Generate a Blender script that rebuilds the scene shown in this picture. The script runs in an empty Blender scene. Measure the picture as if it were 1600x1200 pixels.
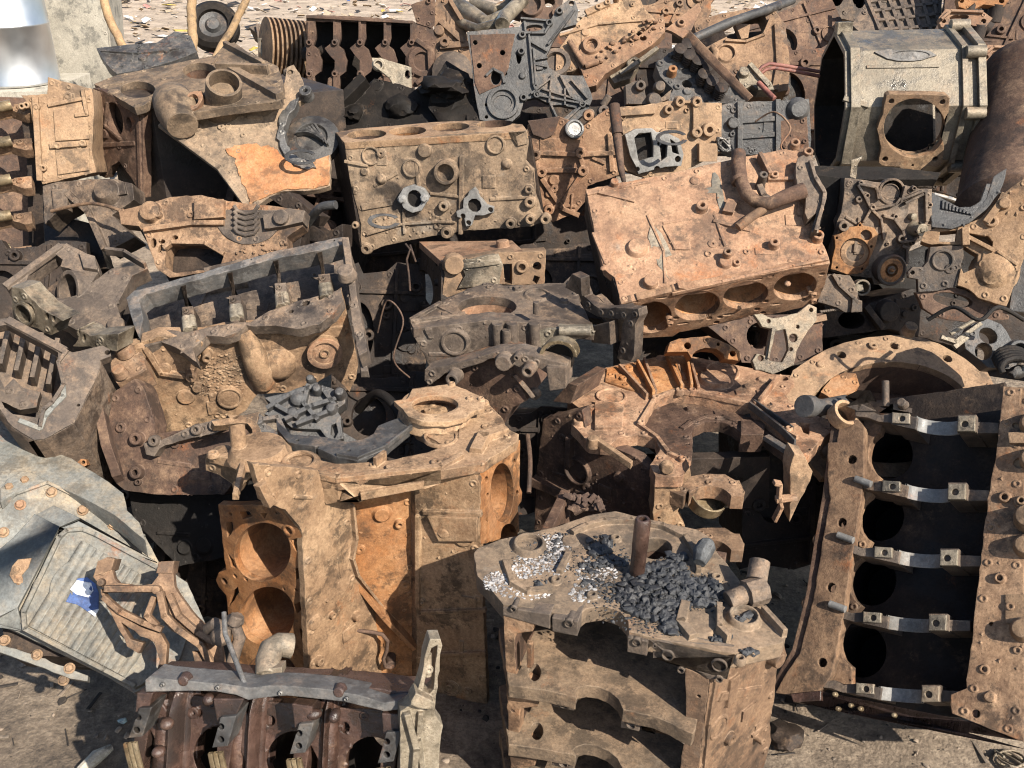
import bpy, bmesh, math, random
from math import radians as R, sin, cos, pi
from mathutils import Vector, Matrix, noise
from mathutils.geometry import delaunay_2d_cdt
import numpy as np
random.seed(7)
S = bpy.context.scene
COL = S.collection

# ------------------------------------------------------------------ camera, world, sun, exposure
FPX, PITCH, CAMZ = 1500.0, R(27), 1.65
cd = bpy.data.cameras.new('camera'); cam = bpy.data.objects.new('camera', cd); COL.objects.link(cam)
cam.location = (0, 0, CAMZ); cam.rotation_euler = (R(90) - PITCH, 0, 0)
cd.sensor_width = 36; cd.lens = FPX / 1600 * 36; cd.clip_end = 400; cd.clip_start = .05
S.camera = cam
SUN_AZ, SUN_EL = 41, 39
sx, sy, sz = sin(R(SUN_AZ)) * cos(R(SUN_EL)), -cos(R(SUN_AZ)) * cos(R(SUN_EL)), sin(R(SUN_EL))
w = bpy.data.worlds.new('World'); S.world = w; w.use_nodes = True
wn = w.node_tree.nodes; bg = wn['Background']
sky = wn.new('ShaderNodeTexSky'); sky.sky_type = 'NISHITA'; sky.sun_disc = False
sky.sun_elevation = R(SUN_EL); sky.sun_rotation = math.atan2(sx, sy)
w.node_tree.links.new(sky.outputs[0], bg.inputs[0]); bg.inputs[1].default_value = 0.1
ld = bpy.data.lights.new('sun', 'SUN'); ld.energy = 5.0; ld.angle = R(.53); ld.color = (1, .93, .82)
lo = bpy.data.objects.new('sun', ld); COL.objects.link(lo); lo.location = (5, -5, 8)
lo.rotation_euler = Vector((sx, sy, sz)).to_track_quat('Z', 'Y').to_euler()
S.view_settings.view_transform = 'Standard'; S.view_settings.look = 'None'
S.view_settings.exposure = 1.08; S.view_settings.gamma = 1
S.cycles.filter_width = 1.1

# ------------------------------------------------------------------ helpers: photo coordinates to places in the yard
FW = Vector((0, cos(PITCH), -sin(PITCH))); UP = Vector((0, sin(PITCH), cos(PITCH))); CAM = Vector((0, 0, CAMZ))
ZX, ZY, ZS = 0, 0, 1
def Z(x, y, s=.35):
    global ZX, ZY, ZS
    ZX, ZY, ZS = x, y, s
def ray(x, y):
    x, y = ZX + ZS * x, ZY + ZS * y
    return FW + Vector((1, 0, 0)) * ((x - 800) / FPX) + UP * ((600 - y) / FPX)
def at(x, y, d): return CAM + ray(x, y) * d
def atz(x, y, z):
    r = ray(x, y); return CAM + r * ((z - CAMZ) / r.z)
class Face:
    def __init__(s, P, n, flip=True):
        s.P = Vector(P); s.n = Vector(n).normalized()
        if flip and s.n.dot(CAM - s.P) < 0: s.n = -s.n
        a = Vector((0, 0, 1)) if abs(s.n.z) < .9 else Vector((0, 1, 0))
        s.u = a.cross(s.n).normalized(); s.v = s.n.cross(s.u)
    def p(s, x, y, off=0):
        r = ray(x, y); t = (s.P - CAM).dot(s.n) / r.dot(s.n)
        return CAM + r * t + s.n * off
    def uv(s, x, y):
        q = s.p(x, y) - s.P; return (q.dot(s.u), q.dot(s.v))
    def w(s, u, v, off=0): return s.P + s.u * u + s.v * v + s.n * off
    def m(s, x, y): return (s.p(x, y) - CAM).dot(FW) * ZS / FPX      # metres per traced unit there
    def up(s, h): return Face(s.P + s.n * h, s.n, False)
def FN(x, y, d, az=0, el=0):       # face through a point, its normal turned az to the right and el upward
    return Face(at(x, y, d), (sin(R(az)) * cos(R(el)), -cos(R(az)) * cos(R(el)), sin(R(el))))
def F3(a, b, c): 
    A, B, C = at(*a), at(*b), at(*c); return Face(A, (B - A).cross(C - A))
def FV(a, b, lean=0):
    A, B = at(*a), at(*b); e = (B - A); n = e.cross(Vector((0, 0, 1))).normalized()
    if n.dot(CAM - A) < 0: n = -n
    return Face(A, n + Vector((0, 0, math.tan(R(lean)))))
def FE(f, p1, p2, inside, ang=90):  # the face that meets f along p1-p2, turned away from it
    A, B, I = f.p(*p1), f.p(*p2), f.p(*inside)
    e = (B - A).normalized(); o = (A - I) - e * (A - I).dot(e); o.normalize()
    n = f.n * cos(R(ang)) + o * sin(R(ang))
    g = Face(A, n, False); g.nice = n.dot(CAM - A) > 0
    return g

def hole_pts(f, h):                 # a hole or round outline as plane coordinates
    if isinstance(h, list): return [f.uv(*q) for q in h]
    if len(h) == 3:
        u, v = f.uv(h[0], h[1]); r = h[2] * f.m(h[0], h[1]); k = max(10, min(40, int(r * 500)))
        return [(u + r * cos(2 * pi * i / k), v + r * sin(2 * pi * i / k)) for i in range(k)]
    x, y, rx, ry = h[:4]; a = R(h[4]) if len(h) > 4 else 0; k = max(12, min(44, int(max(rx, ry) * ZS)))
    return [f.uv(x + rx * cos(t) * cos(a) - ry * sin(t) * sin(a), y + rx * cos(t) * sin(a) + ry * sin(t) * cos(a))
            for t in [2 * pi * i / k for i in range(k)]]
def inside(q, loop):
    x, y = q; r = False; j = len(loop) - 1
    for i in range(len(loop)):
        xi, yi = loop[i]; xj, yj = loop[j]
        if (yi > y) != (yj > y) and x < (xj - xi) * (y - yi) / (yj - yi) + xi: r = not r
        j = i
    return r
def arc(x, y, rx, ry, a0, a1, n=12): # points of an arc in traced coordinates (degrees, y down)
    return [(x + rx * cos(R(a0 + (a1 - a0) * i / n)), y + ry * sin(R(a0 + (a1 - a0) * i / n))) for i in range(n + 1)]

class MB:
    def __init__(s): s.V = []; s.F = []; s.cuts = []
    def cut(s): s.cuts.append((len(s.V), len(s.F))); return s      # what follows is a piece of its own
    def pieces(s):
        if not s.cuts: return [s]
        r = []; b = [(0, 0)] + s.cuts + [(len(s.V), len(s.F))]
        for (v0, f0), (v1, f1) in zip(b, b[1:]):
            if v1 > v0: p = MB(); p.V = s.V[v0:v1]; p.F = [[i - v0 for i in f] for f in s.F[f0:f1]]; r.append(p)
        return r
    def add(s, V, F):
        k = len(s.V); s.V += [Vector(v) for v in V]; s.F += [[k + i for i in f] for f in F]; return s
    def plate(s, f, out, t=.014, holes=(), off=0, jit=.0007, grid=.02, amp=.0016, seg=.014, feat=True):
        """a cast plate: traced outline with holes, thickness t behind the face, lumpy skin"""
        o = out if (out and isinstance(out, list)) else out
        loop = hole_pts(f, o); loops = [loop] + [hole_pts(f, h) for h in holes]
        pts = []; rings = []
        for li, L in enumerate(loops):
            ring = []
            for i in range(len(L)):
                a, b = Vector(L[i]), Vector(L[(i + 1) % len(L)]); k = max(1, min(24, int((b - a).length / seg)))
                for j in range(k):
                    q = a + (b - a) * (j / k)
                    if jit and (j or li == 0): q = q + Vector((random.gauss(0, jit), random.gauss(0, jit)))
                    ring.append(len(pts)); pts.append(q)
            rings.append(ring)
        xs = [q.x for q in pts]; ys = [q.y for q in pts]; nb = len(pts)
        edges = [(r[i], r[(i + 1) % len(r)]) for r in rings for i in range(len(r))]
        if grid:
            g = max(grid, ((max(xs) - min(xs)) * (max(ys) - min(ys)) / 1500) ** .5)
            bl = [[tuple(pts[i]) for i in r] for r in rings]
            x = min(xs) + g / 2
            while x < max(xs):
                y = min(ys) + g / 2
                while y < max(ys):
                    q = (x + random.uniform(-.3, .3) * g, y + random.uniform(-.3, .3) * g)
                    if inside(q, bl[0]) and not any(inside(q, b) for b in bl[1:]):
                        pts.append(Vector(q))
                    y += g
                x += g
        V2, E2, F2, ov, oe, of = delaunay_2d_cdt(pts, edges, [], 0, 1e-6)
        bl = [[tuple(pts[i]) for i in r] for r in rings]
        T = []
        for q in F2:
            c = (sum(V2[i].x for i in q) / 3, sum(V2[i].y for i in q) / 3)
            n = sum(inside(c, b) for b in bl)
            if n % 2 == 1 and inside(c, bl[0]): T.append(q)
        bset = set()
        cnt = {}
        for q in T:
            for i in range(3):
                e = (q[i], q[(i + 1) % 3]); cnt[e] = cnt.get(e, 0) + 1
        bedge = [e for e in cnt if (e[1], e[0]) not in cnt]
        for e in bedge: bset.add(e[0]); bset.add(e[1])
        top = []
        sd = random.random() * 50
        for i, q in enumerate(V2):
            P = f.w(q.x, q.y, off)
            if i not in bset and amp:
                P = P + f.n * (amp * (noise.noise(P * 22 + Vector((sd, 0, 0))) + .6 * noise.noise(P * 60 + Vector((0, sd, 0)))))
            top.append(P)
        bid = {}
        k = len(s.V); s.V += top
        back = []
        for i in bset:
            bid[i] = k + len(top) + len(back); back.append(f.w(V2[i].x, V2[i].y, off - t))
        s.V += back
        for q in T: s.F.append([k + i for i in q])
        if amp >= .002 and grid and feat is not False: s.features(f, bl, T, V2, off)
        if amp >= .002 and grid:       # clods of caked dirt and casting pimples
            area = sum(abs((V2[q[1]] - V2[q[0]]).cross(V2[q[2]] - V2[q[0]])) for q in T) / 2
            for _ in range(int(min(90, area * 1100))):
                q = random.choice(T); a, b = sorted((random.random(), random.random())); c = V2[q[0]] * a + V2[q[1]] * (b - a) + V2[q[2]] * (1 - b)
                s.lump(f.w(c.x, c.y, off), f, random.choice((.0012, .0016, .002, .003, .0045)))
        for a, b in bedge: s.F.append([k + b, k + a, bid[a], bid[b]])
        # back skin from the boundary only
        bp = sorted(bset); ix = {v: i for i, v in enumerate(bp)}
        try:
            v3, e3, f3, _, _, _ = delaunay_2d_cdt([V2[i] for i in bp], [(ix[a], ix[b]) for a, b in bedge], [], 0, 1e-6)
            m = len(s.V); s.V += [f.w(q.x, q.y, off - t) for q in v3]
            for q in f3:
                c = (sum(v3[i].x for i in q) / 3, sum(v3[i].y for i in q) / 3)
                if inside(c, bl[0]) and sum(inside(c, b) for b in bl) % 2 == 1: s.F.append([m + q[2], m + q[1], m + q[0]])
        except Exception: pass
        return s
    def lathe(s, P, ax, prof, seg=22, squash=None):   # profile: (radius, height along the axis)
        ax = ax.normalized(); a = ax.orthogonal().normalized(); b = ax.cross(a)
        V = []; Fc = []
        for r, h in prof:
            for i in range(seg):
                t = 2 * pi * i / seg; V.append(P + ax * h + (a * cos(t) + b * sin(t)) * r)
        for j in range(len(prof) - 1):
            for i in range(seg):
                q = [j * seg + i, j * seg + (i + 1) % seg, (j + 1) * seg + (i + 1) % seg, (j + 1) * seg + i]; Fc.append(q)
        if prof[0][0] > 1e-5: Fc.append(list(range(seg))[::-1])
        if prof[-1][0] > 1e-5: Fc.append([(len(prof) - 1) * seg + i for i in range(seg)])
        return s.add(V, Fc)
    def boss(s, f, x, y, r, h, hole=0, taper=.92, deep=None, off=0, seg=20, rim=0):
        """round boss standing h off the face, r and hole in traced units"""
        k = f.m(x, y); r *= k; hole *= k; P = f.p(x, y, off)
        pr = [(r * 1.12, -.004), (r, h * .25), (r * taper, h - .0015), (r * taper - .0015, h)]
        if hole: pr += [(hole + .001, h), (hole, h - .002), (hole, h - (deep or max(.02, hole * 1.5)))]
        return s.lathe(P, f.n, pr, max(8, min(32, int(seg if r > .008 else 12))))
    def recess(s, f, x, y, r, depth, lip=.004, rise=.003):   # core plug: rim and sunken cup
        k = f.m(x, y); r *= k; P = f.p(x, y)
        return s.lathe(P, f.n, [(r + lip * 1.6, -.004), (r + lip, rise), (r, rise), (r * .96, rise - depth), (r * .7, rise - depth + .001), (0, rise - depth + .0015)], 26)
    def bore(s, f, h, depth, wall=.006, close=False, off=-.001):
        L = hole_pts(f, h); n = len(L); c = Vector((sum(q[0] for q in L) / n, sum(q[1] for q in L) / n))
        def ring(k, d): return [f.w(q[0] + (q[0] - c.x) * k, q[1] + (q[1] - c.y) * k, off - d) for q in L]
        rad = sum((Vector(q) - c).length for q in L) / n
        V = ring(.002, 0) + ring(.002, depth) + ring(wall / rad, depth) + ring(wall / rad, 0); Fc = []
        for j in range(3):
            for i in range(n): Fc.append([j * n + i, j * n + (i + 1) % n, (j + 1) * n + (i + 1) % n, (j + 1) * n + i])
        if close: Fc.append([n + i for i in range(n)])
        return s.add(V, Fc)
    def bolt(s, f, x, y, r, h=.008, off=0, washer=True):
        k = f.m(x, y); r *= k; P = f.p(x, y, off); a0 = random.random()
        if washer: s.lathe(P, f.n, [(r * 1.35, -.002), (r * 1.35, .002), (r * 1.2, .0026), (0, .0026)], 14)
        V = []; ax = f.n
        for rr, hh in ((r, 0), (r, h * .8), (r * .85, h)):
            for i in range(6):
                t = a0 + pi / 3 * i; V.append(P + ax * hh + (f.u * cos(t) + f.v * sin(t)) * rr)
        Fc = [[j * 6 + i, j * 6 + (i + 1) % 6, j * 6 + 6 + (i + 1) % 6, j * 6 + 6 + i] for j in (0, 1) for i in range(6)] + [[12 + i for i in range(6)]]
        return s.add(V, Fc)
    def tube(s, P, r, seg=10, cap=True, hollow=0):
        P = [Vector(p) for p in P]; n = len(P); rr = r if isinstance(r, (list, tuple)) else [r] * n
        V = []; Fc = []; last = None
        for i in range(n):
            d = (P[min(n - 1, i + 1)] - P[max(0, i - 1)]).normalized()
            a = d.orthogonal().normalized() if last is None else (last - d * last.dot(d)).normalized()
            last = a; b = d.cross(a)
            for j in range(seg): t = 2 * pi * j / seg; V.append(P[i] + (a * cos(t) + b * sin(t)) * rr[i])
        for i in range(n - 1):
            for j in range(seg): Fc.append([i * seg + j, i * seg + (j + 1) % seg, (i + 1) * seg + (j + 1) % seg, (i + 1) * seg + j])
        if cap: Fc += [list(range(seg))[::-1], [(n - 1) * seg + j for j in range(seg)]]
        return s.add(V, Fc)
    def bar(s, A, B, wd, hd, w, h, w2=None):     # a straight bar of w x h, directions wd and hd
        A, B, wd, hd = Vector(A), Vector(B), Vector(wd).normalized(), Vector(hd).normalized(); w2 = w2 or w
        V = [A + wd * (i * w / 2) + hd * (j * h) for i, j in ((-1, 0), (1, 0), (.8, 1), (-.8, 1))] + [B + wd * (i * w2 / 2) + hd * (j * h) for i, j in ((-1, 0), (1, 0), (.8, 1), (-.8, 1))]
        return s.add(V, [[3, 2, 1, 0], [4, 5, 6, 7], [0, 1, 5, 4], [1, 2, 6, 5], [2, 3, 7, 6], [3, 0, 4, 7]])
    def rib(s, f, pts, w, h, off=-.004):          # a raised rib along a traced line; w in metres
        Q = [f.p(x, y, off) for x, y in pts]
        for a, b in zip(Q, Q[1:]):
            d = (b - a).normalized(); s.bar(a - d * w * .2, b + d * w * .2, d.cross(f.n), f.n, w, h - off)
        return s
    def hexa(s, c):                                # closed solid from 8 corners: 4 front then 4 back
        return s.add(c, [[0, 1, 2, 3], [7, 6, 5, 4], [0, 4, 5, 1], [1, 5, 6, 2], [2, 6, 7, 3], [3, 7, 4, 0]])
    def block(s, f, quad, depth, off=0):           # box from a traced quad on a face going back by depth
        Q = [f.p(x, y, off) for x, y in quad]; return s.hexa(Q + [q - f.n * depth for q in Q])
    def rock(s, P, r, sub=2, squash=1, rough=.35):
        bm = bmesh.new(); bmesh.ops.create_icosphere(bm, subdivisions=sub, radius=1); o = Vector((random.random() * 99, random.random() * 99, 0))
        sc = Vector((random.uniform(.7, 1.2), random.uniform(.7, 1.2), random.uniform(.55, .9) * squash)); ro = Matrix.Rotation(random.random() * 6, 3, 'Z')
        V = []
        for v in bm.verts:
            c = v.co * (1 + rough * noise.noise(v.co * 1.3 + o) + rough * .5 * noise.noise(v.co * 3 + o)); c = Vector((c.x * sc.x, c.y * sc.y, c.z * sc.z)); V.append(Vector(P) + ro @ c * r)
        Fc = [[v.index for v in q.verts] for q in bm.faces]; bm.free(); return s.add(V, Fc)
    def features(s, f, bl, T, V2, off):
        """what a casting carries everywhere: tapped holes along its rim, small pads, bosses and ribs"""
        rnd = random.random
        def free(q, r):
            return all(inside((q[0] + r * cos(a), q[1] + r * sin(a)), bl[0]) and not any(inside((q[0] + r * cos(a), q[1] + r * sin(a)), b) for b in bl[1:]) for a in (0, 1.57, 3.14, 4.71))
        def tapped(q, r, h, hole):
            P = f.w(q[0], q[1], off)
            s.lathe(P, f.n, [(r * 1.15, -.003), (r, h * .4), (r * .94, h), (hole + .0008, h), (hole, h - .0012), (hole, h - .014)], 14)
        L = bl[0]; acc = rnd() * .05
        for i in range(len(L)):
            a, b = Vector(L[i]), Vector(L[(i + 1) % len(L)]); d = b - a; ln = d.length
            if ln < 1e-6: continue
            acc += ln
            if acc > .058 + .03 * rnd():
                acc = 0
                for sg in (1, -1):
                    n_ = Vector((-d.y, d.x)).normalized() * sg; q = a + n_ * .0125
                    if free(q, .008):
                        if rnd() < .75: tapped(q, .0075, .0022, .0038)
                        break
        area = sum(abs((V2[q[1]] - V2[q[0]]).cross(V2[q[2]] - V2[q[0]])) for q in T) / 2
        for _ in range(int(min(16, area * 170))):
            q = random.choice(T); a, b = sorted((rnd(), rnd())); c = V2[q[0]] * a + V2[q[1]] * (b - a) + V2[q[2]] * (1 - b); k = rnd()
            if not free(c, .02): continue
            if k < .34: tapped(c, .007 + .006 * rnd(), .003 + .009 * rnd() ** 2, .003 + .002 * rnd())
            elif k < .5: r = .008 + .01 * rnd(); s.lathe(f.w(c.x, c.y, off), f.n, [(r * 1.5, -.002), (r * 1.15, .003), (r, .005 + .004 * rnd()), (0, .0065)], 16)
            elif k < .8:
                t = random.choice((0, 1.57, 0, 1.57, rnd() * 3)) + (rnd() - .5) * .2; l = .02 + .035 * rnd(); e = Vector((cos(t), sin(t))) * l
                if free(c + e, .006) and free(c - e, .006): s.bar(f.w(c.x - e.x, c.y - e.y, off - .002), f.w(c.x + e.x, c.y + e.y, off - .002), f.u * -sin(t) + f.v * cos(t), f.n, .006 + .006 * rnd(), .004 + .005 * rnd())
            else:
                w_, h_ = .012 + .02 * rnd(), .008 + .012 * rnd()
                if free(c, .03): Q = [f.w(c.x + i * w_, c.y + j * h_, off + o) for o in (.0035, -.003) for i, j in ((-1, -1), (1, -1), (1, 1), (-1, 1))]; s.hexa(Q)
    def lump(s, P, f, r):
        n = 6; a0 = random.random() * 6; h = r * random.uniform(.4, .9); V = [P + f.n * h]
        for i in range(n): t = a0 + 2 * pi * i / n; q = r * random.uniform(.7, 1.5); V.append(P + (f.u * cos(t) + f.v * sin(t)) * q - f.n * .001)
        return s.add(V, [[0, 1 + i, 1 + (i + 1) % n] for i in range(n)])
    def obj(s, name, m, parent=None, smooth=38):
        me = bpy.data.meshes.new(name); V = s.V
        me.from_pydata([tuple(v) for v in V], [], s.F); me.validate(); me.update()
        bm = bmesh.new(); bm.from_mesh(me); bmesh.ops.remove_doubles(bm, verts=bm.verts, dist=1e-5)
        bmesh.ops.recalc_face_normals(bm, faces=bm.faces); bm.to_mesh(me); bm.free()
        for q in me.polygons: q.use_smooth = True
        me.set_sharp_from_angle(angle=R(smooth))
        me.materials.append(m); o = bpy.data.objects.new(name, me); COL.objects.link(o)
        if parent: o.parent = parent
        return o

class Thing:
    """one thing: an Empty at its base that parents the parts; parts are collected first, placed at done()"""
    def __init__(s, name, label, cat, group=None): s.name, s.label, s.cat, s.group, s.parts = name, label, cat, group, []
    HOME = {'cylinder_bore': ('deck', 'cylinder_wall', 'crankcase_wall', 'end_face'), 'bearing_shell': ('bulkhead', 'bearing_web', 'bearing_arch', 'flange'), 'cap_seat': ('bulkhead',), 'bearing_seat': ('bulkhead', 'rail'),
            'bolt': ('flange', 'case', 'end_plate', 'shaft_flange'), 'rail_stud': ('rail',), 'gasket': ('rim',), 'pulley_hub': ('pulley',), 'pump_bowl': ('pump_seat',), 'filter_seat': ('side_wall',), 'rust_patch': ('bell_face',), 'paint_patch': ('side_wall',)}
    def part(s, name, mb, m, of=None, label=None):
        if of is None and name in s.HOME:
            for i in range(len(s.parts) - 1, -1, -1):
                if s.parts[i][0] in s.HOME[name] and s.parts[i][3] is None: of = i; break
        for piece in mb.pieces(): s.parts.append([name, piece, m, of, label])
        return len(s.parts) - 1
    def done(s):
        A = [v for p in s.parts for v in p[1].V]
        lo = Vector([min(v[i] for v in A) for i in range(3)]); hi = Vector([max(v[i] for v in A) for i in range(3)])
        B = Vector(((lo.x + hi.x) / 2, (lo.y + hi.y) / 2, lo.z))
        if len(s.parts) == 1: root = None
        else: root = bpy.data.objects.new(s.name, None); COL.objects.link(root); root.location = B; root.empty_display_size = .05
        objs = []
        for name, mb, m, of, label in s.parts:
            mb.V = [v - B for v in mb.V]
            o = mb.obj(name if root else s.name, m, root if of is None else objs[of])
            if label: o['label'] = label
            objs.append(o)
        if root is None: root = objs[0]; root.location = B
        root['label'] = s.label; root['category'] = s.cat
        if s.group: root['group'] = s.group
        return root

# ------------------------------------------------------------------ materials
def lin(h):
    c = [int(h[i:i + 2], 16) / 255 for i in (0, 2, 4)]
    return tuple((x / 12.92 if x <= .04045 else ((x + .055) / 1.055) ** 2.4) for x in c) + (1,)
_mats = {}
def cast(name, a, b, c, orange=.25, dust=.6, oil=0., rough=.85, metal=0., grey=0., bump=.5, scale=1., spec=.25, grime=.8, orange_col=(.40, .135, .03, 1), dust_col=(.395, .268, .172, 1)):
    """weathered casting: three tones a<b<c, rust blooms, settled dust, oil film, bare grey patches, pits"""
    if name in _mats: return _mats[name]
    m = bpy.data.materials.new(name); m.use_nodes = True; nt = m.node_tree; N = nt.nodes; L = nt.links
    bs = N['Principled BSDF']
    def n(t, **k):
        x = N.new('ShaderNode' + t)
        for q, v in k.items(): setattr(x, q, v)
        return x
    def put(node, i, v):
        if hasattr(v, 'links') or hasattr(v, 'is_linked'): L.new(v, node.inputs[i])
        else: node.inputs[i].default_value = v
        return node
    def math_(op, x, y=0., z=0., clamp=False):
        k = n('Math', operation=op, use_clamp=clamp); put(k, 0, x); put(k, 1, y); put(k, 2, z); return k.outputs[0]
    def rng(x, lo, hi, a=0., b=1.):
        k = n('MapRange', interpolation_type='SMOOTHSTEP'); put(k, 0, x); put(k, 1, lo); put(k, 2, hi); put(k, 3, a); put(k, 4, b); return k.outputs[0]
    def mix(fac, x, y, mode='MIX'):
        k = n('Mix', data_type='RGBA', blend_type=mode); put(k, 0, fac); put(k, 6, x); put(k, 7, y); return k.outputs[2]
    tc = n('TexCoord'); oi = n('ObjectInfo')
    off = n('Vectorialt') if False else n('VectorMath', operation='ADD')
    sc = n('VectorMath', operation='SCALE'); cmb = n('CombineXYZ')
    for i in range(3): L.new(oi.outputs['Random'], cmb.inputs[i])
    L.new(cmb.outputs[0], sc.inputs[0]); sc.inputs['Scale'].default_value = 37.0
    L.new(tc.outputs['Object'], off.inputs[0]); L.new(sc.outputs[0], off.inputs[1]); P = off.outputs[0]
    def nz(s, det=5, ro=.6, add=0., dist=0.):
        k = n('TexNoise'); v = P
        if add:
            q = n('VectorMath', operation='ADD'); L.new(P, q.inputs[0]); q.inputs[1].default_value = (add, add * 1.7, -add); v = q.outputs[0]
        L.new(v, k.inputs['Vector']); k.inputs['Scale'].default_value = s * scale; k.inputs['Detail'].default_value = det
        k.inputs['Roughness'].default_value = ro; k.inputs['Distortion'].default_value = dist; return k.outputs[0]
    n1, n2, n3, n4, n5 = nz(4.5, 7, .68), nz(42, 6, .72, 3.1), nz(230, 4, .7, 5.3), nz(8, 9, .78, 8.2, .3), nz(6, 10, .76, 12.7)
    t = math_('ADD', math_('MULTIPLY', n1, .66), math_('MULTIPLY', n2, .34))
    rp = n('ValToRGB'); L.new(t, rp.inputs[0]); e = rp.color_ramp.elements
    e[0].position = .37; e[0].color = a; e[1].position = .63; e[1].color = c; q = e.new(.5); q.color = b
    col = rp.outputs[0]
    ge = n('NewGeometry'); sp = n('SeparateXYZ'); L.new(ge.outputs['Normal'], sp.inputs[0])
    upf = rng(sp.outputs[2], -.25, .9)
    if orange: col = mix(math_('MULTIPLY', rng(n4, .62 - orange * .42, .80 - orange * .25), .9), col, mix(n2, (orange_col[0] * .55, orange_col[1] * .5, orange_col[2] * .6, 1), orange_col))
    if grey: col = mix(math_('MULTIPLY', rng(nz(9, 8, .7, 41.), .62 - grey * .4, .78 - grey * .25), .75), col, (.23, .205, .17, 1))
    if dust:
        d = math_('MULTIPLY', rng(math_('ADD', n5, math_('MULTIPLY', n2, .4)), .80 - dust * .40, 1.10 - dust * .26), math_('ADD', .45, math_('MULTIPLY', upf, .55)), clamp=True)
        col = mix(math_('MULTIPLY', d, .85), col, mix(n3, (dust_col[0] * .7, dust_col[1] * .66, dust_col[2] * .6, 1), (dust_col[0] * 1.15, dust_col[1] * 1.15, dust_col[2] * 1.15, 1)))
    if oil:
        of = rng(nz(6, 6, .6, 21.3), .62 - oil * .4, .72 - oil * .3); col = mix(math_('MULTIPLY', of, .9), col, (.012, .0105, .01, 1))
    n6 = nz(170, 6, .75, 31.7)
    col = mix(1., col, mix(rng(n6, .32, .68), (.74, .71, .68, 1), (1.17, 1.17, 1.17, 1)), 'MULTIPLY')
    sk = n('VectorMath', operation='MULTIPLY'); L.new(P, sk.inputs[0]); sk.inputs[1].default_value = (1, 1, .22)
    kz = n('TexNoise'); L.new(sk.outputs[0], kz.inputs['Vector']); kz.inputs['Scale'].default_value = 55; kz.inputs['Detail'].default_value = 4
    col = mix(math_('MULTIPLY', rng(kz.outputs[0], .56, .68), math_('MULTIPLY', rng(n1, .4, .6), .4)), col, (a[0] * .9, a[1] * .9, a[2] * .9, 1))
    if grime:    # greasy stains with ragged borders
        gf = math_('MULTIPLY', rng(nz(11, 12, .74, 51.3), .50, .60), rng(n2, .3, .6, .45, 1.))
        col = mix(math_('MULTIPLY', gf, grime), col, (.016, .012, .0095, 1))
    # speckle: pits and grit
    vo = n('TexVoronoi'); L.new(P, vo.inputs['Vector']); vo.inputs['Scale'].default_value = 150 * scale
    pit = math_('MULTIPLY', rng(vo.outputs[0], .22, .08), rng(n2, .5, .62))
    col = mix(math_('MULTIPLY', pit, .55), col, (a[0] * .5, a[1] * .5, a[2] * .5, 1))
    col = mix(rng(n3, .35, .75, .0, .22), col, (a[0], a[1], a[2], 1))
    wv = n('TexWhiteNoise', noise_dimensions='1D'); L.new(oi.outputs['Random'], wv.inputs['W'])     # every piece weathered its own way
    col = mix(1., col, mix(oi.outputs['Random'], (.74, .72, .70, 1), (1.14, 1.13, 1.12, 1)), 'MULTIPLY')
    col = mix(math_('MULTIPLY', wv.outputs[0], .3), col, (b[0] * .8 + .02, b[1] * .86 + .02, b[2] * .95 + .02, 1))
    # worn edges
    bv = n('Bevel'); bv.samples = 3; bv.inputs['Radius'].default_value = .0035
    dt = n('VectorMath', operation='DOT_PRODUCT'); L.new(bv.outputs[0], dt.inputs[0]); L.new(ge.outputs['Normal'], dt.inputs[1])
    ed = math_('MULTIPLY', rng(math_('SUBTRACT', 1., dt.outputs['Value']), .03, .2), rng(n2, .35, .65))
    col = mix(math_('MULTIPLY', ed, .5), col, (min(.6, c[0] * 1.3 + .06), min(.5, c[1] * 1.3 + .055), min(.45, c[2] * 1.3 + .05), 1))
    L.new(col, bs.inputs['Base Color'])
    ro = rng(n2, .3, .7, rough - .1, min(1, rough + .1))
    if oil: ro = math_('SUBTRACT', ro, math_('MULTIPLY', of, .35))
    if grime: ro = math_('SUBTRACT', ro, math_('MULTIPLY', gf, .22))
    L.new(ro, bs.inputs['Roughness']); bs.inputs['Metallic'].default_value = metal
    bs.inputs['Specular IOR Level'].default_value = spec
    hgt = math_('ADD', math_('MULTIPLY', n2, .6), math_('SUBTRACT', math_('MULTIPLY', n3, .12), math_('MULTIPLY', pit, .3)))
    hgt = math_('ADD', hgt, math_('ADD', math_('MULTIPLY', n5, .9), math_('MULTIPLY', n6, .28)))
    bp = n('Bump'); bp.inputs['Strength'].default_value = bump; bp.inputs['Distance'].default_value = .008
    L.new(hgt, bp.inputs['Height']); L.new(bv.outputs[0], bp.inputs['Normal']); L.new(bp.outputs[0], bs.inputs['Normal'])
    _mats[name] = m; return m
def c4(r, g, b): return (r, g, b, 1)
M_TAN = cast('dusty tan casting', c4(.085, .05, .03), c4(.26, .165, .095), c4(.40, .275, .165), orange=.2, dust=.68, grey=.05)
M_TANG = cast('greyed tan casting', c4(.05, .036, .026), c4(.16, .115, .076), c4(.30, .22, .145), orange=.1, dust=.5, grey=.14, oil=.1)
M_TAN2 = cast('dusty rust casting', c4(.06, .035, .022), c4(.165, .10, .06), c4(.29, .185, .11), orange=.2, dust=.48, grey=.05, oil=.04)
M_ORANGE = cast('orange rust', c4(.12, .05, .02), c4(.30, .14, .055), c4(.42, .23, .105), orange=.34, dust=.5, orange_col=(.46, .175, .045, 1))
M_RUST = cast('bright rust', c4(.12, .05, .022), c4(.33, .145, .055), c4(.44, .25, .12), orange=.36, dust=.5, orange_col=(.46, .11, .03, 1))
M_PINK = cast('pale brown rust', c4(.09, .05, .032), c4(.26, .15, .09), c4(.40, .255, .16), orange=.26, dust=.5, grey=.05)
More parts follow.
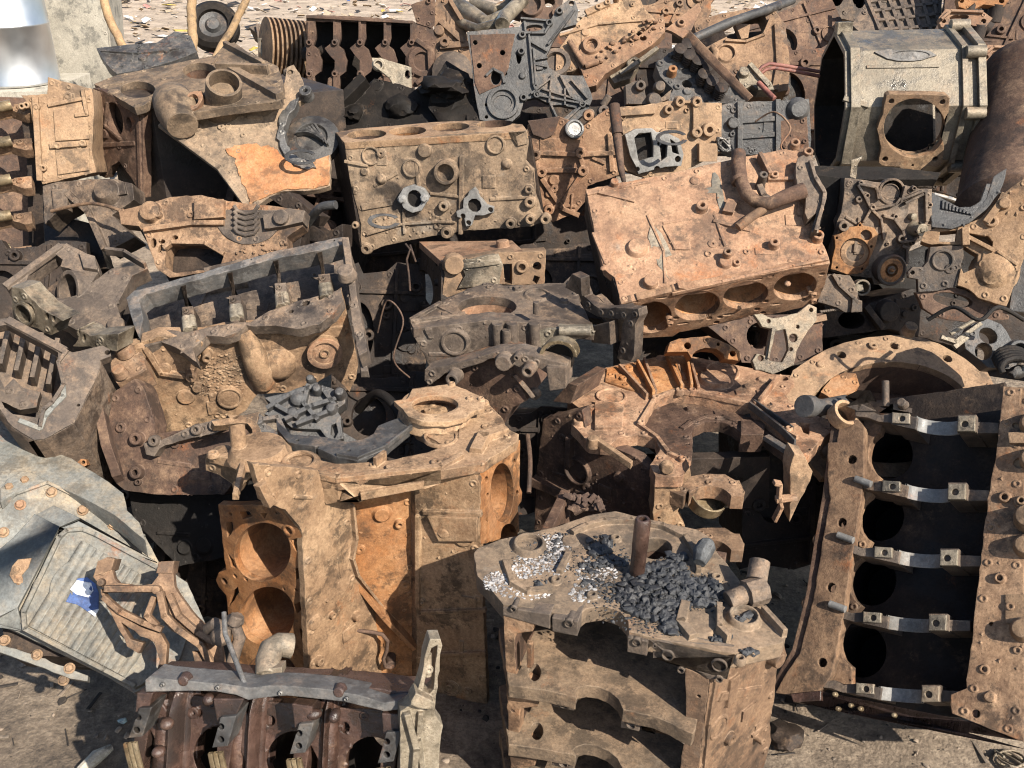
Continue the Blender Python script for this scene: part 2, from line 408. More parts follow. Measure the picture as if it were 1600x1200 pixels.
M_BROWN = cast('brown rust', c4(.03, .018, .013), c4(.085, .05, .034), c4(.16, .10, .068), orange=.14, dust=.3)  # rust tone, also used to darken sides painted as shaded
M_GREYB = cast('grey brown casting', c4(.036, .027, .022), c4(.10, .076, .058), c4(.185, .142, .106), orange=.1, dust=.38, grey=.08, rough=.72, oil=.06)
M_DARK = cast('dark oily casting', c4(.011, .008, .0065), c4(.030, .021, .016), c4(.065, .046, .034), orange=.06, dust=.2, oil=.2, rough=.7, spec=.2)  # oily metal; also colours shade into gap fillers and turned-away ends
M_BLACK = cast('black casting and deep shade', c4(.006, .005, .0042), c4(.014, .0115, .0095), c4(.034, .027, .022), orange=.02, dust=.06, oil=.2, rough=.7, spec=.12)  # near black; also paints deep shade in gaps and holes
M_WINE = cast('oiled brown casting', c4(.02, .011, .008), c4(.055, .03, .022), c4(.11, .063, .047), orange=.06, dust=.16, oil=.2, rough=.34, spec=.5)
M_ALU = cast('dirty aluminium', c4(.085, .07, .05), c4(.22, .185, .135), c4(.34, .295, .225), orange=.1, dust=.38, grey=.12, oil=.12, rough=.5, metal=.25)
M_STEEL = cast('worn bright metal', c4(.07, .066, .062), c4(.18, .172, .16), c4(.33, .32, .30), orange=.08, dust=.25, rough=.42, metal=.5, bump=.25)
M_BLUEG = cast('blue grey machined rail', c4(.04, .038, .036), c4(.105, .101, .096), c4(.20, .193, .182), orange=.14, dust=.35, rough=.55, metal=.1, bump=.25)
M_DGREY = cast('dark grey casting', c4(.022, .0215, .021), c4(.052, .05, .048), c4(.10, .094, .087), orange=.1, dust=.24, rough=.52, spec=.4)
M_BRASS = cast('brassy bearing shell', c4(.10, .07, .036), c4(.24, .18, .105), c4(.40, .33, .22), orange=.12, dust=.15, rough=.4, metal=.45, bump=.15)
M_SHELL = cast('dull bearing metal', c4(.07, .067, .062), c4(.17, .165, .155), c4(.27, .26, .245), orange=.06, dust=.2, rough=.55, metal=0., bump=.15, grime=.35)
M_PAINT = cast('chipped grey paint', c4(.085, .086, .078), c4(.165, .168, .155), c4(.225, .225, .205), orange=.16, dust=.56, rough=.6, bump=.2, grime=.45, dust_col=(.34, .265, .17, 1))
# ------------------------------------------------------------------ the setting: ground
def soil(name, cols, sc):
    m = bpy.data.materials.new(name); m.use_nodes = True; nt = m.node_tree; N = nt.nodes; L = nt.links; bs = N['Principled BSDF']
    tc = N.new('ShaderNodeTexCoord')
    def nz(s, d=6, r=.65):
        k = N.new('ShaderNodeTexNoise'); k.inputs['Scale'].default_value = s; k.inputs['Detail'].default_value = d; k.inputs['Roughness'].default_value = r
        L.new(tc.outputs['Object'], k.inputs['Vector']); return k.outputs[0]
    a, b = nz(sc, 8, .7), nz(sc * 16, 10, .8)
    ad = N.new('ShaderNodeMath'); ad.operation = 'MULTIPLY_ADD'; L.new(b, ad.inputs[0]); ad.inputs[1].default_value = .6; L.new(a, ad.inputs[2])
    rp = N.new('ShaderNodeValToRGB'); L.new(ad.outputs[0], rp.inputs[0]); e = rp.color_ramp.elements
    e[0].position = .62; e[0].color = cols[0]; e[1].position = .98; e[1].color = cols[2]; q = e.new(.8); q.color = cols[1]
    sp = N.new('ShaderNodeSeparateXYZ'); L.new(tc.outputs['Object'], sp.inputs[0]); mr = N.new('ShaderNodeMapRange'); L.new(sp.outputs[1], mr.inputs[0]); mr.inputs[1].default_value = 3.5; mr.inputs[2].default_value = 7
    r2 = N.new('ShaderNodeValToRGB'); L.new(ad.outputs[0], r2.inputs[0]); e2 = r2.color_ramp.elements; e2[0].position = .6; e2[0].color = (.17, .125, .088, 1); e2[1].position = .95; e2[1].color = (.50, .39, .285, 1)
    mx = N.new('ShaderNodeMix'); mx.data_type = 'RGBA'; L.new(mr.outputs[0], mx.inputs[0]); L.new(rp.outputs[0], mx.inputs[6]); L.new(r2.outputs[0], mx.inputs[7])
    L.new(mx.outputs[2], bs.inputs['Base Color']); bs.inputs['Roughness'].default_value = .95
    v = N.new('ShaderNodeTexVoronoi'); v.inputs['Scale'].default_value = 130; L.new(tc.outputs['Object'], v.inputs['Vector'])
    h = N.new('ShaderNodeMath'); h.operation = 'MULTIPLY_ADD'; L.new(v.outputs[0], h.inputs[0]); h.inputs[1].default_value = -.2; L.new(b, h.inputs[2])
    bp = N.new('ShaderNodeBump'); bp.inputs['Strength'].default_value = .9; bp.inputs['Distance'].default_value = .02; L.new(h.outputs[0], bp.inputs['Height']); L.new(bp.outputs[0], bs.inputs['Normal'])
    return m
M_SOIL = soil('trodden dirt', [c4(.06, .045, .034), c4(.19, .142, .10), c4(.38, .295, .21)], 3)
def gh(x, y):
    q = Vector((x, y, 0)); return .025 * noise.noise(q * 1.4) + .012 * noise.noise(q * 6) + .005 * noise.noise(q * 22)
mb = MB(); xs = [-200, -60, -20, -8] + [-4 + .07 * i for i in range(115)] + [8, 20, 60, 200]; ys = [-60, -10, -2] + [.2 + .07 * i for i in range(100)] + [8 + i * .5 for i in range(24)] + [25, 40, 80, 250]
for y in ys:
    for x in xs: mb.V.append(Vector((x, y, gh(x, y) if abs(x) < 9 and 0 < y < 20 else 0)))
nx = len(xs)
for j in range(len(ys) - 1):
    for i in range(nx - 1): mb.F.append([j * nx + i, j * nx + i + 1, (j + 1) * nx + i + 1, (j + 1) * nx + i])
g = mb.obj('ground', M_SOIL, smooth=180); g['kind'] = 'structure'
# ------------------------------------------------------------------ front row of castings
def pl(f, out, t=.014, holes=(), **k): return MB().plate(f, out, t, holes, **k)

# upright block with charcoal on its end face
Z(720, 780)
T = Thing('engine_block', 'upright tan engine block with charcoal and white ash burnt on its flat top', 'engine block')
FR = FV((190, 470, 1.72), (1215, 680, 1.61)); TP = Face(FR.p(190, 470), (0.02, -.03, 1))
top = [(190, 470), (150, 420), (75, 345), (60, 240), (80, 215), (180, 180), (400, 130), (480, 105), (560, 75), (690, 52), (800, 80), (1050, 135), (1110, 170), (1118, 205), (1190, 290), (1240, 360), (1280, 420), (1350, 470), (1420, 570), (1450, 605), (1440, 640), (1215, 690), (960, 640), (830, 612), (752, 590), (748, 545), (715, 500), (640, 478), (565, 488), (525, 520), (400, 502), (280, 480)]
E = pl(TP, top, .034, [(870, 220, 74, 48), (1262, 535, 55, 26), (1160, 625, 50, 16)])
for x, y, r, h in ((305, 215, 76, .014), (1262, 535, 75, .012), (1060, 560, 85, .006)): E.boss(TP, x, y, r, h, hole=r * .75 if r < 80 else 0, deep=h * .8)
for x, y in ((585, 435), (425, 368), (1245, 720), (690, 180), (1140, 355)): E.boss(TP, x, y, 26, .008, hole=12)
E.boss(TP, 490, 187, 42, .004, hole=0)
E.rib(TP, [(500, 160), (560, 130), (640, 108), (760, 105), (900, 130), (1000, 180), (1050, 260), (1060, 330)], .012, .012)
E.rib(TP, [(200, 290), (230, 380), (300, 420), (400, 410)], .014, .01); E.rib(TP, [(480, 250), (440, 330)], .014, .01)
E.rib(TP, [(1000, 480), (980, 560), (1030, 620)], .02, .012); E.rib(TP, [(1150, 500), (1150, 600), (1190, 640)], .012, .02); E.rib(TP, [(1350, 510), (1440, 610)], .012, .016)
T.part('end_face', E, M_TANG)
T.part('cylinder_bore', MB().bore(TP, (870, 220, 74, 48), .2, .008), M_BROWN)
# front lip of the end face with bearing cap seats
fl = MB()
fl.block(FR, [(190, 480), (400, 512), (400, 575), (190, 515)], .03, .002); fl.block(FR, [(410, 524), (525, 544), (522, 606), (412, 585)], .05, .003)
fl.block(FR, [(748, 612), (838, 630), (832, 694), (745, 676)], .05, .003); fl.block(FR, [(842, 622), (1215, 700), (1190, 800), (1110, 800), (1000, 752), (860, 705)], .03, .002)
for x, y, r in ((238, 465, 12), (485, 548, 18), (787, 632, 18), (925, 690, 24), (985, 755, 14), (868, 645, 8), (1155, 735, 30), (1155, 795, 14)): fl.boss(FR, x, y + (18 if x < 300 else 0), r * 1.2, .0035, hole=r, deep=.03, off=.003)
T.part('rail', fl, M_GREYB)
for lev, (y0, cx) in enumerate(((872, 615), (1135, 605), (1330, 600))):
    pt = FR.p(cx, y0); P2 = Face(pt, TP.n); L = [(215, y0 - 40), (410, y0 - 12), (515, y0 + 12)] + [(cx + 105 * cos(R(a)), y0 + 25 - 60 * sin(R(a)) + (cos(R(a)) * 30)) for a in (170, 150, 120, 90, 60, 30, 10)] + [(725, y0 + 68), (870, y0 + 100), (1040, y0 + 180), (1100, y0 - 60), (1000, y0 - 330), (560, y0 - 400), (170, y0 - 300)]
    b = pl(P2, L, .03, [(330 + lev * 10, y0 - 100, 28, 40)]); T.part('bulkhead', b, M_TANG)
    s = MB(); s.block(FR, [(412, y0 - 12), (512, y0 + 8), (510, y0 + 58), (412, y0 + 38)], .04, .008); s.boss(FR, 465, y0 + 22, 24, .009, hole=17, off=.006); s.cut(); s.block(FR, [(722, y0 + 72), (806, y0 + 90), (800, y0 + 150), (718, y0 + 132)], .04, .008)
    s.boss(FR, 765, y0 + 112, 24, .009, hole=17, off=.006); s.block(FR, [(810, y0 + 95), (880, y0 + 110), (1000, y0 + 185), (1000, y0 + 215), (870, y0 + 170), (806, y0 + 150)], .03, .004)
    T.part('bearing_seat', s, M_GREYB)
    sh = MB(); A = FR.p(cx, y0 + 25, -.012) + Vector((0, 0, .006)); r = 92 * FR.m(cx, y0)
    prof = [(r + .003, .0), (r + .003, -.028), (r - .001, -.028), (r - .001, 0), (r + .003, 0)]
    V = []; Fc = []; k = 15
    fx = (FR.p(cx + 50, y0) - FR.p(cx - 50, y0)); fx.z = 0; fx.normalize(); fy = Vector((-fx.y, fx.x, 0))
    for i in range(k):
        a = pi * i / (k - 1)
        for rr, hh in prof[:4]: V.append(A + (fx * cos(a) + fy * sin(a)) * rr + Vector((0, 0, hh)))
    for i in range(k - 1):
        for j in range(4): Fc.append([i * 4 + j, i * 4 + (j + 1) % 4, i * 4 + 4 + (j + 1) % 4, i * 4 + 4 + j])
    T.part('bearing_shell', sh.add(V, Fc), M_BRASS)
rail = pl(FR, [(190, 520), (330, 545), (320, 590), (245, 600), (240, 700), (250, 790), (345, 850), (345, 925), (265, 935), (260, 1050), (330, 1120), (330, 1190), (270, 1200), (280, 1500), (240, 1500), (222, 1200), (205, 850)], .03, [(222, 632, 8), (218, 805, 8), (232, 945, 9), (245, 1085, 9)])
rail.rib(FR, [(310, 640), (310, 740)], .012, .006); T.part('rail', rail, M_TAN2)
rr = pl(FR, [(1000, 752), (1110, 800), (1090, 1000), (1060, 1200), (1030, 1500), (960, 1500), (975, 1230), (1000, 1060), (1005, 900)], .03, [(1062, 880, 10), (1020, 1080, 10)]); T.part('rail', rr, M_TAN2)
LF = FE(FR, (190, 480), (222, 1200), (600, 900)); RF = FE(FR, (1115, 800), (1062, 1200), (600, 900), 58)
ql = [LF.p(190, 480), LF.p(240, 1560)]; bk = -FR.n * .40
wl = MB(); wl.hexa([ql[0], ql[0] + bk, ql[1] + bk, ql[1]] + [q + FR.u * .02 for q in (ql[0], ql[0] + bk, ql[1] + bk, ql[1])])
T.part('side_wall', wl, M_BROWN)  # left side in shadow, its darkness put into the brown
rw = pl(RF, [(1115, 800), (1215, 690), (1440, 640), (1455, 700), (1410, 760), (1400, 880), (1380, 1000), (1385, 1080), (1350, 1200), (1330, 1500), (1030, 1500), (1062, 1200)], .02, amp=.004)
rw.recess(RF, 1150, 1018, 52, .007); rw.boss(RF, 1315, 1058, 18, .02, hole=7); rw.rib(RF, [(1130, 810), (1100, 1000), (1080, 1200)], .008, .006); rw.boss(RF, 1390, 700, 40, .02); rw.boss(RF, 1240, 722, 26, .01, hole=12)
rw.rib(RF, [(1215, 800), (1200, 900)], .03, .006); rw.rib(RF, [(1160, 880), (1330, 850)], .02, .004)
T.part('side_wall', rw, M_TAN2)
bw = MB(); bx = [FR.p(205, 560) - FR.n * .30, FR.p(1090, 740) - FR.n * .30, FR.p(1040, 1500) - FR.n * .30, FR.p(240, 1500) - FR.n * .30]; bw.hexa(bx + [q - FR.n * .03 for q in bx])
T.part('cylinder_wall', bw, M_BROWN)
T.done()
T = Thing('stud', 'short brown rusty steel stud standing upright in the charcoal', 'stud')
P = TP.p(785, 345); k = 38 * FR.m(785, 345); T.part('stud', MB().lathe(P, Vector((.03, 0, 1)), [(k, -.02), (k, .066), (k * 1.05, .068), (k * 1.05, .125), (k * .85, .131), (k * .5, .131), (k * .45, .12)], 20), M_WINE); T.done()
M_COAL = cast('black charcoal', c4(.006, .006, .007), c4(.018, .019, .022), c4(.06, .063, .068), orange=0, dust=.04, oil=0, rough=.6, spec=.5, dust_col=(.16, .155, .15, 1))
M_ASH = cast('white ash', c4(.2, .195, .19), c4(.46, .45, .44), c4(.70, .69, .67), orange=0, dust=.1, rough=.95)
M_COALG = cast('ash grey charcoal', c4(.03, .032, .034), c4(.085, .09, .092), c4(.19, .195, .195), orange=0, dust=.05, rough=.9)
co = MB(); random.seed(3)
def scatter(mb, f, cx, cy, rx, ry, n, r0, r1, h=0., sub=1, rough=.5, p=2.2, flat=1.):
    for i in range(n):
        a = random.random() * 2 * pi; q = random.random() ** .6
        x, y = cx + rx * q * cos(a), cy + ry * q * sin(a); r = r0 + (r1 - r0) * random.random() ** p
        mb.rock(f.p(x, y, r * .3 * flat + h * (1 - q) * random.random()), r, sub, squash=flat, rough=rough)
for cx, cy, rx, ry, n, r1, h in ((880, 415, 175, 128, 1300, .0095, .02), (700, 420, 90, 50, 110, .006, 0), (1090, 420, 85, 62, 320, .009, .012), (620, 210, 62, 42, 90, .010, .004), (690, 275, 75, 28, 70, .008, 0), (585, 300, 55, 40, 70, .007, 0), (590, 380, 60, 25, 50, .006, 0), (960, 285, 60, 40, 80, .010, .006), (1160, 622, 50, 14, 50, .008, 0), (1262, 535, 45, 20, 40, .009, 0), (1280, 690, 45, 18, 40, .006, 0), (940, 560, 62, 46, 140, .010, .006), (355, 380, 30, 20, 25, .009, 0), (460, 160, 40, 20, 24, .005, 0), (300, 215, 50, 30, 30, .005, 0), (420, 230, 70, 60, 60, .005, 0), (800, 480, 220, 110, 160, .004, 0)):
    scatter(co, TP, cx, cy, rx, ry, n, .0014, r1, h, rough=.85)
for cx, cy, rx, ry, n in ((880, 415, 230, 160, 900), (650, 320, 200, 130, 500), (1090, 420, 120, 90, 300), (380, 260, 160, 110, 260), (900, 560, 140, 60, 260)): scatter(co, TP, cx, cy, rx, ry, n, .0006, .0026, rough=.8, p=2)
o = co.obj('charcoal', M_COAL, smooth=24); o['kind'] = 'stuff'
ah = MB()
for cx, cy, rx, ry, n in ((380, 215, 115, 62, 700), (300, 300, 75, 58, 360), (160, 370, 62, 46, 420), (420, 290, 62, 52, 360), (540, 420, 62, 42, 220), (600, 330, 95, 62, 240), (290, 420, 120, 30, 200), (560, 440, 60, 20, 80)):
    scatter(ah, TP, cx, cy, rx, ry, n, .0008, .0042, rough=.8, p=3, flat=.5)
o = ah.obj('ash', M_ASH, smooth=30); o['kind'] = 'stuff'
T = Thing('charcoal_lump', 'large grey charcoal lump lying on the right of the black charcoal heap', 'charcoal lump')
T.part('lump', MB().tube([TP.p(1060, 320, .018), TP.p(1070, 290, .024), TP.p(1090, 260, .028), TP.p(1100, 238, .024)], [.012, .019, .018, .010], 9), M_COALG); T.done()
T = Thing('pipe_fitting', 'tan pipe union with a hexagonal head at the right edge of the charcoal covered block', 'pipe fitting')
m = MB(); m.tube([TP.p(1190, 475, .01), TP.p(1270, 455, .018)], .018, 16); m.tube([TP.p(1265, 460, .018), TP.p(1345, 440, .02)], [.026, .026], 8); m.tube([TP.p(1310, 420, .03), TP.p(1318, 372, .05)], [.019, .019], 14)
T.part('fitting', m, M_GREYB); T.done()

# big V8 block, valley toward the camera
Z(300, 560)
T = Thing('engine_block', 'large dusty tan V8 block on end, its left deck of orange bores facing out', 'engine block')
LD = FV((120, 650, 1.95), (490, 760, 1.86)); LWf = FV((490, 760, 1.86), (705, 700, 1.965)); VF = FV((705, 700, 2.005), (950, 700, 2.03)); RWf = FV((995, 700, 2.01), (1285, 600, 1.94)); RD = FV((1285, 600, 1.94), (1465, 400, 2.10))
B1, B2, B3 = (315, 865, 124, 132, 25), (335, 1150, 122, 132, 25), (350, 1440, 122, 130, 25)
wat = [[(210, 685), (255, 682), (270, 705), (225, 718)], [(300, 690), (335, 692), (325, 715)], [(150, 735), (180, 730), (185, 760), (160, 800)], [(435, 810), (480, 800), (485, 860), (465, 862)], [(460, 940), (490, 930), (485, 980), (465, 990)], [(160, 870), (190, 905), (200, 940), (175, 930)], [(165, 1110), (180, 1040), (205, 1020), (210, 1045)], [(455, 1100), (485, 1085), (495, 1120), (470, 1140)], [(180, 1180), (205, 1195), (210, 1230), (190, 1225)], [(480, 1210), (508, 1200), (510, 1250), (490, 1255)]]
dk = pl(LD, [(118, 650), (170, 655), (320, 655), (410, 672), (465, 715), (490, 770), (500, 900), (512, 1200), (522, 1430), (532, 1600), (190, 1600), (165, 1200), (155, 1060), (120, 1020), (105, 990), (120, 955), (150, 945), (135, 800)], .016, [B1, B2, B3, (145, 995, 18), (192, 972, 12), (240, 985, 12), (435, 765, 22), (172, 695, 10), (375, 690, 8), (410, 1030, 8), (465, 1035, 10)] + wat, amp=.0008)
dk.lathe(LD.p(435, 765, -.01), LD.n, [(.013, 0), (.013, .014), (.009, .014), (.009, 0)], 18)
T.part('deck', dk, M_ORANGE)
for b in (B1, B2, B3): T.part('cylinder_bore', MB().bore(LD, b, .17), M_ORANGE)
wl = pl(LWf, [(490, 760), (415, 675), (320, 640), (270, 470), (560, 500), (640, 640), (705, 640), (720, 800), (705, 900), (730, 960), (850, 1110), (960, 1250), (960, 1600), (532, 1600)], .016, amp=.004)
wl.rib(LWf, [(705, 650), (722, 800), (706, 890), (730, 965), (850, 1120)], .007, .012); wl.boss(LWf, 730, 1150, 20, .012); wl.boss(LWf, 600, 1080, 8, .006); wl.rib(LWf, [(300, 560), (340, 640)], .02, .012)
T.part('bank_wall', wl, M_TAN)
vf = pl(VF, [(690, 560), (990, 560), (1000, 1000), (1010, 1600), (700, 1600)], .02, amp=.004); vf.rib(VF, [(720, 960), (850, 1120), (985, 1260)], .012, .03)
T.part('valley_floor', vf, M_ORANGE)
rw = MB(); q = [VF.p(975, 560), RWf.p(998, 560), RWf.p(1010, 1600), VF.p(985, 1600)]; rw.hexa(q + [v - VF.n * .03 for v in q])
rw.plate(RWf, [(995, 560), (1060, 530), (1240, 480), (1285, 560), (1285, 800), (1300, 1100), (1320, 1600), (1005, 1600), (1000, 1000)], .02, amp=.004)
rw.rib(RWf, [(1040, 680), (1290, 690)], .012, .008); rw.block(RWf, [(1060, 690), (1280, 700), (1280, 800), (1110, 800)], .02, .014); rw.boss(RWf, 1130, 765, 26, .016); rw.rib(RWf, [(1010, 700), (1010, 1100)], .012, .008)
for x, y in ((1040, 1480), (1150, 1470)): rw.recess(RWf, x, y, 36, .006)
rw.rib(RWf, [(1030, 1130), (1310, 1120)], .01, .006); rw.rib(RWf, [(1030, 1320), (1310, 1310)], .01, .006)
T.part('bank_wall', rw, M_TAN)
C1, C2 = (1385, 600, 52, 132), (1400, 810, 40, 75)
dk = pl(RD, [(1290, 560), (1330, 480), (1465, 365), (1462, 570), (1475, 600), (1470, 640), (1455, 660), (1460, 770), (1440, 790), (1290, 830)], .016, [C1, (1415, 790, 36, 52), [(1390, 430), (1415, 410), (1420, 430), (1400, 455)], [(1310, 720), (1322, 700), (1322, 735)], (1320, 610, 6, 10), (1440, 460, 6, 12), (1452, 600, 6, 12), (1315, 540, 8, 14)])
T.part('deck', dk, M_ORANGE); T.part('cylinder_bore', MB().bore(RD, C1, .11, close=True), M_ORANGE); T.part('cylinder_bore', MB().bore(RD, (1415, 790, 36, 52), .12), M_ORANGE)
TQ = Face(at(650, 545, 1.855), (.02, -.04, 1)); FL = FV((650, 545, 1.855), (1110, 492, 1.89))
tp = pl(TQ, [(70, 425), (240, 415), (300, 440), (480, 425), (560, 450), (640, 470), (700, 470), (880, 455), (1050, 420), (1130, 390), (1000, 320), (930, 190), (1310, 190), (1390, 270), (1400, 310), (1460, 340), (1450, 370), (1300, 470), (1110, 500), (650, 548), (300, 480)], .022, [(490, 455, 60, 26)], amp=.003)
tp.boss(TQ, 480, 458, 85, .004, hole=62, deep=.02); tp.recess(TQ, 1110, 352, 66, .008); tp.rib(TQ, [(310, 470), (650, 540), (1110, 490), (1200, 440)], .016, .008); tp.rib(TQ, [(240, 440), (195, 620)], .012, .01); tp.rib(TQ, [(820, 480), (860, 450)], .01, .02)
for x, y in ((95, 428), (1090, 468), (1300, 200), (350, 500)): tp.boss(TQ, x, y, 26, .006, hole=9)
tp.rib(TQ, [(1270, 420), (1300, 360), (1390, 330)], .03, .014)
T.part('end_face', tp, M_TAN)
fl = MB(); fl.block(FL, [(650, 552), (1110, 496), (1112, 555), (1040, 580), (750, 640), (650, 640)], .05, .002); fl.block(FL, [(750, 590), (1035, 540), (1030, 570), (755, 622)], .01, .01)
G2 = FV((60, 425, 1.94), (650, 545, 1.855)); fl.plate(G2, [(60, 430), (110, 425), (260, 470), (320, 480), (650, 550), (655, 640), (600, 650), (560, 600), (400, 540), (300, 500), (230, 560), (190, 620), (180, 560), (120, 520), (60, 500)], .035, amp=.004)
T.part('flange', fl, M_TAN)
cl = MB(); m_ = TQ.m(1080, 210); c = TQ.p(1085, 250); r = 150 * m_
cl.lathe(c, Vector((0, 0, 1)), [(r * 1.12, -.01), (r * 1.03, .02), (r * .98, .030), (r * .74, .030), (r * .68, .026), (r * .68, -.01)], 32)
f2 = TQ.up(.034); cl.plate(f2, [(985, 135), (1160, 112), (1310, 180), (1305, 225), (1262, 232), (1225, 262), (1140, 285), (1030, 282), (965, 258), (940, 225), (900, 190), (960, 180)], .012, [(1085, 208, 104, 42)], feat=False)
for x, y in ((1290, 185), (1240, 182), (1160, 118)): cl.boss(f2, x, y, 16, .006, hole=6)
T.part('collar', cl, M_TAN)
f3 = TQ.up(.006); gp = pl(f3, [(375, 275), (445, 340), (600, 352), (690, 372), (760, 362), (810, 335), (835, 300), (880, 280), (960, 255), (1000, 285), (870, 395), (840, 430), (740, 455), (650, 440), (540, 390), (430, 375), (380, 310)], .02, [(560, 395, 9), (700, 410, 9), (870, 405, 9), (470, 365, 9)], amp=.0006); gp.rib(f3, [(970, 262), (1005, 290), (860, 402), (740, 452), (650, 436)], .006, .008)
T.part('gear_plate', gp, M_DGREY, label='dark grey gear case plate')
hr = MB(); c = TQ.p(175, 345); f4 = Face(c, (.35, -.55, .75))
out = arc(180, 340, 130, 90, -100, 75) + arc(185, 330, 85, 58, 70, -95); hr.plate(f4, out, .03); hr.plate(f4, [(90, 280), (300, 240), (290, 290), (200, 290), (100, 300)], .03); hr.tube([TQ.p(215, 430, 0), TQ.p(212, 385, .045)], .016, 14); hr.boss(TQ, 300, 420, 130, .016)
T.part('bearing_bracket', hr, M_TAN)
T.done()
T = Thing('steel_hook', 'small rusty hook bar bolted across the valley of the large V8 block', 'hook')
m = MB(); m.tube([VF.p(660, 1158, .035), VF.p(800, 1175, .035), VF.p(845, 1185, .035), VF.p(868, 1215, .034), VF.p(865, 1260, .032), VF.p(850, 1300, .03), VF.p(860, 1335, .03), VF.p(885, 1340, .03)], .0045, 8); m.boss(VF, 885, 1330, 24, .03)
T.part('hook', m, M_BROWN); T.done()

# right hand crankcase with five bright bearing saddles
Z(1200, 560, .25)
T = Thing('crankcase', 'tall rusty crankcase standing at the right, open with five bright bearing saddles', 'crankcase')
PF = F3((440, 400, 2.2), (1460, 200, 2.02), (160, 2080, 2.06))
PF = Face(PF.P, PF.n)
lrail = [(480, 300), (560, 390), (500, 470), (520, 640), (450, 720), (440, 740), (390, 780), (388, 900), (370, 1080), (335, 1230), (340, 1400), (300, 1600), (260, 1700), (190, 1960), (150, 2100), (40, 2110), (80, 1940), (100, 1800), (75, 1770), (30, 1600), (70, 1550), (100, 1480), (140, 1530), (210, 1300), (290, 1140), (275, 1110), (300, 1095), (340, 1090), (360, 950), (380, 800), (340, 740), (345, 710), (360, 690), (375, 530), (430, 525), (450, 400)]
lr = pl(PF, [(450, 400), (560, 380), (600, 430), (596, 740), (562, 1000), (512, 1300), (470, 1600), (425, 1850), (395, 1990), (330, 2070), (190, 2120), (46, 2085), (120, 1960), (200, 1845), (284, 1510), (340, 1160), (389, 880), (375, 740), (375, 530), (430, 525)], .03, [(525, 632, 30), (462, 1025, 30), (395, 1430, 30), (340, 1900, 30)])
for x, y in ((380, 735), (310, 1130), (240, 1530), (230, 1910)): lr.boss(PF, x, y, 46, .012, hole=18, off=-.02)
rg_ = MB().lathe(PF.p(475, 350, -.0), Vector((.3, -.5, .8)), [(.032, -.02), (.032, .012), (.024, .012), (.024, -.02)], 24); T.part('collar', rg_, M_TAN)
for x, y, a in ((480, 1120, 0), (430, 1550, 0), (590, 770, 0)): dw = MB().tube([PF.p(x - 40, y - 14, .006), PF.p(x + 60, y + 22, .006)], .008, 10); T.part('dowel', dw, M_SHELL)
T.part('rail', lr, M_TAN2)
rrl = pl(PF, [(1470, 175), (1585, 185), (1570, 290), (1600, 300), (1600, 2400), (1280, 2270), (1150, 2220), (1140, 2100), (1240, 2060), (1278, 1720), (1334, 1230), (1376, 880), (1395, 760), (1420, 640), (1450, 400)], .03, [(1545, 418, 18), (1570, 655, 34), (1480, 870, 20), (1450, 1375, 14), (1395, 1660, 14), (1340, 1940, 10), (1300, 2220, 26)], amp=.002)
for x, y, r in ((1480, 870, 36), (1450, 1375, 34), (1580, 900, 40)): rrl.boss(PF, x, y, r, .008, hole=r * .5)
T.part('rail', rrl, M_TAN2)
lobes = MB(); SW = PF.up(-.006)
lobes.plate(SW, [(1540, 180), (1660, 180), (1800, 2400), (1480, 2360), (1480, 1800), (1520, 1000)], .05, amp=.004)
for x, y, r, h in ((1660, 420, 60, .03), (1640, 1010, 70, .045), (1620, 1180, 60, .03), (1600, 1700, 60, .03), (1660, 640, 60, .03)): lobes.lathe(SW.p(x, y, 0), SW.n, [(r * SW.m(x, y) * 1.5, -.01), (r * SW.m(x, y) * 1.2, h * .6), (r * SW.m(x, y) * .9, h), (0, h + .003)], 20)
lobes.boss(SW, 1590, 900, 30, .02, hole=14); lobes.block(SW, [(1510, 480), (1700, 470), (1700, 545), (1520, 545)], .02, .02); lobes.block(SW, [(1490, 1480), (1700, 1480), (1700, 1680), (1490, 1660)], .02, .01)
T.part('side_wall', lobes, M_TAN)
IW = PF.up(-.13)
bores = [(760, 600, 145, 150), (700, 985, 150, 155), (650, 1385, 150, 160), (590, 1830, 150, 165)]
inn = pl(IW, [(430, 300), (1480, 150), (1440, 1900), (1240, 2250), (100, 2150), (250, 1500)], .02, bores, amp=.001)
T.part('cylinder_wall', inn, M_DARK)  # interior coloured dark for the shadow of the right rail
lt = pl(PF.up(-.035), [(600, 380), (720, 400)] + [p for cx, cy, ry in ((625, 600, 150), (565, 1000, 155), (508, 1398, 160), (445, 1776, 165)) for p in arc(cx + 130, cy, 130, ry, -115, -245, 10)] + [(520, 2040), (330, 2060), (330, 1900), (430, 1500), (490, 1100), (560, 700)], .03, amp=.002); T.part('bore_lip', lt, M_TAN2)
for nm, ed, sg in (('inner_side', [(1474, 190), (1453, 400), (1400, 760), (1338, 1230), (1282, 1720), (1244, 2060), (1240, 2250)], 1), ('outer_side', [(440, 430), (384, 880), (336, 1160), (280, 1510), (196, 1845), (60, 2080)], -1)):
    w_ = MB()
    for a_, b_ in zip(ed, ed[1:]):
        q_ = [PF.p(*a_, -.006), PF.p(*b_, -.006)]; w_.hexa([q_[0], q_[1], q_[1] - PF.n * .3, q_[0] - PF.n * .3] + [v + PF.u * .02 * sg for v in (q_[0], q_[1], q_[1] - PF.n * .3, q_[0] - PF.n * .3)])
    T.part(nm, w_, M_BROWN)
for b in bores: T.part('cylinder_bore', MB().bore(IW, b, .16, close=True), M_BLACK)  # bore insides coloured black to stand for their shade
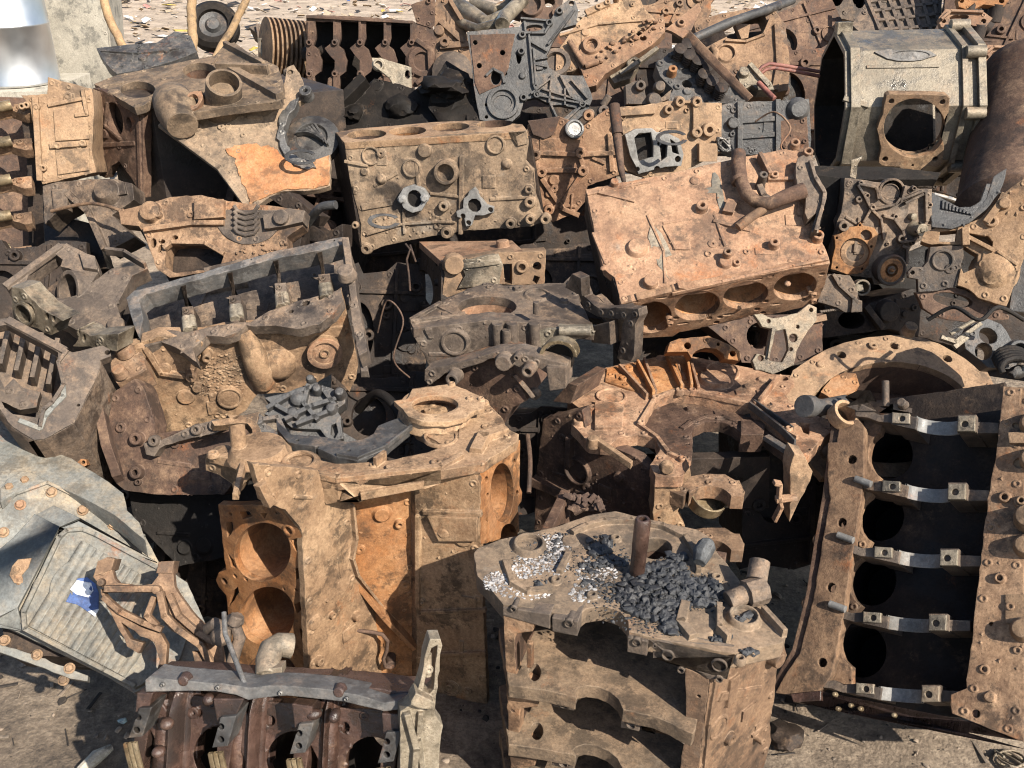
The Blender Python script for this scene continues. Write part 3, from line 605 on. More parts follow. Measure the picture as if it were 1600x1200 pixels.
for j, (sx_, sy_) in enumerate(((0, 0), (-60, 425), (-110, 838), (-180, 1245), (-225, 1690))):
    q = lambda x, y: (x + sx_, y + sy_)
    web = MB(); web.plate(PF.up(-.004), [q(545, 320), q(640, 325), q(700, 352), q(775, 340), q(775, 405), q(690, 395), q(620, 372), q(545, 362)], .10, amp=.001); web.block(PF, [q(775, 335), q(935, 370), q(925, 445), q(770, 410)], .12, .0)
    web.cut(); web.block(PF, [q(1185, 350), q(1300, 350), q(1300, 455), q(1180, 455)], .12, -.002); web.block(PF, [q(1300, 380), q(1430, 385), q(1430, 450), q(1300, 450)], .12, -.02)
    T.part('bulkhead', web, M_GREYB)
    s = MB(); s.plate(PF.up(.006), [q(778, 338), q(885, 345), q(885, 408), q(775, 402)], .012, [(*q(838, 376), 20)], amp=0, jit=0); s.cut(); s.plate(PF.up(.006), [q(1190, 360), q(1296, 358), q(1292, 455), q(1184, 455)], .012, [(*q(1230, 410), 22)], amp=0, jit=0)
    T.part('cap_seat', s, M_ALU)
    sa = MB(); V = []; Fc = []; k = 17
    A, Bq = PF.p(*q(925, 400)), PF.p(*q(1190, 420)); ax = PF.p(*q(1000, 455)) - PF.p(*q(1010, 370)); wdt = ax.length; ax.normalize(); xd = (Bq - A); R_ = xd.length / 2; xd.normalize(); C_ = (A + Bq) / 2; dn = -PF.n
    for i in range(k):
        t = pi * i / (k - 1); o_ = xd * (-cos(t)); d_ = dn * sin(t) * .75
        for rr, hh in ((1, -.5), (1, .5), (1.09, .5), (1.09, -.5)): V.append(C_ + (o_ + d_) * R_ * rr + ax * wdt * hh)
    for i in range(k - 1):
        for e in range(4): Fc.append([i * 4 + e, i * 4 + (e + 1) % 4, i * 4 + 4 + (e + 1) % 4, i * 4 + 4 + e])
    sa.add(V, Fc); T.part('bearing_shell', sa, M_SHELL)
# the far end plate at the foot
ft = MB(); ft.block(PF, [(200, 2060), (330, 2080), (1270, 2270), (1640, 2400), (1640, 2450), (1250, 2350), (400, 2200), (200, 2150)], .16, -.004); ft.cut(); ft.block(PF, [(150, 2100), (340, 2080), (340, 2140), (170, 2150)], .05, .01)
T.part('end_plate', ft, M_WINE)
ftb = MB()
for x, y in ((420, 2100), (520, 2170), (580, 2190), (440, 2190), (790, 2230)): ftb.cut(); ftb.boss(PF, x, y, 15, .010)
T.part('bolt', ftb, M_BRASS)
up_ = MB(); up_.block(PF, [(480, 240), (560, 200), (640, 200), (680, 270), (680, 330), (560, 330), (490, 300)], .06, .0); up_.block(PF, [(690, 300), (780, 280), (900, 310), (900, 340), (780, 330), (690, 340)], .05, -.002); up_.tube([PF.p(735, 300), PF.p(742, 150, .01)], .008, 10); up_.boss(PF, 845, 290, 30, .02)
T.part('end_lug', up_, M_GREYB)
T.done()
# ------------------------------------------------------------------ middle of the heap
random.seed(11)
Z(800, 520)
T = Thing('engine_block', 'pinkish brown V8 block on end behind the charcoal, orange ribs at its back edge', 'engine block')
PR = FV((640, 640, 2.1), (1250, 560, 2.1)); TP2 = Face(at(1000, 400, 2.28), (0, -.05, 1))
A_ = [(420, 155), (560, 125), (700, 95), (800, 105), (1080, 160), (1170, 185), (1250, 190), (1262, 225), (1215, 262), (1240, 312), (1330, 360), (1415, 388), (1428, 440), (1370, 485), (1310, 560), (1262, 545), (1270, 470), (1210, 436), (1060, 325), (820, 275), (720, 268), (640, 297), (570, 415), (650, 470), (700, 540), (795, 590), (760, 640), (640, 640), (618, 590), (662, 520), (640, 470), (560, 455), (470, 470), (440, 500), (345, 490), (265, 405), (320, 350), (250, 300), (300, 215)]
t2 = pl(TP2, A_, .03, [[(1280, 400), (1330, 405), (1325, 455), (1300, 445)], (1212, 203, 22), (1325, 520, 8)], amp=.003)
t2.recess(TP2, 442, 288, 60, .004, rise=.006); t2.recess(TP2, 938, 178, 66, .004, rise=.012)
for x, y in ((300, 405), (1235, 440), (575, 412), (640, 300), (745, 268), (805, 268), (1090, 322), (760, 575)): t2.boss(TP2, x, y, 30 if x < 400 else 18, .012, hole=16 if x < 400 else 7)
for a, b in (((590, 140), (640, 285)), ((690, 120), (760, 262)), ((790, 130), (830, 268)), ((480, 170), (600, 300)), ((1180, 220), (1100, 325))): t2.rib(TP2, [a, b], .008, .02)
t2.rib(TP2, [(1270, 470), (1210, 436), (1060, 322), (820, 272), (725, 264), (640, 293), (566, 415), (648, 473), (698, 543), (790, 588)], .011, .008)
t2.lathe(TP2.p(910, 215, 0), Vector((0, 0, 1)), [(.05, -.02), (.04, .012), (.03, .014), (0, .014)], 24)
t2.block(TP2.up(.01), [(370, 300), (500, 320), (490, 420), (370, 420)], .02)
T.part('end_face', t2, M_PINK)
og = pl(TP2.up(.004), [(425, 158), (700, 100), (790, 112), (830, 180), (800, 262), (720, 262), (640, 290), (520, 250), (415, 215)], .01, amp=.002)
for a, b in (((560, 150), (630, 285)), ((690, 118), (755, 258)), ((780, 130), (800, 255))): og.rib(TP2.up(.004), [a, b], .008, .02)
T.part('ribbed_fan', og, M_ORANGE)
TP3 = TP2.up(-.028); t3 = pl(TP3, [(560, 420), (640, 300), (730, 270), (820, 280), (1060, 330), (1262, 470), (1262, 560), (1180, 500), (1130, 460), (1060, 470), (1015, 440), (985, 415), (930, 395), (860, 398), (815, 420), (800, 450), (808, 500), (800, 590), (700, 545)], .03, [(785, 497, 9), (1010, 445, 9)], amp=.002)
t3.rib(TP3, [(760, 430), (800, 400), (860, 375), (940, 378), (1000, 400)], .012, .006); t3.block(TP3.up(.0), [(1020, 400), (1130, 410), (1120, 470), (1020, 470)], .05, .01)
T.part('bearing_web', t3, M_BROWN)
gl = MB(); gl.rib(TP2, [(1060, 330), (1200, 440), (1260, 500)], .006, .014); gl.rib(TP2, [(1080, 320), (1250, 440)], .005, .014); gl.rib(TP2, [(1140, 470), (1250, 540)], .02, .006)
T.part('gasket_strip', gl, M_DGREY)
st = pl(PR, [(640, 640), (765, 640), (790, 600), (800, 640), (745, 690), (765, 740), (740, 800), (770, 860), (760, 960), (640, 960), (630, 800)], .05, [(712, 672, 8), (655, 828, 8)], amp=.003)
st.boss(PR, 690, 600, 30, .01, hole=0); T.part('rail', st, M_TAN)
rs = pl(PR, [(1262, 540), (1310, 560), (1340, 620), (1330, 660), (1260, 790), (1238, 845), (1245, 700), (1240, 600)], .05); T.part('rail', rs, M_TAN)
for y0, xx in ((690, 0), (930, 20)):
    P3 = Face(PR.p(880, y0 + 10), TP2.n); wb = pl(P3, [(765, y0 - 10), (860, y0 + 20), (940, y0 - 10), (1100, y0), (1040, y0 + 45), (970, y0 + 15)] + arc(875, y0 + 80, 100, 75, -20, -160, 10)[0:11] + [(770, y0 + 60), (700, y0 - 40), (760, y0 - 180), (1200, y0 - 190), (1230, y0 - 60), (1000, y0 - 60)], .035, amp=.003) if False else pl(P3, [(765, y0 + 40), (785, y0 + 10)] + arc(880, y0 + 55, 100, 62, 205, 335, 10) + [(980, y0 + 40), (1035, y0 + 40), (1040, y0 + 12), (1000, y0 - 30), (950, y0 - 60), (860, y0 - 60), (770, y0 - 45), (700, y0 - 30), (690, y0 + 10)], .035, amp=.003)
    wb.block(PR, [(965, y0 + 10), (1035, y0 + 10), (1030, y0 + 60), (965, y0 + 60)], .04, .002); wb.boss(PR, 970, y0 + 25, 16, .006, hole=9, off=.004)
    T.part('bearing_web', wb, M_TAN2)
sh = MB(); c = PR.p(880, 760, -.02); ax = Vector((.25, -.35, .9)); r = 92 * PR.m(880, 760); sh.lathe(c, ax, [(r, -.015), (r, .015), (r - .004, .015), (r - .004, -.015), (r, -.015)], 28); T.part('bearing_shell', sh, M_BRASS)
ck = MB(); ck.rib(PR, [(1170, 665), (1195, 670), (1190, 730), (1200, 770), (1170, 830)], .009, .012); ck.rib(PR, [(1180, 740), (1262, 730)], .012, .012); T.part('clip', ck, M_PINK)
LBf = FV((120, 640, 2.42), (640, 640, 2.18)); lb = pl(LBf, [(140, 385), (310, 345), (340, 480), (470, 520), (560, 560), (640, 640), (640, 900), (100, 880), (110, 620)], .03, amp=.003)
lb.recess(LBf, 297, 612, 58, .014, rise=.012); lb.boss(LBf, 297, 612, 50, .004); lb.rib(LBf, [(270, 460), (265, 580)], .016, .02); lb.rib(LBf, [(110, 660), (250, 720)], .03, .016); lb.boss(LBf, 480, 640, 24, .01)
lb.block(LBf, [(160, 320), (230, 240), (270, 250), (240, 330)], .12, -.02)
T.part('bank_wall', lb, M_BROWN)  # wall in shadow: a darker brown carries the shade
arm = MB(); arm.bar(TP2.p(365, 490, .004), TP2.p(535, 585, -.01), Vector((.4, .9, 0)), Vector((0, 0, 1)), .018, .014); arm.boss(TP2, 360, 500, 28, .02, hole=0); T.part('lug_arm', arm, M_TAN)
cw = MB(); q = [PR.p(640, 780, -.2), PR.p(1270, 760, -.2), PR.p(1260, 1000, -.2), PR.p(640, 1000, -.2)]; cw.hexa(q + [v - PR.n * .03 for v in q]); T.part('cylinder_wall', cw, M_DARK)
T.done()
T = Thing('rust_flake', 'crumpled rusty sheet scrap wedged at the left foot of the pinkish V8 block', 'scrap')
m = MB(); f = FN(330, 770, 2.02, -20, 40)
for i in range(26): 
    x, y = 260 + random.random() * 140, 730 + random.random() * 60; m.rib(f, [(x, y), (x + random.uniform(-30, 30), y + random.uniform(-20, 30))], .012, random.uniform(.004, .02))
m.plate(f, [(255, 770), (280, 740), (400, 740), (410, 790), (270, 800)], .01); m.boss(f, 285, 785, 24, .01); T.part('scrap', m, M_BROWN); T.done()

# flywheel housing ring
Z(1040, 360)
T = Thing('flywheel_housing', 'large tan rusty ring shaped flywheel housing lying behind the tall crankcase', 'flywheel housing')
FRG = FN(1020, 800, 2.42, 8, 66)
out = [(470, 850), (520, 720)] + [(570, 625), (640, 575), (720, 530), (800, 500), (900, 478), (1000, 468), (1090, 470), (1150, 480), (1220, 505), (1290, 545), (1350, 580), (1435, 630), (1500, 755), (1500, 950), (1200, 1100), (700, 1100)]
rg = pl(FRG, out, .022, [(1008, 812, 366, 226), (785, 555, 22), (1022, 515, 22), (1258, 572, 22)], amp=.0025); rg.boss(FRG, 1080, 458, 30, .03); rg.boss(FRG, 690, 600, 18, .006)
T.part('ring', rg, M_TAN)
iw = MB().bore(FRG, (1008, 812, 366, 226), .13, .012, close=True); T.part('bowl', iw, M_BROWN)
lp = MB(); lp.plate(FRG.up(-.004), [(690, 720), (740, 660), (800, 632), (850, 640), (866, 690), (840, 725), (740, 750)], .05, amp=.002); T.part('rust_pad', lp, M_ORANGE)
lp = MB(); lp.plate(FRG.up(-.004), [(1395, 690), (1440, 740), (1495, 770), (1490, 815), (1400, 830), (1370, 760)], .05, amp=.002); T.part('rust_pad', lp, M_ORANGE)
T.done()
T = Thing('coolant_pipe', 'short dark pipe stub beside the left edge of the rusty ring', 'pipe')
m = MB(); m.tube([at(620, 785, 2.2), at(700, 790, 2.25), at(800, 770, 2.3)], .02, 16); m.tube([at(618, 785, 2.19), at(650, 786, 2.21)], .026, 16); T.part('pipe', m, M_DGREY); T.done()

# the big tan block lying with its deck of four bores downward
Z(880, 200, .275)
T = Thing('engine_block', 'big rusty tan block tipped so its row of four oval bores faces down', 'engine block')
SF = FN(330, 1000, 2.42, -4, 52); DF = FE(SF, (330, 1000), (1510, 765), (800, 500), 88)
sd = pl(SF, [(130, 350), (330, 310), (600, 260), (900, 190), (1130, 145), (1270, 118), (1400, 150), (1420, 260), (1480, 350), (1480, 450), (1440, 600), (1500, 700), (1515, 770), (1300, 800), (900, 890), (620, 930), (330, 1000), (290, 850), (230, 800), (180, 600)], .03, amp=.004, grid=.014)
sd.boss(SF, 420, 685, 62, .014, taper=.85); sd.boss(SF, 495, 885, 42, .02); sd.boss(SF, 785, 460, 36, .02, hole=14); sd.boss(SF, 1192, 675, 32, .026, hole=12); sd.boss(SF, 920, 770, 40, .014); sd.boss(SF, 925, 740, 28, .034, hole=12); sd.boss(SF, 1310, 105, 30, .02, hole=14); sd.boss(SF, 1385, 155, 30, .02, hole=14); sd.boss(SF, 1440, 630, 34, .022, hole=15); sd.boss(SF, 1195, 285, 26, .02, hole=10); sd.boss(SF, 290, 320, 24, .016)
sd.lathe(SF.p(750, 300, -.01), SF.n, [(.016, 0), (.014, .012), (.006, .018), (0, .018)], 16)
for a in ([(140, 380), (330, 340), (480, 310)], [(480, 500), (570, 700), (580, 880)], [(570, 560), (640, 690)], [(570, 545), (720, 520)], [(860, 500), (920, 670)], [(300, 870), (350, 860)], [(170, 600), (240, 770)]): sd.rib(SF, a, .008, .004)
sd.rib(SF, [(1110, 180), (1165, 290)], .012, .03); sd.rib(SF, [(1165, 300), (1310, 300)], .012, .012); sd.rib(SF, [(620, 940), (900, 880), (1300, 790), (1500, 750)], .01, .008); sd.block(SF, [(930, 420), (990, 430), (960, 500), (900, 490)], .02, .016)
for i in range(40): sd.lathe(SF.p(random.uniform(200, 1350), random.uniform(330, 900), -.001), SF.n, [(random.uniform(.003, .009), 0), (.003, .003), (0, .004)], 7)
T.part('side_wall', sd, M_PINK)
chip = pl(SF.up(.0012), [(850, 240), (840, 330), (760, 360), (870, 370), (880, 430), (900, 490), (920, 440), (900, 330), (880, 270)], .003, amp=0); T.part('paint_patch', chip, M_PAINT)
chip = pl(SF.up(.0012), [(500, 540), (560, 600), (620, 720), (560, 740), (600, 860), (540, 780), (480, 620)], .003, amp=0); T.part('paint_patch', chip, M_ALU)
bor = [(505, 1075, 112, 88, -14), (762, 1010, 130, 80, -12), (1037, 950, 130, 74, -12), (1318, 900, 124, 76, -12)]
sl = []
for x, y in ((640, 915), (640, 945), (905, 895), (1180, 840), (640, 1080), (890, 1075), (830, 1080), (870, 1105), (1135, 1050), (1100, 1030), (1150, 985), (1410, 940), (1365, 975), (1470, 830), (410, 985), (1480, 790)): sl.append((x, y, 18, 9, -10))
for x, y in ((430, 1180), (680, 1110), (940, 1060), (560, 965), (820, 915), (1100, 860), (1390, 790), (1210, 1000)): sl.append((x, y, 34, 6, -8))
dk = pl(DF, [(330, 1000), (620, 930), (660, 905), (700, 915), (900, 880), (1300, 800), (1512, 768), (1490, 880), (1440, 1000), (1400, 1010), (1180, 1060), (1100, 1060), (920, 1100), (880, 1140), (830, 1130), (660, 1160), (620, 1185), (420, 1195), (380, 1100)], .02, bor + sl, amp=.0008)
for x, y in ((600, 1080), (605, 1110), (1420, 945), (1420, 980)): dk.boss(DF, x, y, 20, .006, hole=9)
T.part('deck', dk, M_PINK)
for b in bor: T.part('cylinder_bore', MB().bore(DF, b, .16), M_ORANGE)
LE = FE(SF, (130, 350), (330, 1000), (800, 500), 90)
le = MB(); q = [SF.p(128, 350, -.004), SF.p(225, 690, -.004), SF.p(335, 1000, -.004)]; b_ = -SF.n * .2; le.hexa([q[0], q[1], q[1] + b_, q[0] + b_ * .6] + [v + SF.u * .03 for v in (q[0], q[1], q[1] + b_, q[0] + b_ * .6)]); le.hexa([q[1], q[2], q[2] + b_, q[1] + b_] + [v + SF.u * .03 for v in (q[1], q[2], q[2] + b_, q[1] + b_)])
T.part('end_wall', le, M_DARK)
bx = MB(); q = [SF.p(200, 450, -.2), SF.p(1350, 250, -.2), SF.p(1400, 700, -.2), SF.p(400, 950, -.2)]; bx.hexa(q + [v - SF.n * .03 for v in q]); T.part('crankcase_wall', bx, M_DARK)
T.done()
T = Thing('water_pipe', 'bent brown water pipe elbow bolted to the side of the big tipped tan block', 'pipe')
m = MB(); P = [SF.p(985, 180, .03), SF.p(985, 260, .03), SF.p(1000, 350, .032), SF.p(1030, 420, .035), SF.p(1080, 470, .04), SF.p(1150, 490, .045), SF.p(1230, 460, .05), SF.p(1340, 420, .05)]
m.tube(P, [.019, .019, .0175, .0175, .017, .017, .019, .021], 18); m.tube([SF.p(984, 325, .03), SF.p(990, 345, .03)], .0215, 18); T.part('pipe', m, M_BROWN)
m = MB(); m.tube([SF.p(985, 590, .02), SF.p(1060, 540, .028), SF.p(1130, 500, .034)], .012, 14, hollow=1); T.part('branch_pipe', m, M_TAN2)
m = MB(); m.rib(SF.up(.045), [(1115, 335), (1140, 390), (1200, 430)], .018, .008); m.boss(SF, 1117, 335, 26, .055, hole=10); T.part('bracket', m, M_GREYB)
T.done()
T = Thing('mounting_bracket', 'dark iron mounting bracket bowed round the right end of the big tipped tan block', 'bracket')
f = SF.up(.035); m = pl(f, [(1330, 170), (1370, 150), (1410, 160), (1440, 260), (1500, 370), (1490, 430), (1460, 520), (1450, 600), (1410, 590), (1440, 480), (1390, 520), (1370, 480), (1380, 400), (1330, 350), (1320, 250)], .03, [(1383, 152, 14)], amp=.002); m.rib(f, [(1400, 200), (1430, 300), (1480, 380), (1470, 450), (1430, 590)], .01, .012)
T.part('bracket', m, M_GREYB); T.done()

# thin whitish gasket frame and the orange bearing caps below the big block
Z(1040, 360)
T = Thing('cast_frame', 'whitish cast gasket frame with a square opening hanging below the tipped tan block', 'gasket frame')
f = FN(530, 480, 2.28, 5, 30)
m = pl(f, [(395, 375), (430, 370), (480, 395), (590, 370), (640, 330), (675, 345), (672, 400), (610, 490), (585, 540), (570, 600), (480, 640), (400, 620), (388, 580), (410, 550), (445, 560), (470, 440), (430, 430)], .016, [[(490, 450), (535, 440), (545, 490), (550, 530), (520, 590), (460, 580)], (570, 480, 20), (650, 355, 10), (560, 530, 9), (425, 570, 14), (460, 405, 10), (590, 430, 9)], amp=.001)
m.rib(f, [(475, 440), (455, 570)], .006, .008); T.part('frame', m, M_ALU); T.done()
T = Thing('bearing_cap', 'bright orange rusty bearing cap below the row of oval bores', 'bearing cap')
f = FN(180, 520, 2.42, 0, 35)
m = pl(f, [(5, 545), (20, 500), (60, 485), (190, 470), (260, 500), (330, 540), (330, 580), (270, 575)] + arc(190, 575, 75, 52, -5, -175, 9) + [(100, 540)], .06, [(98, 515, 16), (300, 550, 14), (235, 508, 8)], amp=.002); T.part('cap', m, M_ORANGE); T.done()
T = Thing('engine_block', 'shadowed brown casting wedged under the tipped block beside the whitish frame', 'engine block')
f = FN(330, 520, 2.55, 4, 25); m = pl(f, [(190, 430), (400, 380), (700, 370), (700, 560), (560, 600), (340, 590), (330, 540)], .1, [(420, 470, 60)], amp=.004); T.part('casting', m, M_BROWN)
m2 = MB(); m2.boss(f, 300, 560, 30, .02, hole=12); m2.rib(f, [(560, 420), (700, 390)], .02, .02); T.part('boss', m2, M_TAN2); T.done()
# grey brown block with the open round port on its top
Z(520, 360)
T = Thing('engine_block', 'grey brown block with a wide round port on its flat top, mid heap', 'engine block')
H = Face(at(700, 350, 2.38), (0.02, -.12, 1)); FV1 = FV((350, 437, 2.30), (760, 405, 2.28))
tp = pl(H, [(345, 405), (420, 360), (500, 310), (600, 262), (690, 232), (760, 245), (880, 243), (960, 235), (1030, 235), (1075, 190), (1112, 212), (1122, 262), (1095, 300), (1130, 370), (1170, 450), (1060, 440), (960, 430), (850, 410), (700, 397), (560, 415), (360, 438)], .025, [(690, 340, 130, 47)], amp=.002)
tp.boss(H, 912, 290, 62, .006, hole=46, deep=.012); tp.rib(H, [(350, 405), (480, 330)], .012, .008); tp.rib(H, [(350, 410), (560, 385)], .01, .008); tp.rib(H, [(460, 340), (560, 390)], .008, .006)
for x, y in ((620, 405), (760, 403), (700, 258), (370, 410), (1060, 240)): tp.boss(H, x, y, 16, .006, hole=6)
T.part('top_face', tp, M_GREYB); T.part('port', MB().bore(H, (690, 340, 130, 47), .07, close=True), M_PINK)
fw_ = pl(FV1, [(350, 440), (560, 418), (700, 400), (860, 412), (990, 430), (1160, 450), (1140, 480), (920, 500), (830, 560), (720, 545), (600, 580), (430, 605)], .05, amp=.003)
fw_.boss(FV1, 545, 500, 68, .006, hole=50, deep=.009); fw_.block(FV1, [(410, 440), (440, 438), (450, 480), (430, 480)], .02, .004)
fw_.tube([FV1.p(775, 430, .018), FV1.p(778, 525, .018)], .010, 12)
for x in (735, 800, 900): fw_.tube([FV1.p(x, 410, .004), FV1.p(x + 5, 520, .004)], .014, 12)
fw_.tube([FV1.p(908, 320, .0), FV1.p(908, 370, .0)], .008, 10); T.part('front_wall', fw_, M_GREYB)
sp_ = MB(); sp_.tube([FV1.p(1010, 440, .01), FV1.p(1150, 440, .012)], .013, 14); sp_.plate(FV1.up(.01), [(880, 460), (960, 440), (1160, 440), (1170, 470), (1100, 480), (1060, 500), (940, 540), (880, 510)], .03, amp=.003)
T.part('spigot', sp_, M_ALU)
H2 = Face(FV1.p(720, 560), H.n); F2 = FV((410, 620, 2.24), (1045, 600, 2.12))
lf = pl(F2, [(410, 622), (560, 592), (720, 548), (830, 545), (900, 560), (1045, 600), (1045, 690), (975, 705), (960, 640), (915, 610), (850, 620), (800, 595), (740, 600), (720, 570), (600, 610), (560, 625), (500, 640), (430, 690), (412, 670)], .05, amp=.002)
lf.boss(F2, 550, 645, 32, .03, hole=16); lf.boss(F2, 885, 608, 30, .03, hole=15); lf.boss(F2, 770, 580, 40, .02); lf.boss(F2, 830, 555, 16, .02, hole=6); lf.block(F2, [(960, 600), (1045, 605), (1045, 695), (975, 705)], .03, .012)
T.part('flange', lf, M_GREYB)
ra = FV((1095, 280, 2.34), (1350, 380, 2.22)); r_ = pl(ra, [(1090, 262), (1110, 260), (1125, 300), (1190, 350), (1260, 345), (1365, 350), (1370, 385), (1350, 420), (1345, 560), (1330, 585), (1270, 570), (1300, 400), (1180, 385), (1120, 350)], .03, [(1350, 370, 8)], amp=.002)
r_.plate(ra, [(1125, 310), (1190, 370), (1310, 395), (1290, 560), (1160, 450)], .02, off=-.04); r_.block(ra, [(1180, 420), (1260, 400), (1265, 500), (1180, 490)], .03, .02); r_.block(ra, [(1050, 250), (1080, 190), (1120, 210), (1125, 290)], .03, .01)
T.part('arm', r_, M_GREYB)
br = MB(); c = F2.p(1005, 545, -.03); br.plate(F2.up(-.018), arc(1005, 562, 84, 70, 5, -185, 16) + arc(1005, 562, 68, 54, -180, 0, 14), .03, amp=0, jit=0); T.part('bearing_shell', br, M_BRASS); bh = MB(); bh.plate(F2.up(-.04), (1005, 585, 66, 72), .02, amp=0); T.part('hole_shade_disc', bh, M_BLACK)  # black disc under the arch paints the shade of a hole
lo_ = MB(); fl_ = FV((430, 690, 2.30), (800, 640, 2.2)); lo_.plate(fl_, [(420, 640), (720, 570), (800, 620), (870, 760), (800, 790), (740, 900), (420, 900)], .14, amp=.004); T.part('skirt', lo_, M_BROWN)
st = MB(); st.bar(F2.p(800, 660, -.02), F2.p(885, 760, -.02), Vector((1, 0, .5)), Vector((0, -1, .3)), .012, .01); st.boss(F2, 885, 755, 26, .01, hole=9, off=-.03); T.part('link', st, M_GREYB)
T.done()

# greenish block end behind it
T = Thing('engine_block', 'pale greenish block end with pale orange rusty corner between two dark gaps', 'engine block')
f = FN(700, 180, 2.62, 6, 8); fT = FE(f, (490, 145), (950, 90), (700, 200), 88); fL = FE(f, (490, 145), (480, 300), (700, 200), 80)
m = pl(f, [(490, 150), (580, 130), (740, 100), (850, 95), (952, 90), (945, 245), (720, 240), (560, 280), (485, 310), (500, 200)], .05, [(842, 165, 16), (912, 160, 20), [(900, 200), (925, 210), (910, 240), (890, 230)], [(760, 150), (800, 150), (800, 240), (770, 240)]], amp=.003)
m.boss(f, 540, 150, 46, .02, hole=0); m.boss(f, 842, 162, 28, .012, hole=15); T.part('end_face', m, M_TAN)
m = pl(f.up(.012), [(575, 135), (740, 105), (760, 150), (745, 240), (560, 260), (590, 200), (580, 170)], .02, amp=.003); m.rib(f.up(.012), [(585, 160), (740, 140)], .014, .006); T.part('cover', m, M_ALU)
m = MB(); q = [f.p(490, 145, -.002), f.p(850, 92, -.002), fT.p(800, 45), fT.p(385, 50)]; m.hexa(q + [v + Vector((0, 0, -.02)) for v in q]); m.boss(fT, 760, 75, 30, .02); T.part('top_face', m, M_PINK)
m = MB(); A0, A1 = f.p(487, 150, -.003), f.p(480, 330, -.003); b_ = Vector((-.08, .35, 0)); q = [A0, A0 + b_, A1 + b_ + Vector((0, 0, -.12)), A1 + Vector((0, 0, -.12))]
sf = Face(A0, (A1 - A0).cross(b_)); m.plate(sf, [(345, 65), (390, 52), (485, 150), (482, 330), (330, 500), (290, 330)], .03, [(405, 260, 42, 85, -8)], amp=.002); T.part('side_wall', m, M_DARK); T.done()
T = Thing('wire', 'thin bent rusty wire hanging down from under the four cylinder block', 'wire')
m = MB(); m.tube([at(325, 60, 2.5), at(345, 85, 2.49), at(330, 130, 2.5), at(340, 200, 2.5), at(345, 270, 2.5)], .003, 6); m.tube([at(345, 65, 2.5), at(360, 110, 2.49), at(370, 140, 2.5)], .003, 6); T.part('wire', m, M_BROWN); T.done()

# four cylinder block with its plugs and flanges
Z(480, 0)
T = Thing('engine_block', 'tan four cylinder block lying level, bores on top and two pale flanges on its side', 'engine block')
f = FN(165, 635, 2.86, -7, 6); fT = FE(f, (165, 635), (985, 585), (600, 800), 81)
m = pl(f, [(165, 635), (400, 622), (600, 605), (850, 590), (980, 585), (985, 640), (975, 720), (1010, 760), (1015, 860), (1050, 960), (1060, 985), (1000, 1010), (860, 1020), (700, 1030), (500, 1065), (350, 1095), (290, 1120), (240, 1120), (240, 1000), (190, 800)], .03, [(935, 590, 10)], amp=.003, grid=.014)
m.recess(f, 285, 695, 34, .006, rise=.006); m.recess(f, 467, 750, 34, .003, rise=.008); m.recess(f, 842, 645, 34, .005, rise=.008); m.boss(f, 525, 672, 32, .012)
m.lathe(f.p(625, 765, -.002), f.n, [(.038, -.01), (.037, .028), (.034, .034), (.026, .034), (.025, .008), (.02, .007), (0, .007)], 34); m.boss(f, 618, 775, 14, .004, hole=8)
m.rib(f, [(270, 1045), (420, 1000), (560, 990), (660, 990)], .008, .008); m.rib(f, [(430, 940), (435, 1040)], .008, .008); m.rib(f, [(690, 700), (685, 1040)], .014, .008); m.rib(f, [(250, 925), (370, 905)], .02, .006); m.rib(f, [(820, 890), (980, 880)], .01, .005); m.rib(f, [(170, 720), (270, 740)], .01, .006)
for x, y in ((330, 800), (890, 730)): m.lathe(f.p(x, y, -.012), f.n + Vector((0, 0, -.2)), [(.02, 0), (.016, .014), (.006, .024), (0, .026)], 18)
for x, y, r, h in ((995, 900, 26, .018), (910, 995, 24, .02), (998, 975, 24, .02), (612, 918, 24, .02), (625, 1035, 28, .018), (1065, 975, 24, .022), (990, 845, 20, .012), (215, 1005, 16, .01), (265, 1110, 26, .01)): m.boss(f, x, y, r, h, hole=r * .4)
for i in range(60): m.lathe(f.p(random.uniform(270, 680), random.uniform(940, 1040), -.001), f.n, [(random.uniform(.003, .006), 0), (.003, .003), (0, .004)], 7)
m.block(f, [(900, 590), (980, 585), (985, 640), (940, 650), (930, 610)], .02, .006)
T.part('side_wall', m, M_TANG)
bo = [(265, 600, 88, 21, -3), (447, 585, 84, 20, -3), (640, 567, 84, 19, -3), (835, 553, 80, 16, -3)]
m = pl(fT, [(165, 637), (985, 587), (960, 555), (740, 538), (560, 545), (400, 560), (210, 575), (128, 592)], .02, bo, amp=.001); T.part('deck', m, M_TAN)
for i, b in enumerate(bo): T.part('cylinder_bore', MB().bore(fT, b, .15), M_ORANGE if i == 1 else M_BROWN)  # second bore coloured brighter, painted as the sunlit one
fl = FE(f, (165, 635), (240, 1115), (600, 800), 96); m = MB(); q = [f.p(163, 637, -.003), f.p(238, 1115, -.003)]; b_ = (Vector((-.30, .80, .0))).normalized() * .24
m.hexa([q[0], q[0] + b_, q[1] + b_, q[1]] + [v + f.u * .02 for v in (q[0], q[0] + b_, q[1] + b_, q[1])]); T.part('end_wall', m, M_DARK)  # end turned from the sun, its shade put into the colour
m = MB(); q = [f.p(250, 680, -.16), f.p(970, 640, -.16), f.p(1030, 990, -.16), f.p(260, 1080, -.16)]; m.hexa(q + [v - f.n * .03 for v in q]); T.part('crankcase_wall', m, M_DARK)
m = pl(f.up(.02), [(405, 880), (430, 840), (470, 825), (520, 845), (545, 880), (510, 940), (470, 950), (430, 930)], .02, [(478, 888, 34, 40)], amp=.001)
for x, y in ((430, 885), (530, 880)): m.bolt(f, x, y, 15, .012, off=.02)
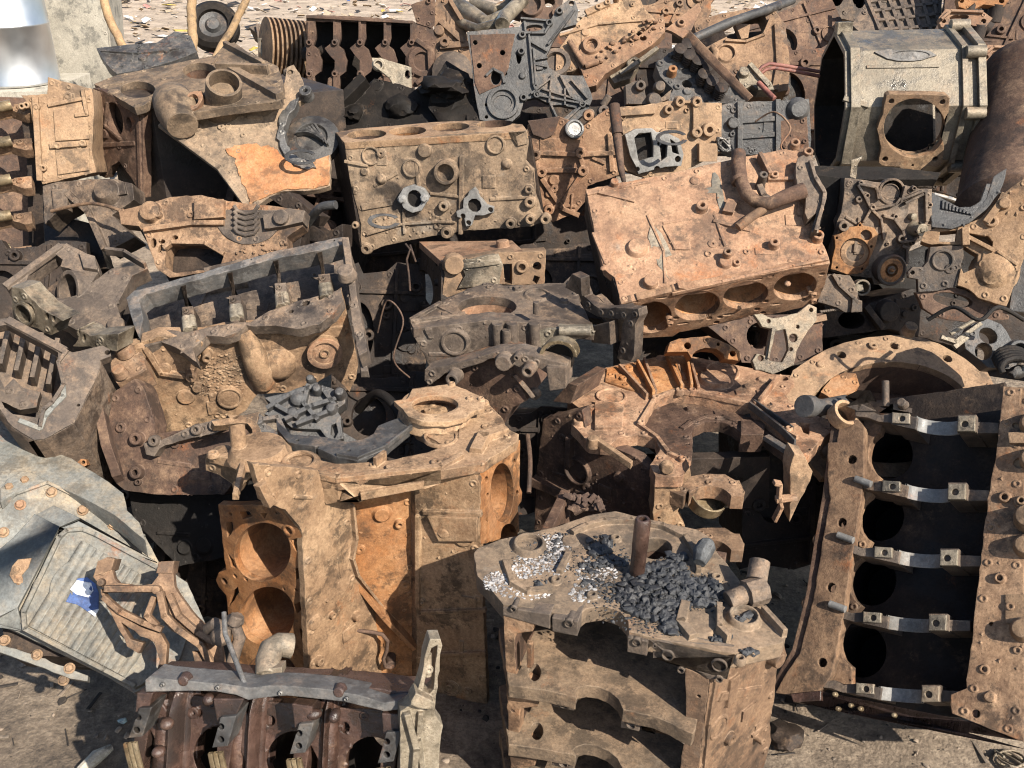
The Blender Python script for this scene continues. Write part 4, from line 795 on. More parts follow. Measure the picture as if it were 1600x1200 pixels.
T.part('oval_flange', m, M_SHELL); T.part('port', MB().plate(f.up(.006), (478, 888, 36, 42), .004, amp=0), M_BLACK)  # black disc added to paint the shade inside the oval hole
m = pl(f.up(.02), [(725, 850), (745, 838), (762, 855), (770, 880), (800, 915), (830, 925), (832, 948), (790, 960), (750, 960), (735, 1005), (710, 1010), (700, 975), (670, 968), (665, 945), (695, 930), (700, 885), (720, 870)], .025, [(746, 918, 32), (695, 965, 12), (818, 937, 12), (720, 995, 12), [(760, 975), (790, 965), (780, 1000), (765, 1000)]], amp=.001); T.part('trefoil_flange', m, M_SHELL); T.part('port', MB().plate(f.up(.006), (750, 920, 40, 40), .004, amp=0), M_BLACK)  # black disc added to paint the shade inside the trefoil hole
T.done()

# reddish tan block to its right
T = Thing('engine_block', 'pale reddish block end with cross shaped ribs, right of the four cylinder block', 'engine block')
f = FN(1100, 750, 3.05, -4, 10)
m = pl(f, [(985, 560), (1120, 520), (1230, 560), (1350, 480), (1400, 560), (1400, 780), (1250, 830), (1240, 900), (1200, 950), (1100, 990), (1010, 990), (1000, 760), (975, 700)], .06, amp=.004)
for a in ([(1000, 680), (1220, 690), (1400, 680)], [(1045, 760), (1230, 760)], [(1050, 800), (1140, 930), (1210, 960)], [(1230, 770), (1140, 900), (1060, 960)], [(1220, 700), (1240, 770)], [(1000, 690), (1040, 770)], [(1350, 600), (1360, 760)]): m.rib(f, a, .016, .012)
for x, y in ((1020, 690), (1047, 768), (1220, 682), (1230, 762), (1080, 935), (1255, 515)): m.boss(f, x, y, 24, .02, hole=9)
T.part('end_face', m, M_PINK)
m = MB(); m.lathe(f.p(1190, 580, .0), f.n + Vector((.2, 0, .3)), [(.03, 0), (.03, .016), (.024, .018), (.02, .012), (0, .012)], 22); T.part('cup_plug', m, M_STEEL)
m = pl(f.up(.01), [(985, 540), (1130, 520), (1100, 600), (1060, 620), (1010, 600)], .03); T.part('edge_plate', m, M_BROWN)
T.done()
T = Thing('iron_rod', 'slim brown iron rod leaning against the ported block', 'rod')
m = MB(); m.tube([at(1372, 480, 2.85), at(1385, 620, 2.83), at(1402, 760, 2.8), at(1415, 815, 2.79)], [.013, .014, .010, .006], 10); m.tube([at(1370, 470, 2.85), at(1386, 600, 2.83)], .017, 10); T.part('rod', m, M_BROWN); T.done()
T = Thing('engine_block', 'block with a pale machined square port plate on its side, behind the tipped tan block', 'engine block')
Z(1040, 0); f = FN(20, 600, 3.1, 4, 12)
m = pl(f, [(-230, 480), (-100, 470), (20, 450), (250, 460), (250, 680), (90, 760), (-80, 800), (-180, 760), (-230, 620)], .2, amp=.004)
for x, y, r in ((60, 455, 24), (135, 455, 24), (10, 490, 22), (135, 590, 26), (190, 580, 32), (-10, 600, 26)): m.boss(f, x, y, r, .02, hole=r * .4)
m.rib(f, [(60, 455), (135, 455)], .01, .01); m.rib(f, [(130, 470), (130, 600)], .02, .014); m.block(f, [(140, 640), (220, 640), (220, 720), (140, 720)], .03, .03); m.rib(f, [(-200, 500), (-60, 490)], .03, .014)
T.part('casting', m, M_TAN)
m = pl(f.up(.03), [(-180, 600), (-130, 575), (-60, 570), (-40, 590), (0, 590), (60, 620), (80, 690), (70, 740), (0, 745), (-60, 760), (-120, 775), (-135, 740), (-160, 690)], .03, [[(-140, 615), (-120, 595), (-65, 590), (-55, 640), (-55, 700), (-120, 720)], [(-30, 620), (10, 640), (5, 700), (-20, 720)], [(20, 620), (50, 640), (60, 690), (30, 680)], (55, 710, 14), (-38, 755, 14), (-125, 755, 10), (-28, 640, 10)], amp=.0008); T.part('port_plate', m, M_SHELL); T.part('port', MB().plate(f.up(.006), [(-145, 610), (-60, 590), (-50, 640), (60, 630), (66, 700), (-50, 720), (-125, 730)], .004, amp=0), M_BLACK)  # black plate behind the openings paints their inner shade
m = MB(); 
for i in range(14): m.tube([f.p(250 + 30 * cos(t_ * .7 + i) , 645 + 30 * sin(t_ * .7 + i * 1.3), .02 + .01 * sin(i)) for t_ in range(6)], .004, 6)
T.part('wire_tangle', m, M_STEEL); T.done()
# ------------------------------------------------------------------ left side of the heap
random.seed(21)
M_GALU = cast('grey aluminium', c4(.04, .037, .033), c4(.10, .095, .086), c4(.21, .20, .18), orange=.06, dust=.3, oil=.15, rough=.45, metal=.35)
# grey painted gearbox with a ribbed cover
Z(0, 780)
T = Thing('gearbox', 'gearbox in chipped pale grey paint with a ribbed bolted cover and a torn blue sticker', 'gearbox')
Z(0, 640, .375)
f = FN(350, 600, 1.95, 22, 48); F0 = f.up(.04)
pan = [(85, 835), (245, 520), (275, 495), (340, 490), (400, 512), (665, 655), (760, 760), (800, 900), (740, 1060), (560, 1160), (440, 1095), (105, 925), (85, 885)]
fl = pl(f, [(-80, 470), (0, 385), (60, 345), (200, 298), (380, 385), (480, 440), (600, 520), (665, 640), (780, 720), (860, 900), (800, 1080), (560, 1180), (430, 1100), (90, 935), (-80, 860)], .05, amp=.0006, jit=.0003); fl.rib(f, [(-60, 470), (10, 392), (70, 352), (200, 306), (380, 392), (480, 446), (600, 528)], .008, .006)
T.part('flange', fl, M_PAINT)
sl = MB()
q3 = lambda pts, offs: [f.p(x, y, o) for (x, y), o in zip(pts, offs)]
for pts, offs in ((((150, 440), (225, 400), (345, 472), (262, 508)), (.002, .002, .04, .04)), (((-60, 640), (60, 540), (150, 442), (262, 508)), (.012, .012, .014, .04)), (((-60, 640), (262, 508), (90, 840), (-60, 900)), (.012, .04, .04, .016)), (((-60, 900), (90, 840), (110, 930), (-60, 880)), (.016, .04, .03, .0)), (((345, 472), (225, 400), (560, 590), (660, 652)), (.04, .002, .002, .04)), (((340, 485), (660, 652), (262, 508), (250, 520)), (.039, .039, .039, .039))):
    Q = q3(pts, offs); sl.add(Q + [v - f.n * .012 for v in Q], [[0, 1, 2, 3], [7, 6, 5, 4], [0, 4, 5, 1], [1, 5, 6, 2], [2, 6, 7, 3], [3, 7, 4, 0]])
T.part('case', sl, M_PAINT)
cv = MB(); cv.plate(F0, pan, .03, amp=.0008); cv.rib(F0, [(100, 845), (250, 530), (280, 505), (345, 500), (400, 522), (660, 662), (750, 765)], .010, .007); cv.rib(F0, [(100, 850), (105, 915), (435, 1085), (560, 1150)], .010, .007)
A0, A1, B0, B1 = (362, 522), (770, 760), (125, 905), (520, 1115)
for i in range(14):
    t_ = (i + .4) / 14; a = (A0[0] + t_ * (A1[0] - A0[0]), A0[1] + t_ * (A1[1] - A0[1])); b = (B0[0] + t_ * (B1[0] - B0[0]), B0[1] + t_ * (B1[1] - B0[1]))
    a = (a[0] * .93 + b[0] * .07, a[1] * .93 + b[1] * .07); cv.tube([F0.p(*a, -.003), F0.p((a[0] + b[0]) / 2, (a[1] + b[1]) / 2, -.002), F0.p(*b, -.003)], .0105, 12)
cv.lathe(F0.p(350, 745), F0.n, [(.062, -.01), (.061, .0065), (0, .007)], 34)
T.part('ribbed_cover', cv, M_PAINT)
sfn = Face(f.p(200, 298, -.004), (sin(R(30)) * cos(R(76)), -cos(R(30)) * cos(R(76)), sin(R(76))))
sd = pl(sfn, [(-90, 20), (0, 72), (130, 140), (300, 205), (450, 300), (515, 350), (530, 420), (580, 470), (605, 545), (480, 440), (380, 385), (200, 300), (60, 345), (-10, 390), (-90, 470)], .05, amp=.0006, jit=.0004)
sd.plate(sfn.up(.004), [(0, 330), (30, 290), (90, 255), (140, 262), (200, 300), (60, 345), (0, 385)], .02, amp=.001)
T.part('case_side', sd, M_PAINT)
ft = pl(f.up(-.03), [(-80, 950), (0, 975), (100, 1008), (365, 1108), (362, 1132), (290, 1120), (150, 1065), (-80, 985)], .03, amp=.001)
T.part('flange', ft, M_PAINT)
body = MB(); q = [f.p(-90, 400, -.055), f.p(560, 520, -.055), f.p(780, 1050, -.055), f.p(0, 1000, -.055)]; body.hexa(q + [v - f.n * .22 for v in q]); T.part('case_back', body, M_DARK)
for x, y, ff in ((85, 398, f), (15, 512, f), (215, 345, f), (345, 420, f), (472, 480, f), (580, 545, f), (40, 328, sfn), (105, 300, sfn), (20, 962, f.up(-.03)), (155, 1022, f.up(-.03)), (290, 1078, f.up(-.03)), (265, 1128, f.up(-.04))):
    T.part('bolt', MB().bolt(ff, x, y, 17, .010), M_TAN if x != 85 else M_PINK)
cr = MB(); cr.plate(f.up(.036), [(50, 650), (75, 625), (130, 620), (120, 660), (90, 690), (100, 720), (60, 725), (40, 690)], .003, amp=.003); T.part('dried_mud', cr, M_TAN)
T.done()
M_STB = cast('blue sticker', c4(.03, .06, .15), c4(.05, .095, .24), c4(.10, .15, .30), orange=0, dust=.25, rough=.5, bump=.05)
M_STW = cast('white sticker', c4(.45, .45, .44), c4(.6, .6, .6), c4(.7, .7, .7), orange=0, dust=.15, rough=.5, bump=.05)
Fs = f.up(.0485); T = Thing('sticker', 'torn blue and white paper sticker on the ribbed grey gearbox cover', 'sticker')
m = MB(); m.plate(Fs, [(305, 730), (320, 698), (365, 694), (400, 725), (418, 760), (412, 830), (395, 862), (360, 830), (282, 795), (288, 765), (305, 768)], .002, grid=.006, amp=.001, jit=.002); T.part('label', m, M_STB)
m = MB(); m.plate(Fs.up(.001), [(300, 745), (325, 712), (380, 722), (392, 755), (372, 785), (325, 775)], .001, grid=.006, amp=.001, jit=.002); T.part('torn_patch', m, M_STW)
m = MB(); m.plate(Fs.up(.0005), [(370, 838), (410, 830), (396, 864)], .002, amp=0); T.part('torn_patch', m, M_STW)
T.done()
# rusty forked bracket
Z(0, 780)
T = Thing('engine_bracket', 'brown rusty forked engine bracket with two upright fingers, leaning on the ribbed gearbox cover', 'bracket')
f = FN(700, 450, 1.78, 10, 38)
m = pl(f, [(415, 345), (440, 275), (480, 260), (515, 265), (500, 310), (510, 350), (530, 375), (600, 385), (680, 375), (705, 340), (705, 290), (720, 278), (780, 275), (770, 330), (780, 390), (850, 500), (930, 580), (990, 640), (1010, 800), (960, 800), (930, 690), (870, 640), (770, 590), (740, 560), (700, 420), (480, 415), (440, 375)], .022, amp=.002)
T.part('upper_arm', m, M_TAN2)
m = pl(f.up(.004), [(450, 400), (500, 470), (560, 530), (650, 580), (720, 600), (745, 650), (740, 740), (760, 760), (870, 730), (860, 680), (930, 690), (950, 800), (700, 800), (710, 720), (690, 640), (600, 590), (540, 550), (580, 620), (640, 640), (620, 690), (570, 660), (480, 480), (450, 420)], .025, amp=.002)
m.rib(f.up(.004), [(470, 440), (540, 500), (640, 550), (720, 580)], .012, .012); m.rib(f.up(.004), [(480, 400), (690, 400)], .014, .014); m.rib(f.up(.004), [(720, 420), (740, 520), (800, 580), (900, 650), (960, 760)], .014, .016); m.rib(f.up(.004), [(760, 430), (800, 520), (880, 590), (960, 640)], .012, .012); m.rib(f.up(.004), [(690, 440), (660, 520), (700, 560)], .012, .012)
m.boss(f, 455, 372, 18, .012); m.boss(f, 705, 405, 20, .02)
T.part('lower_arm', m, M_TAN2)
g_ = MB(); g_.block(f, [(440, 275), (515, 265), (500, 315), (420, 345)], .05, .004); g_.cut(); g_.block(f, [(710, 280), (780, 275), (770, 330), (700, 330)], .05, .004); T.part('finger', g_, M_TAN2)
T.done()
# crankcase lying open at the front edge
Z(0, 780)
T = Thing('crankcase', 'oily brown crankcase lying open at the bottom edge, blue grey rail on top', 'crankcase')
rl = Face(at(1300, 850, 1.62), (0, -.35, 1)); fr = FV((660, 850, 1.60), (1900, 930, 1.52)); fr = Face(fr.P, fr.n + Vector((0, 0, .35)))
Z(190, 1000, .33125); m = pl(fr.up(.01), [(112, 190), (132, 172), (185, 182), (330, 196), (480, 206), (600, 226), (690, 214), (780, 216), (970, 232), (1130, 264), (1240, 296), (1320, 286), (1362, 300), (1330, 325), (1240, 336), (1140, 312), (1050, 290), (880, 272), (780, 262), (690, 268), (600, 282), (540, 258), (440, 240), (280, 240), (115, 244)], .05, amp=.0004, jit=.0002); Z(0, 780)
T.part('rail', m, M_BLUEG)
bt = MB()
for x, y in ((730, 825), (975, 838), (1255, 862), (1548, 888), (1850, 950)): bt.cut(); bt.boss(fr.up(.01), x, y, 11, .006, hole=4)
T.part('rail_stud', bt, M_STEEL)
m = MB(); m.plate(fr.up(-.02), [(670, 800), (690, 790), (860, 790), (1300, 820), (1500, 830), (1900, 870), (1900, 920), (1600, 870), (1260, 845), (1000, 830), (700, 835), (650, 850)], .06, amp=.002)
for x, y in ((830, 800), (1520, 850), (1850, 880)): m.boss(fr, x, y, 26, .012)
T.part('top_wall', m, M_WINE)
ho = MB(); ho.plate(fr.up(-.05), [(640, 860), (1900, 960), (1900, 1600), (540, 1600)], .02, [(915, 1145, 0, 0)] if False else [(985, 1140, 120, 130), (1320, 1165, 130, 130), (1660, 1190, 120, 130), (810, 1038, 22, 26), (1205, 990, 24, 26), (1540, 1020, 22, 26), (885, 955, 18, 20), (1870, 1040, 24, 26)], amp=.003)
for x, y in ((755, 995), (715, 1120), (1080, 960), (1420, 1000)): ho.lathe(fr.up(-.05).p(x, y, -.002), fr.n, [(.014, 0), (.011, .009), (0, .013)], 16)
for x in (740, 1075, 1470): ho.tube([fr.up(-.05).p(x, 880, .004), fr.up(-.05).p(x + 10, 1000, .012), fr.up(-.05).p(x - 10, 1300, .01)], .016, 12)
T.part('crankcase_wall', ho, M_WINE)
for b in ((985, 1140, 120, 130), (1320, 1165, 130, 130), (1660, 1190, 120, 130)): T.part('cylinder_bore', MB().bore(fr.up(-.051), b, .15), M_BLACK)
Z(190, 1000, .33125)
for i, (st, cn) in enumerate((([(85, 322), (142, 318), (97, 455), (33, 462)], [(92, 235), (165, 235), (142, 318), (84, 324)]), ([(468, 365), (541, 358), (500, 500), (428, 507)], [(448, 262), (592, 262), (545, 358), (466, 364)]), ([(838, 397), (906, 390), (866, 530), (793, 538)], [(818, 285), (912, 298), (906, 388), (830, 395)]), ([(1250, 436), (1322, 430), (1282, 572), (1208, 582)], [(1238, 330), (1315, 335), (1316, 428), (1246, 434)]))):
    w_ = MB(); w_.block(fr, cn, .06, .012); (x0, y0), (x1, y1), (x2, y2), (x3, y3) = st; w_.block(fr, [(x3, y3), (x2, y2), (x2 - 40, y2 + 260), (x3 - 20, y3 + 260)], .07, -.02); w_.block(fr, [(x1, y1), (x1 + 40, y1 + 60), (x2 + 60, y2 + 120), (x2, y2)], .05, -.026)
    T.part('bulkhead', w_, M_WINE)
    s = MB(); s.plate(fr.up(.02), st, .05, [(x0 * .6 + x2 * .4 - 12, y0 * .68 + y2 * .32, 17), (x0 * .3 + x2 * .7 - 22, y0 * .2 + y2 * .8 - 4, 17)], amp=0, jit=0); T.part('cap_seat', s, M_DGREY)
    sb = MB(); n_ = 10
    A_, B_ = Vector((x3, y3)), Vector((x2, y2))
    for k in range(3):
        t0, t1 = k / 3 + .03, (k + 1) / 3 - .03; pa, pb = A_.lerp(B_, t0), A_.lerp(B_, t1); V = []; Fc = []
        for j in range(n_):
            yy = 24 * j; dp = .019 - .022 * (j / (n_ - 1)) ** 1.3
            sh_ = 14 * math.sin(pi * .5 * j / n_)
            for q_, o_ in ((pa, 0), (pb, 0), (pb, -.006), (pa, -.006)): V.append(fr.p(q_.x + sh_, q_.y + 3 + yy, dp + o_))
        for j in range(n_ - 1):
            for e in range(4): Fc.append([j * 4 + e, j * 4 + (e + 1) % 4, j * 4 + 4 + (e + 1) % 4, j * 4 + 4 + e])
        sb.cut(); sb.add(V, Fc)
    T.part('bearing_shell', sb, M_BRASS)
for x0, x1 in ((145, 300), (548, 655), (908, 1010)):
    wb = MB(); V = []; Fc = []; nu, nv = 16, 14
    for lay in (0, 1):
        for j in range(nv + 1):
            y = 235 + j * 44
            for i in range(nu + 1):
                u = i / nu; x = x0 + (x1 - x0) * u - (y - 235) * .05; hh = -.058 + .040 * (math.sin(pi * min(1, u * 1.15)) ** .8 if u < .86 else .25 * (1 - u)) * min(1, .25 + j / 4) + .006 * math.exp(-((u - .45) / .07) ** 2) - .012 * math.exp(-((u - .7) / .06) ** 2)
                V.append(fr.p(x, y, hh + .003 * noise.noise(Vector((x * .02, y * .02, x0))) - lay * .03))
    k = (nu + 1) * (nv + 1)
    for j in range(nv):
        for i in range(nu):
            q = [j * (nu + 1) + i, j * (nu + 1) + i + 1, (j + 1) * (nu + 1) + i + 1, (j + 1) * (nu + 1) + i]; Fc += [q, [k + e for e in q[::-1]]]
    rim_ = [i for i in range(nu + 1)] + [j * (nu + 1) + nu for j in range(1, nu + 1 if nu < nv else nv + 1)]
    for i in range(nu): Fc += [[i + 1, i, k + i, k + i + 1], [nv * (nu + 1) + i, nv * (nu + 1) + i + 1, k + nv * (nu + 1) + i + 1, k + nv * (nu + 1) + i]]
    for j in range(nv): Fc += [[j * (nu + 1), (j + 1) * (nu + 1), k + (j + 1) * (nu + 1), k + j * (nu + 1)], [(j + 1) * (nu + 1) + nu, j * (nu + 1) + nu, k + j * (nu + 1) + nu, k + (j + 1) * (nu + 1) + nu]]
    T.part('bay_web', wb.add(V, Fc), M_WINE)
kn = MB()
for x, y in ((220, 388), (180, 520), (415, 275), (910, 345), (1010, 350)): kn.cut(); kn.rock(fr.p(x, y, .004), .012, 2, rough=.1)
T.part('knob', kn, M_WINE)
T.done()
Z(520, 780)
T = Thing('engine_bracket', 'pale aluminium mounting arm standing up at the right end of the open crankcase', 'bracket')
f = FN(420, 850, 1.50, 14, 12)
m = pl(f, [(435, 625), (480, 625), (488, 650), (470, 800), (455, 960), (490, 1010), (480, 1100), (470, 1250), (470, 1500), (300, 1500), (300, 950), (345, 920), (370, 880), (395, 800), (410, 700), (425, 640)], .03, [[(440, 665), (468, 650), (450, 850), (430, 870), (400, 860), (415, 790), (425, 710)]], amp=.001)
m.tube([f.p(428, 700, -.008), f.p(428, 800, -.008)], .006, 10); m.boss(f, 430, 765, 20, .0, hole=6)
m.plate(f.up(.018), [(345, 900), (370, 870), (400, 875), (455, 905), (450, 940), (380, 930), (350, 920)], .03, amp=.0005); m.rib(f, [(390, 950), (380, 1060), (400, 1200)], .01, .008); m.rib(f, [(330, 950), (370, 1100), (350, 1300)], .012, .012)
T.part('arm', m, M_ALU); T.done()
Z(0, 780)
T = Thing('thermostat_elbow', 'small pale elbow casting standing on the rail of the open crankcase by the V8 deck', 'pipe fitting')
m = MB(); m.tube([at(1190, 790, 1.62), at(1195, 720, 1.64), at(1212, 672, 1.66), at(1245, 650, 1.67), at(1300, 655, 1.68)], [.019, .021, .022, .021, .022], 16); m.plate(FN(1200, 760, 1.61, 0, 20), [(1170, 760), (1260, 750), (1262, 840), (1165, 835)], .03)
T.part('elbow', m, M_ALU); T.done()
T = Thing('bolt_cluster', 'rusty clamp with a thin grey rod sticking up from the rail of the open crankcase', 'clamp')
m = MB(); m.tube([at(1000, 505, 1.66), at(1005, 600, 1.64), at(1060, 740, 1.6), at(1110, 870, 1.57)], .0045, 8); T.part('rod', m, M_STEEL)
m = MB(); m.tube([at(930, 580, 1.72), at(960, 555, 1.7), at(1000, 570, 1.7), at(1050, 560, 1.7), at(1070, 620, 1.7), at(1050, 680, 1.7), at(1020, 790, 1.68)], .011, 10); m.rock(at(990, 600, 1.7), .022, 2); m.rock(at(1050, 540, 1.7), .016, 2); m.tube([at(1040, 560, 1.69), at(1060, 520, 1.69)], .012, 10); T.part('clamp', m, M_GREYB); T.done()

# upper left: long crankcase seen into its open side
Z(0, 360)
T = Thing('engine_block', 'long dusty block on its side, wavy rail and round rusty oil filter seat', 'engine block')
f = FN(1000, 420, 2.22, -10, 62)           # plane of the open pan side
L1 = [(565, 300), (600, 270), (900, 190), (1200, 100), (1500, 35), (1530, 30), (1530, 62), (1450, 85), (1210, 130), (900, 215), (650, 285), (620, 310), (640, 400), (620, 480), (590, 400)]
m = pl(f, L1, .05, [(1490, 45, 6), (1120, 130, 5)], amp=.001); T.part('rail', m, M_BLUEG)
L2 = [(630, 500), (680, 450), (720, 438), (840, 455), (900, 440), (1060, 410), (1120, 410), (1200, 360), (1350, 310), (1470, 280), (1520, 262), (1530, 310), (1490, 370), (1420, 420), (1330, 440), (1230, 425), (1100, 425), (1060, 455), (1000, 475), (920, 470), (860, 530), (880, 590), (780, 520), (720, 500), (650, 520)]
m = pl(f, L2, .03, [(685, 475, 8), (1365, 325, 20, 12, -20), (1430, 300, 14, 9, -20), (1300, 362, 12, 8, -20), (1180, 385, 10, 7)], amp=.002); T.part('rail', m, M_GREYB)
fi = f.up(-.12); m = pl(fi, [(600, 280), (1540, 40), (1560, 330), (1200, 420), (640, 520)], .02, amp=.005)
m.block(fi, [(920, 190), (1090, 150), (1090, 190), (930, 220)], .02, .02); m.tube([fi.p(940, 265, .0), fi.p(1110, 230, .0)], .02, 12); T.part('crankcase_wall', m, M_GREYB)
for i, (x, y) in enumerate(((810, 230), (1020, 180), (1225, 125), (1420, 85))):
    w_ = MB(); w_.block(f, [(x - 10, y), (x + 14, y - 4), (x + 26, y + 100), (x + 50, y + 200), (x + 45, y + 230), (x + 5, y + 225), (x - 5, y + 120)], .12, -.006)
    w_.block(f, [(x + 0, y + 110), (x + 50, y + 105), (x + 60, y + 205), (x + 8, y + 218)], .05, -.002); w_.boss(f, x + 18, y + 130, 12, .002, hole=7); T.part('bulkhead', w_, M_GREYB)
    s = MB(); s.tube([f.p(x + 22, y + 160, -.002), f.p(x + 28, y + 215, -.002)], .012, 10); s.tube([f.p(x + 42, y + 155, -.002), f.p(x + 50, y + 205, -.002)], .010, 10); T.part('bearing_seat', s, M_ALU)
s = FE(f, (640, 510), (1530, 290), (1000, 250), 72)
m = pl(s, [(630, 500), (700, 470), (900, 470), (1060, 440), (1330, 440), (1530, 290), (1560, 420), (1600, 600), (1590, 660), (1560, 720), (1480, 640), (1350, 720), (1150, 730), (1100, 800), (1060, 830), (880, 880), (700, 915), (690, 860), (640, 720), (600, 650), (510, 680), (500, 620), (520, 540), (620, 520)], .04, amp=.004, grid=.013)
m.lathe(s.p(1448, 530, .0), s.n, [(.042, -.01), (.041, .016), (.037, .02), (.03, .02), (.028, .004), (.012, .003), (.012, .022), (.008, .022), (.008, .005), (0, .005)], 34)
m.recess(s, 1025, 740, 46, .003, rise=.012); m.boss(s, 735, 615, 28, .01); m.boss(s, 830, 742, 40, .006); m.boss(s, 1240, 600, 30, .02, taper=.6); m.lathe(s.p(1240, 600, -.01), s.n, [(.05, 0), (.04, .02), (.02, .034), (0, .036)], 22)
m.tube([s.p(1085, 440, .004), s.p(1120, 520, .006), s.p(1160, 610, .004), s.p(1180, 690, -.01)], [.02, .028, .034, .03], 18); m.boss(s, 890, 478, 20, .03, hole=9); m.boss(s, 925, 545, 22, .03, hole=9); m.boss(s, 855, 640, 26, .02, hole=8); m.boss(s, 880, 695, 22, .014)
m.rib(s, [(650, 520), (720, 630), (860, 650), (900, 590), (800, 520)], .012, .012)
for i in range(420): m.rock(s.p(random.uniform(890, 1090), random.uniform(550, 740), .0005), .0012 + .0045 * random.random() ** 3, 1, squash=.55, rough=.8)
T.part('side_wall', m, M_TAN)
m = MB(); m.lathe(s.p(1448, 530, .017), s.n, [(.042, 0), (.042, .006), (.031, .006), (.031, 0), (.042, 0)], 30); T.part('filter_seat', m, M_PINK)
en = MB(); en.bar(f.p(1545, 60), f.p(1590, 540, -.1), Vector((1, 0, 0)), Vector((0, -.3, 1)), .02, .02); en.plate(f.up(-.03), [(1530, 120), (1570, 110), (1600, 330), (1640, 540), (1600, 560), (1560, 330)], .05, amp=.003); en.boss(f, 1550, 200, 40, .02)
T.part('end_wall', en, M_GREYB)
lf = MB(); lf.plate(f.up(-.01), [(500, 530), (600, 500), (640, 560), (655, 620), (600, 650), (520, 680), (495, 640)], .06, amp=.005); lf.boss(f, 560, 540, 40, .02); lf.boss(f, 540, 640, 30, .02); T.part('end_lug', lf, M_TAN2)
T.done()
# block with end bearing and bored deck, far left
T = Thing('engine_block', 'dusty block at the left with an open arch on top and oval gallery', 'engine block')
f = FN(200, 300, 2.35, 10, 58)
m = pl(f, [(20, 250), (60, 200), (270, 60), (300, 60), (380, 100), (430, 130), (440, 180), (400, 240), (500, 170), (650, 150), (660, 170), (590, 200), (560, 260), (520, 330), (540, 400), (560, 430), (520, 470), (400, 480), (180, 350), (130, 310), (100, 260)], .05, [[(110, 240), (130, 190), (240, 100), (280, 130), (270, 160), (310, 170)] + [(350, 200), (370, 250), (340, 290), (280, 305), (160, 280)], (405, 150, 12)], amp=.003)
m.lathe(f.p(320, 240, -.03), Vector((-.5, -.6, .3)), [(.052, -.02), (.052, .02), (.042, .02), (.042, -.02)], 24); m.rib(f, [(30, 250), (270, 75)], .02, .008); m.block(f, [(360, 110), (430, 130), (440, 190), (380, 180)], .04, .014)
m.boss(f, 520, 425, 40, .012); m.rib(f, [(480, 100), (560, 110), (650, 165)], .01, .02)
T.part('top_face', m, M_GREYB)
s = FV((60, 320, 2.22), (540, 480, 2.12)); m = pl(s, [(50, 250), (100, 260), (180, 345), (400, 470), (530, 460), (520, 540), (400, 520), (330, 520), (170, 440), (60, 400)], .05, [(115, 370, 40, 48), (290, 465, 62, 62, 40), (210, 385, 10, 16), (240, 395, 8, 14), (350, 455, 8, 16), (375, 480, 8, 18)], amp=.002)
m.lathe(s.p(115, 370, -.004), s.n, [(.028, 0), (.028, .012), (.023, .012), (.023, 0)], 24); T.part('gallery_face', m, M_ALU)
b_ = MB(); q = [f.p(30, 260, -.08), f.p(300, 80, -.08), f.p(560, 250, -.08), f.p(480, 460, -.08)]; b_.hexa(q + [v - Vector((0, -.04, .25)) for v in q]); T.part('body', b_, M_DARK)
T.done()
# open crankcase left edge with teal gasket line
T = Thing('crankcase', 'open crankcase at the left edge with angled fins inside and a peeling grey rim', 'crankcase')
f = FN(200, 620, 2.05, 28, 48)
rim = [(-60, 400), (30, 390), (60, 400), (290, 530), (320, 545), (460, 515), (490, 530), (495, 560), (450, 580), (445, 620), (400, 720), (360, 800), (330, 860), (200, 930), (150, 935), (60, 880), (0, 800), (-60, 700)]
hole = [(-50, 430), (30, 420), (260, 545), (255, 600), (280, 690), (230, 760), (190, 800), (170, 870), (90, 840), (20, 790), (-50, 660)]
m = pl(f, rim, .03, [hole, (265, 595, 8), (480, 545, 12), (350, 780, 7), (180, 880, 7)], amp=.001); m.rib(f, [(40, 405), (285, 535)], .02, .006); m.rib(f, [(300, 540), (260, 590), (285, 690), (235, 770), (195, 800), (180, 875)], .009, .006)
T.part('rim', m, M_GREYB)
pp = MB(); pp.rib(f, [(282, 690), (285, 740), (235, 790), (200, 830), (180, 885), (90, 850)], .012, .003); T.part('gasket', pp, M_PAINT)
i_ = f.up(-.13); m = pl(i_, [(-60, 400), (60, 400), (350, 560), (330, 800), (150, 930), (-60, 800)], .02, amp=.004); 
for k in range(5): m.rib(i_, [(60 - 75 + k * 70, 430 + k * 24), (20 - 75 + k * 70, 600 + k * 30)], .012, .05)
m.plate(f.up(-.05), [(-60, 640), (0, 660), (20, 700), (60, 660), (100, 700), (130, 710), (180, 720), (160, 790), (90, 800), (0, 760), (-60, 720)], .03, amp=.003)
T.part('fin_wall', m, M_GREYB)
sk = MB(); n2 = f.n; 
for (a, b) in zip(rim[8:], rim[9:]): 
    q = [f.p(*a, -.003), f.p(*b, -.003)]; d_ = Vector((0, .10, -.22)); sk.hexa([q[0], q[1], q[1] + d_, q[0] + d_] + [v - f.n * .012 - Vector((.012, 0, 0)) for v in (q[0], q[1], q[1] + d_, q[0] + d_)])
T.part('side_wall', sk, M_GREYB)
lug = MB(); lug.plate(f.up(-.03), [(60, 820), (330, 860), (440, 620), (400, 740), (350, 880), (200, 950), (100, 920)], .03); T.part('lower_flange', lug, M_GREYB)
T.done()
T = Thing('orange_cap', 'small bright orange lug peeping out above the grey gearbox', 'lug')
f = FN(360, 1040, 2.1, 10, 30); m = pl(f, [(330, 1030), (350, 1020), (385, 1025), (388, 1050), (350, 1065)], .04, [(372, 1035, 8)]); T.part('lug', m, M_ORANGE); T.done()
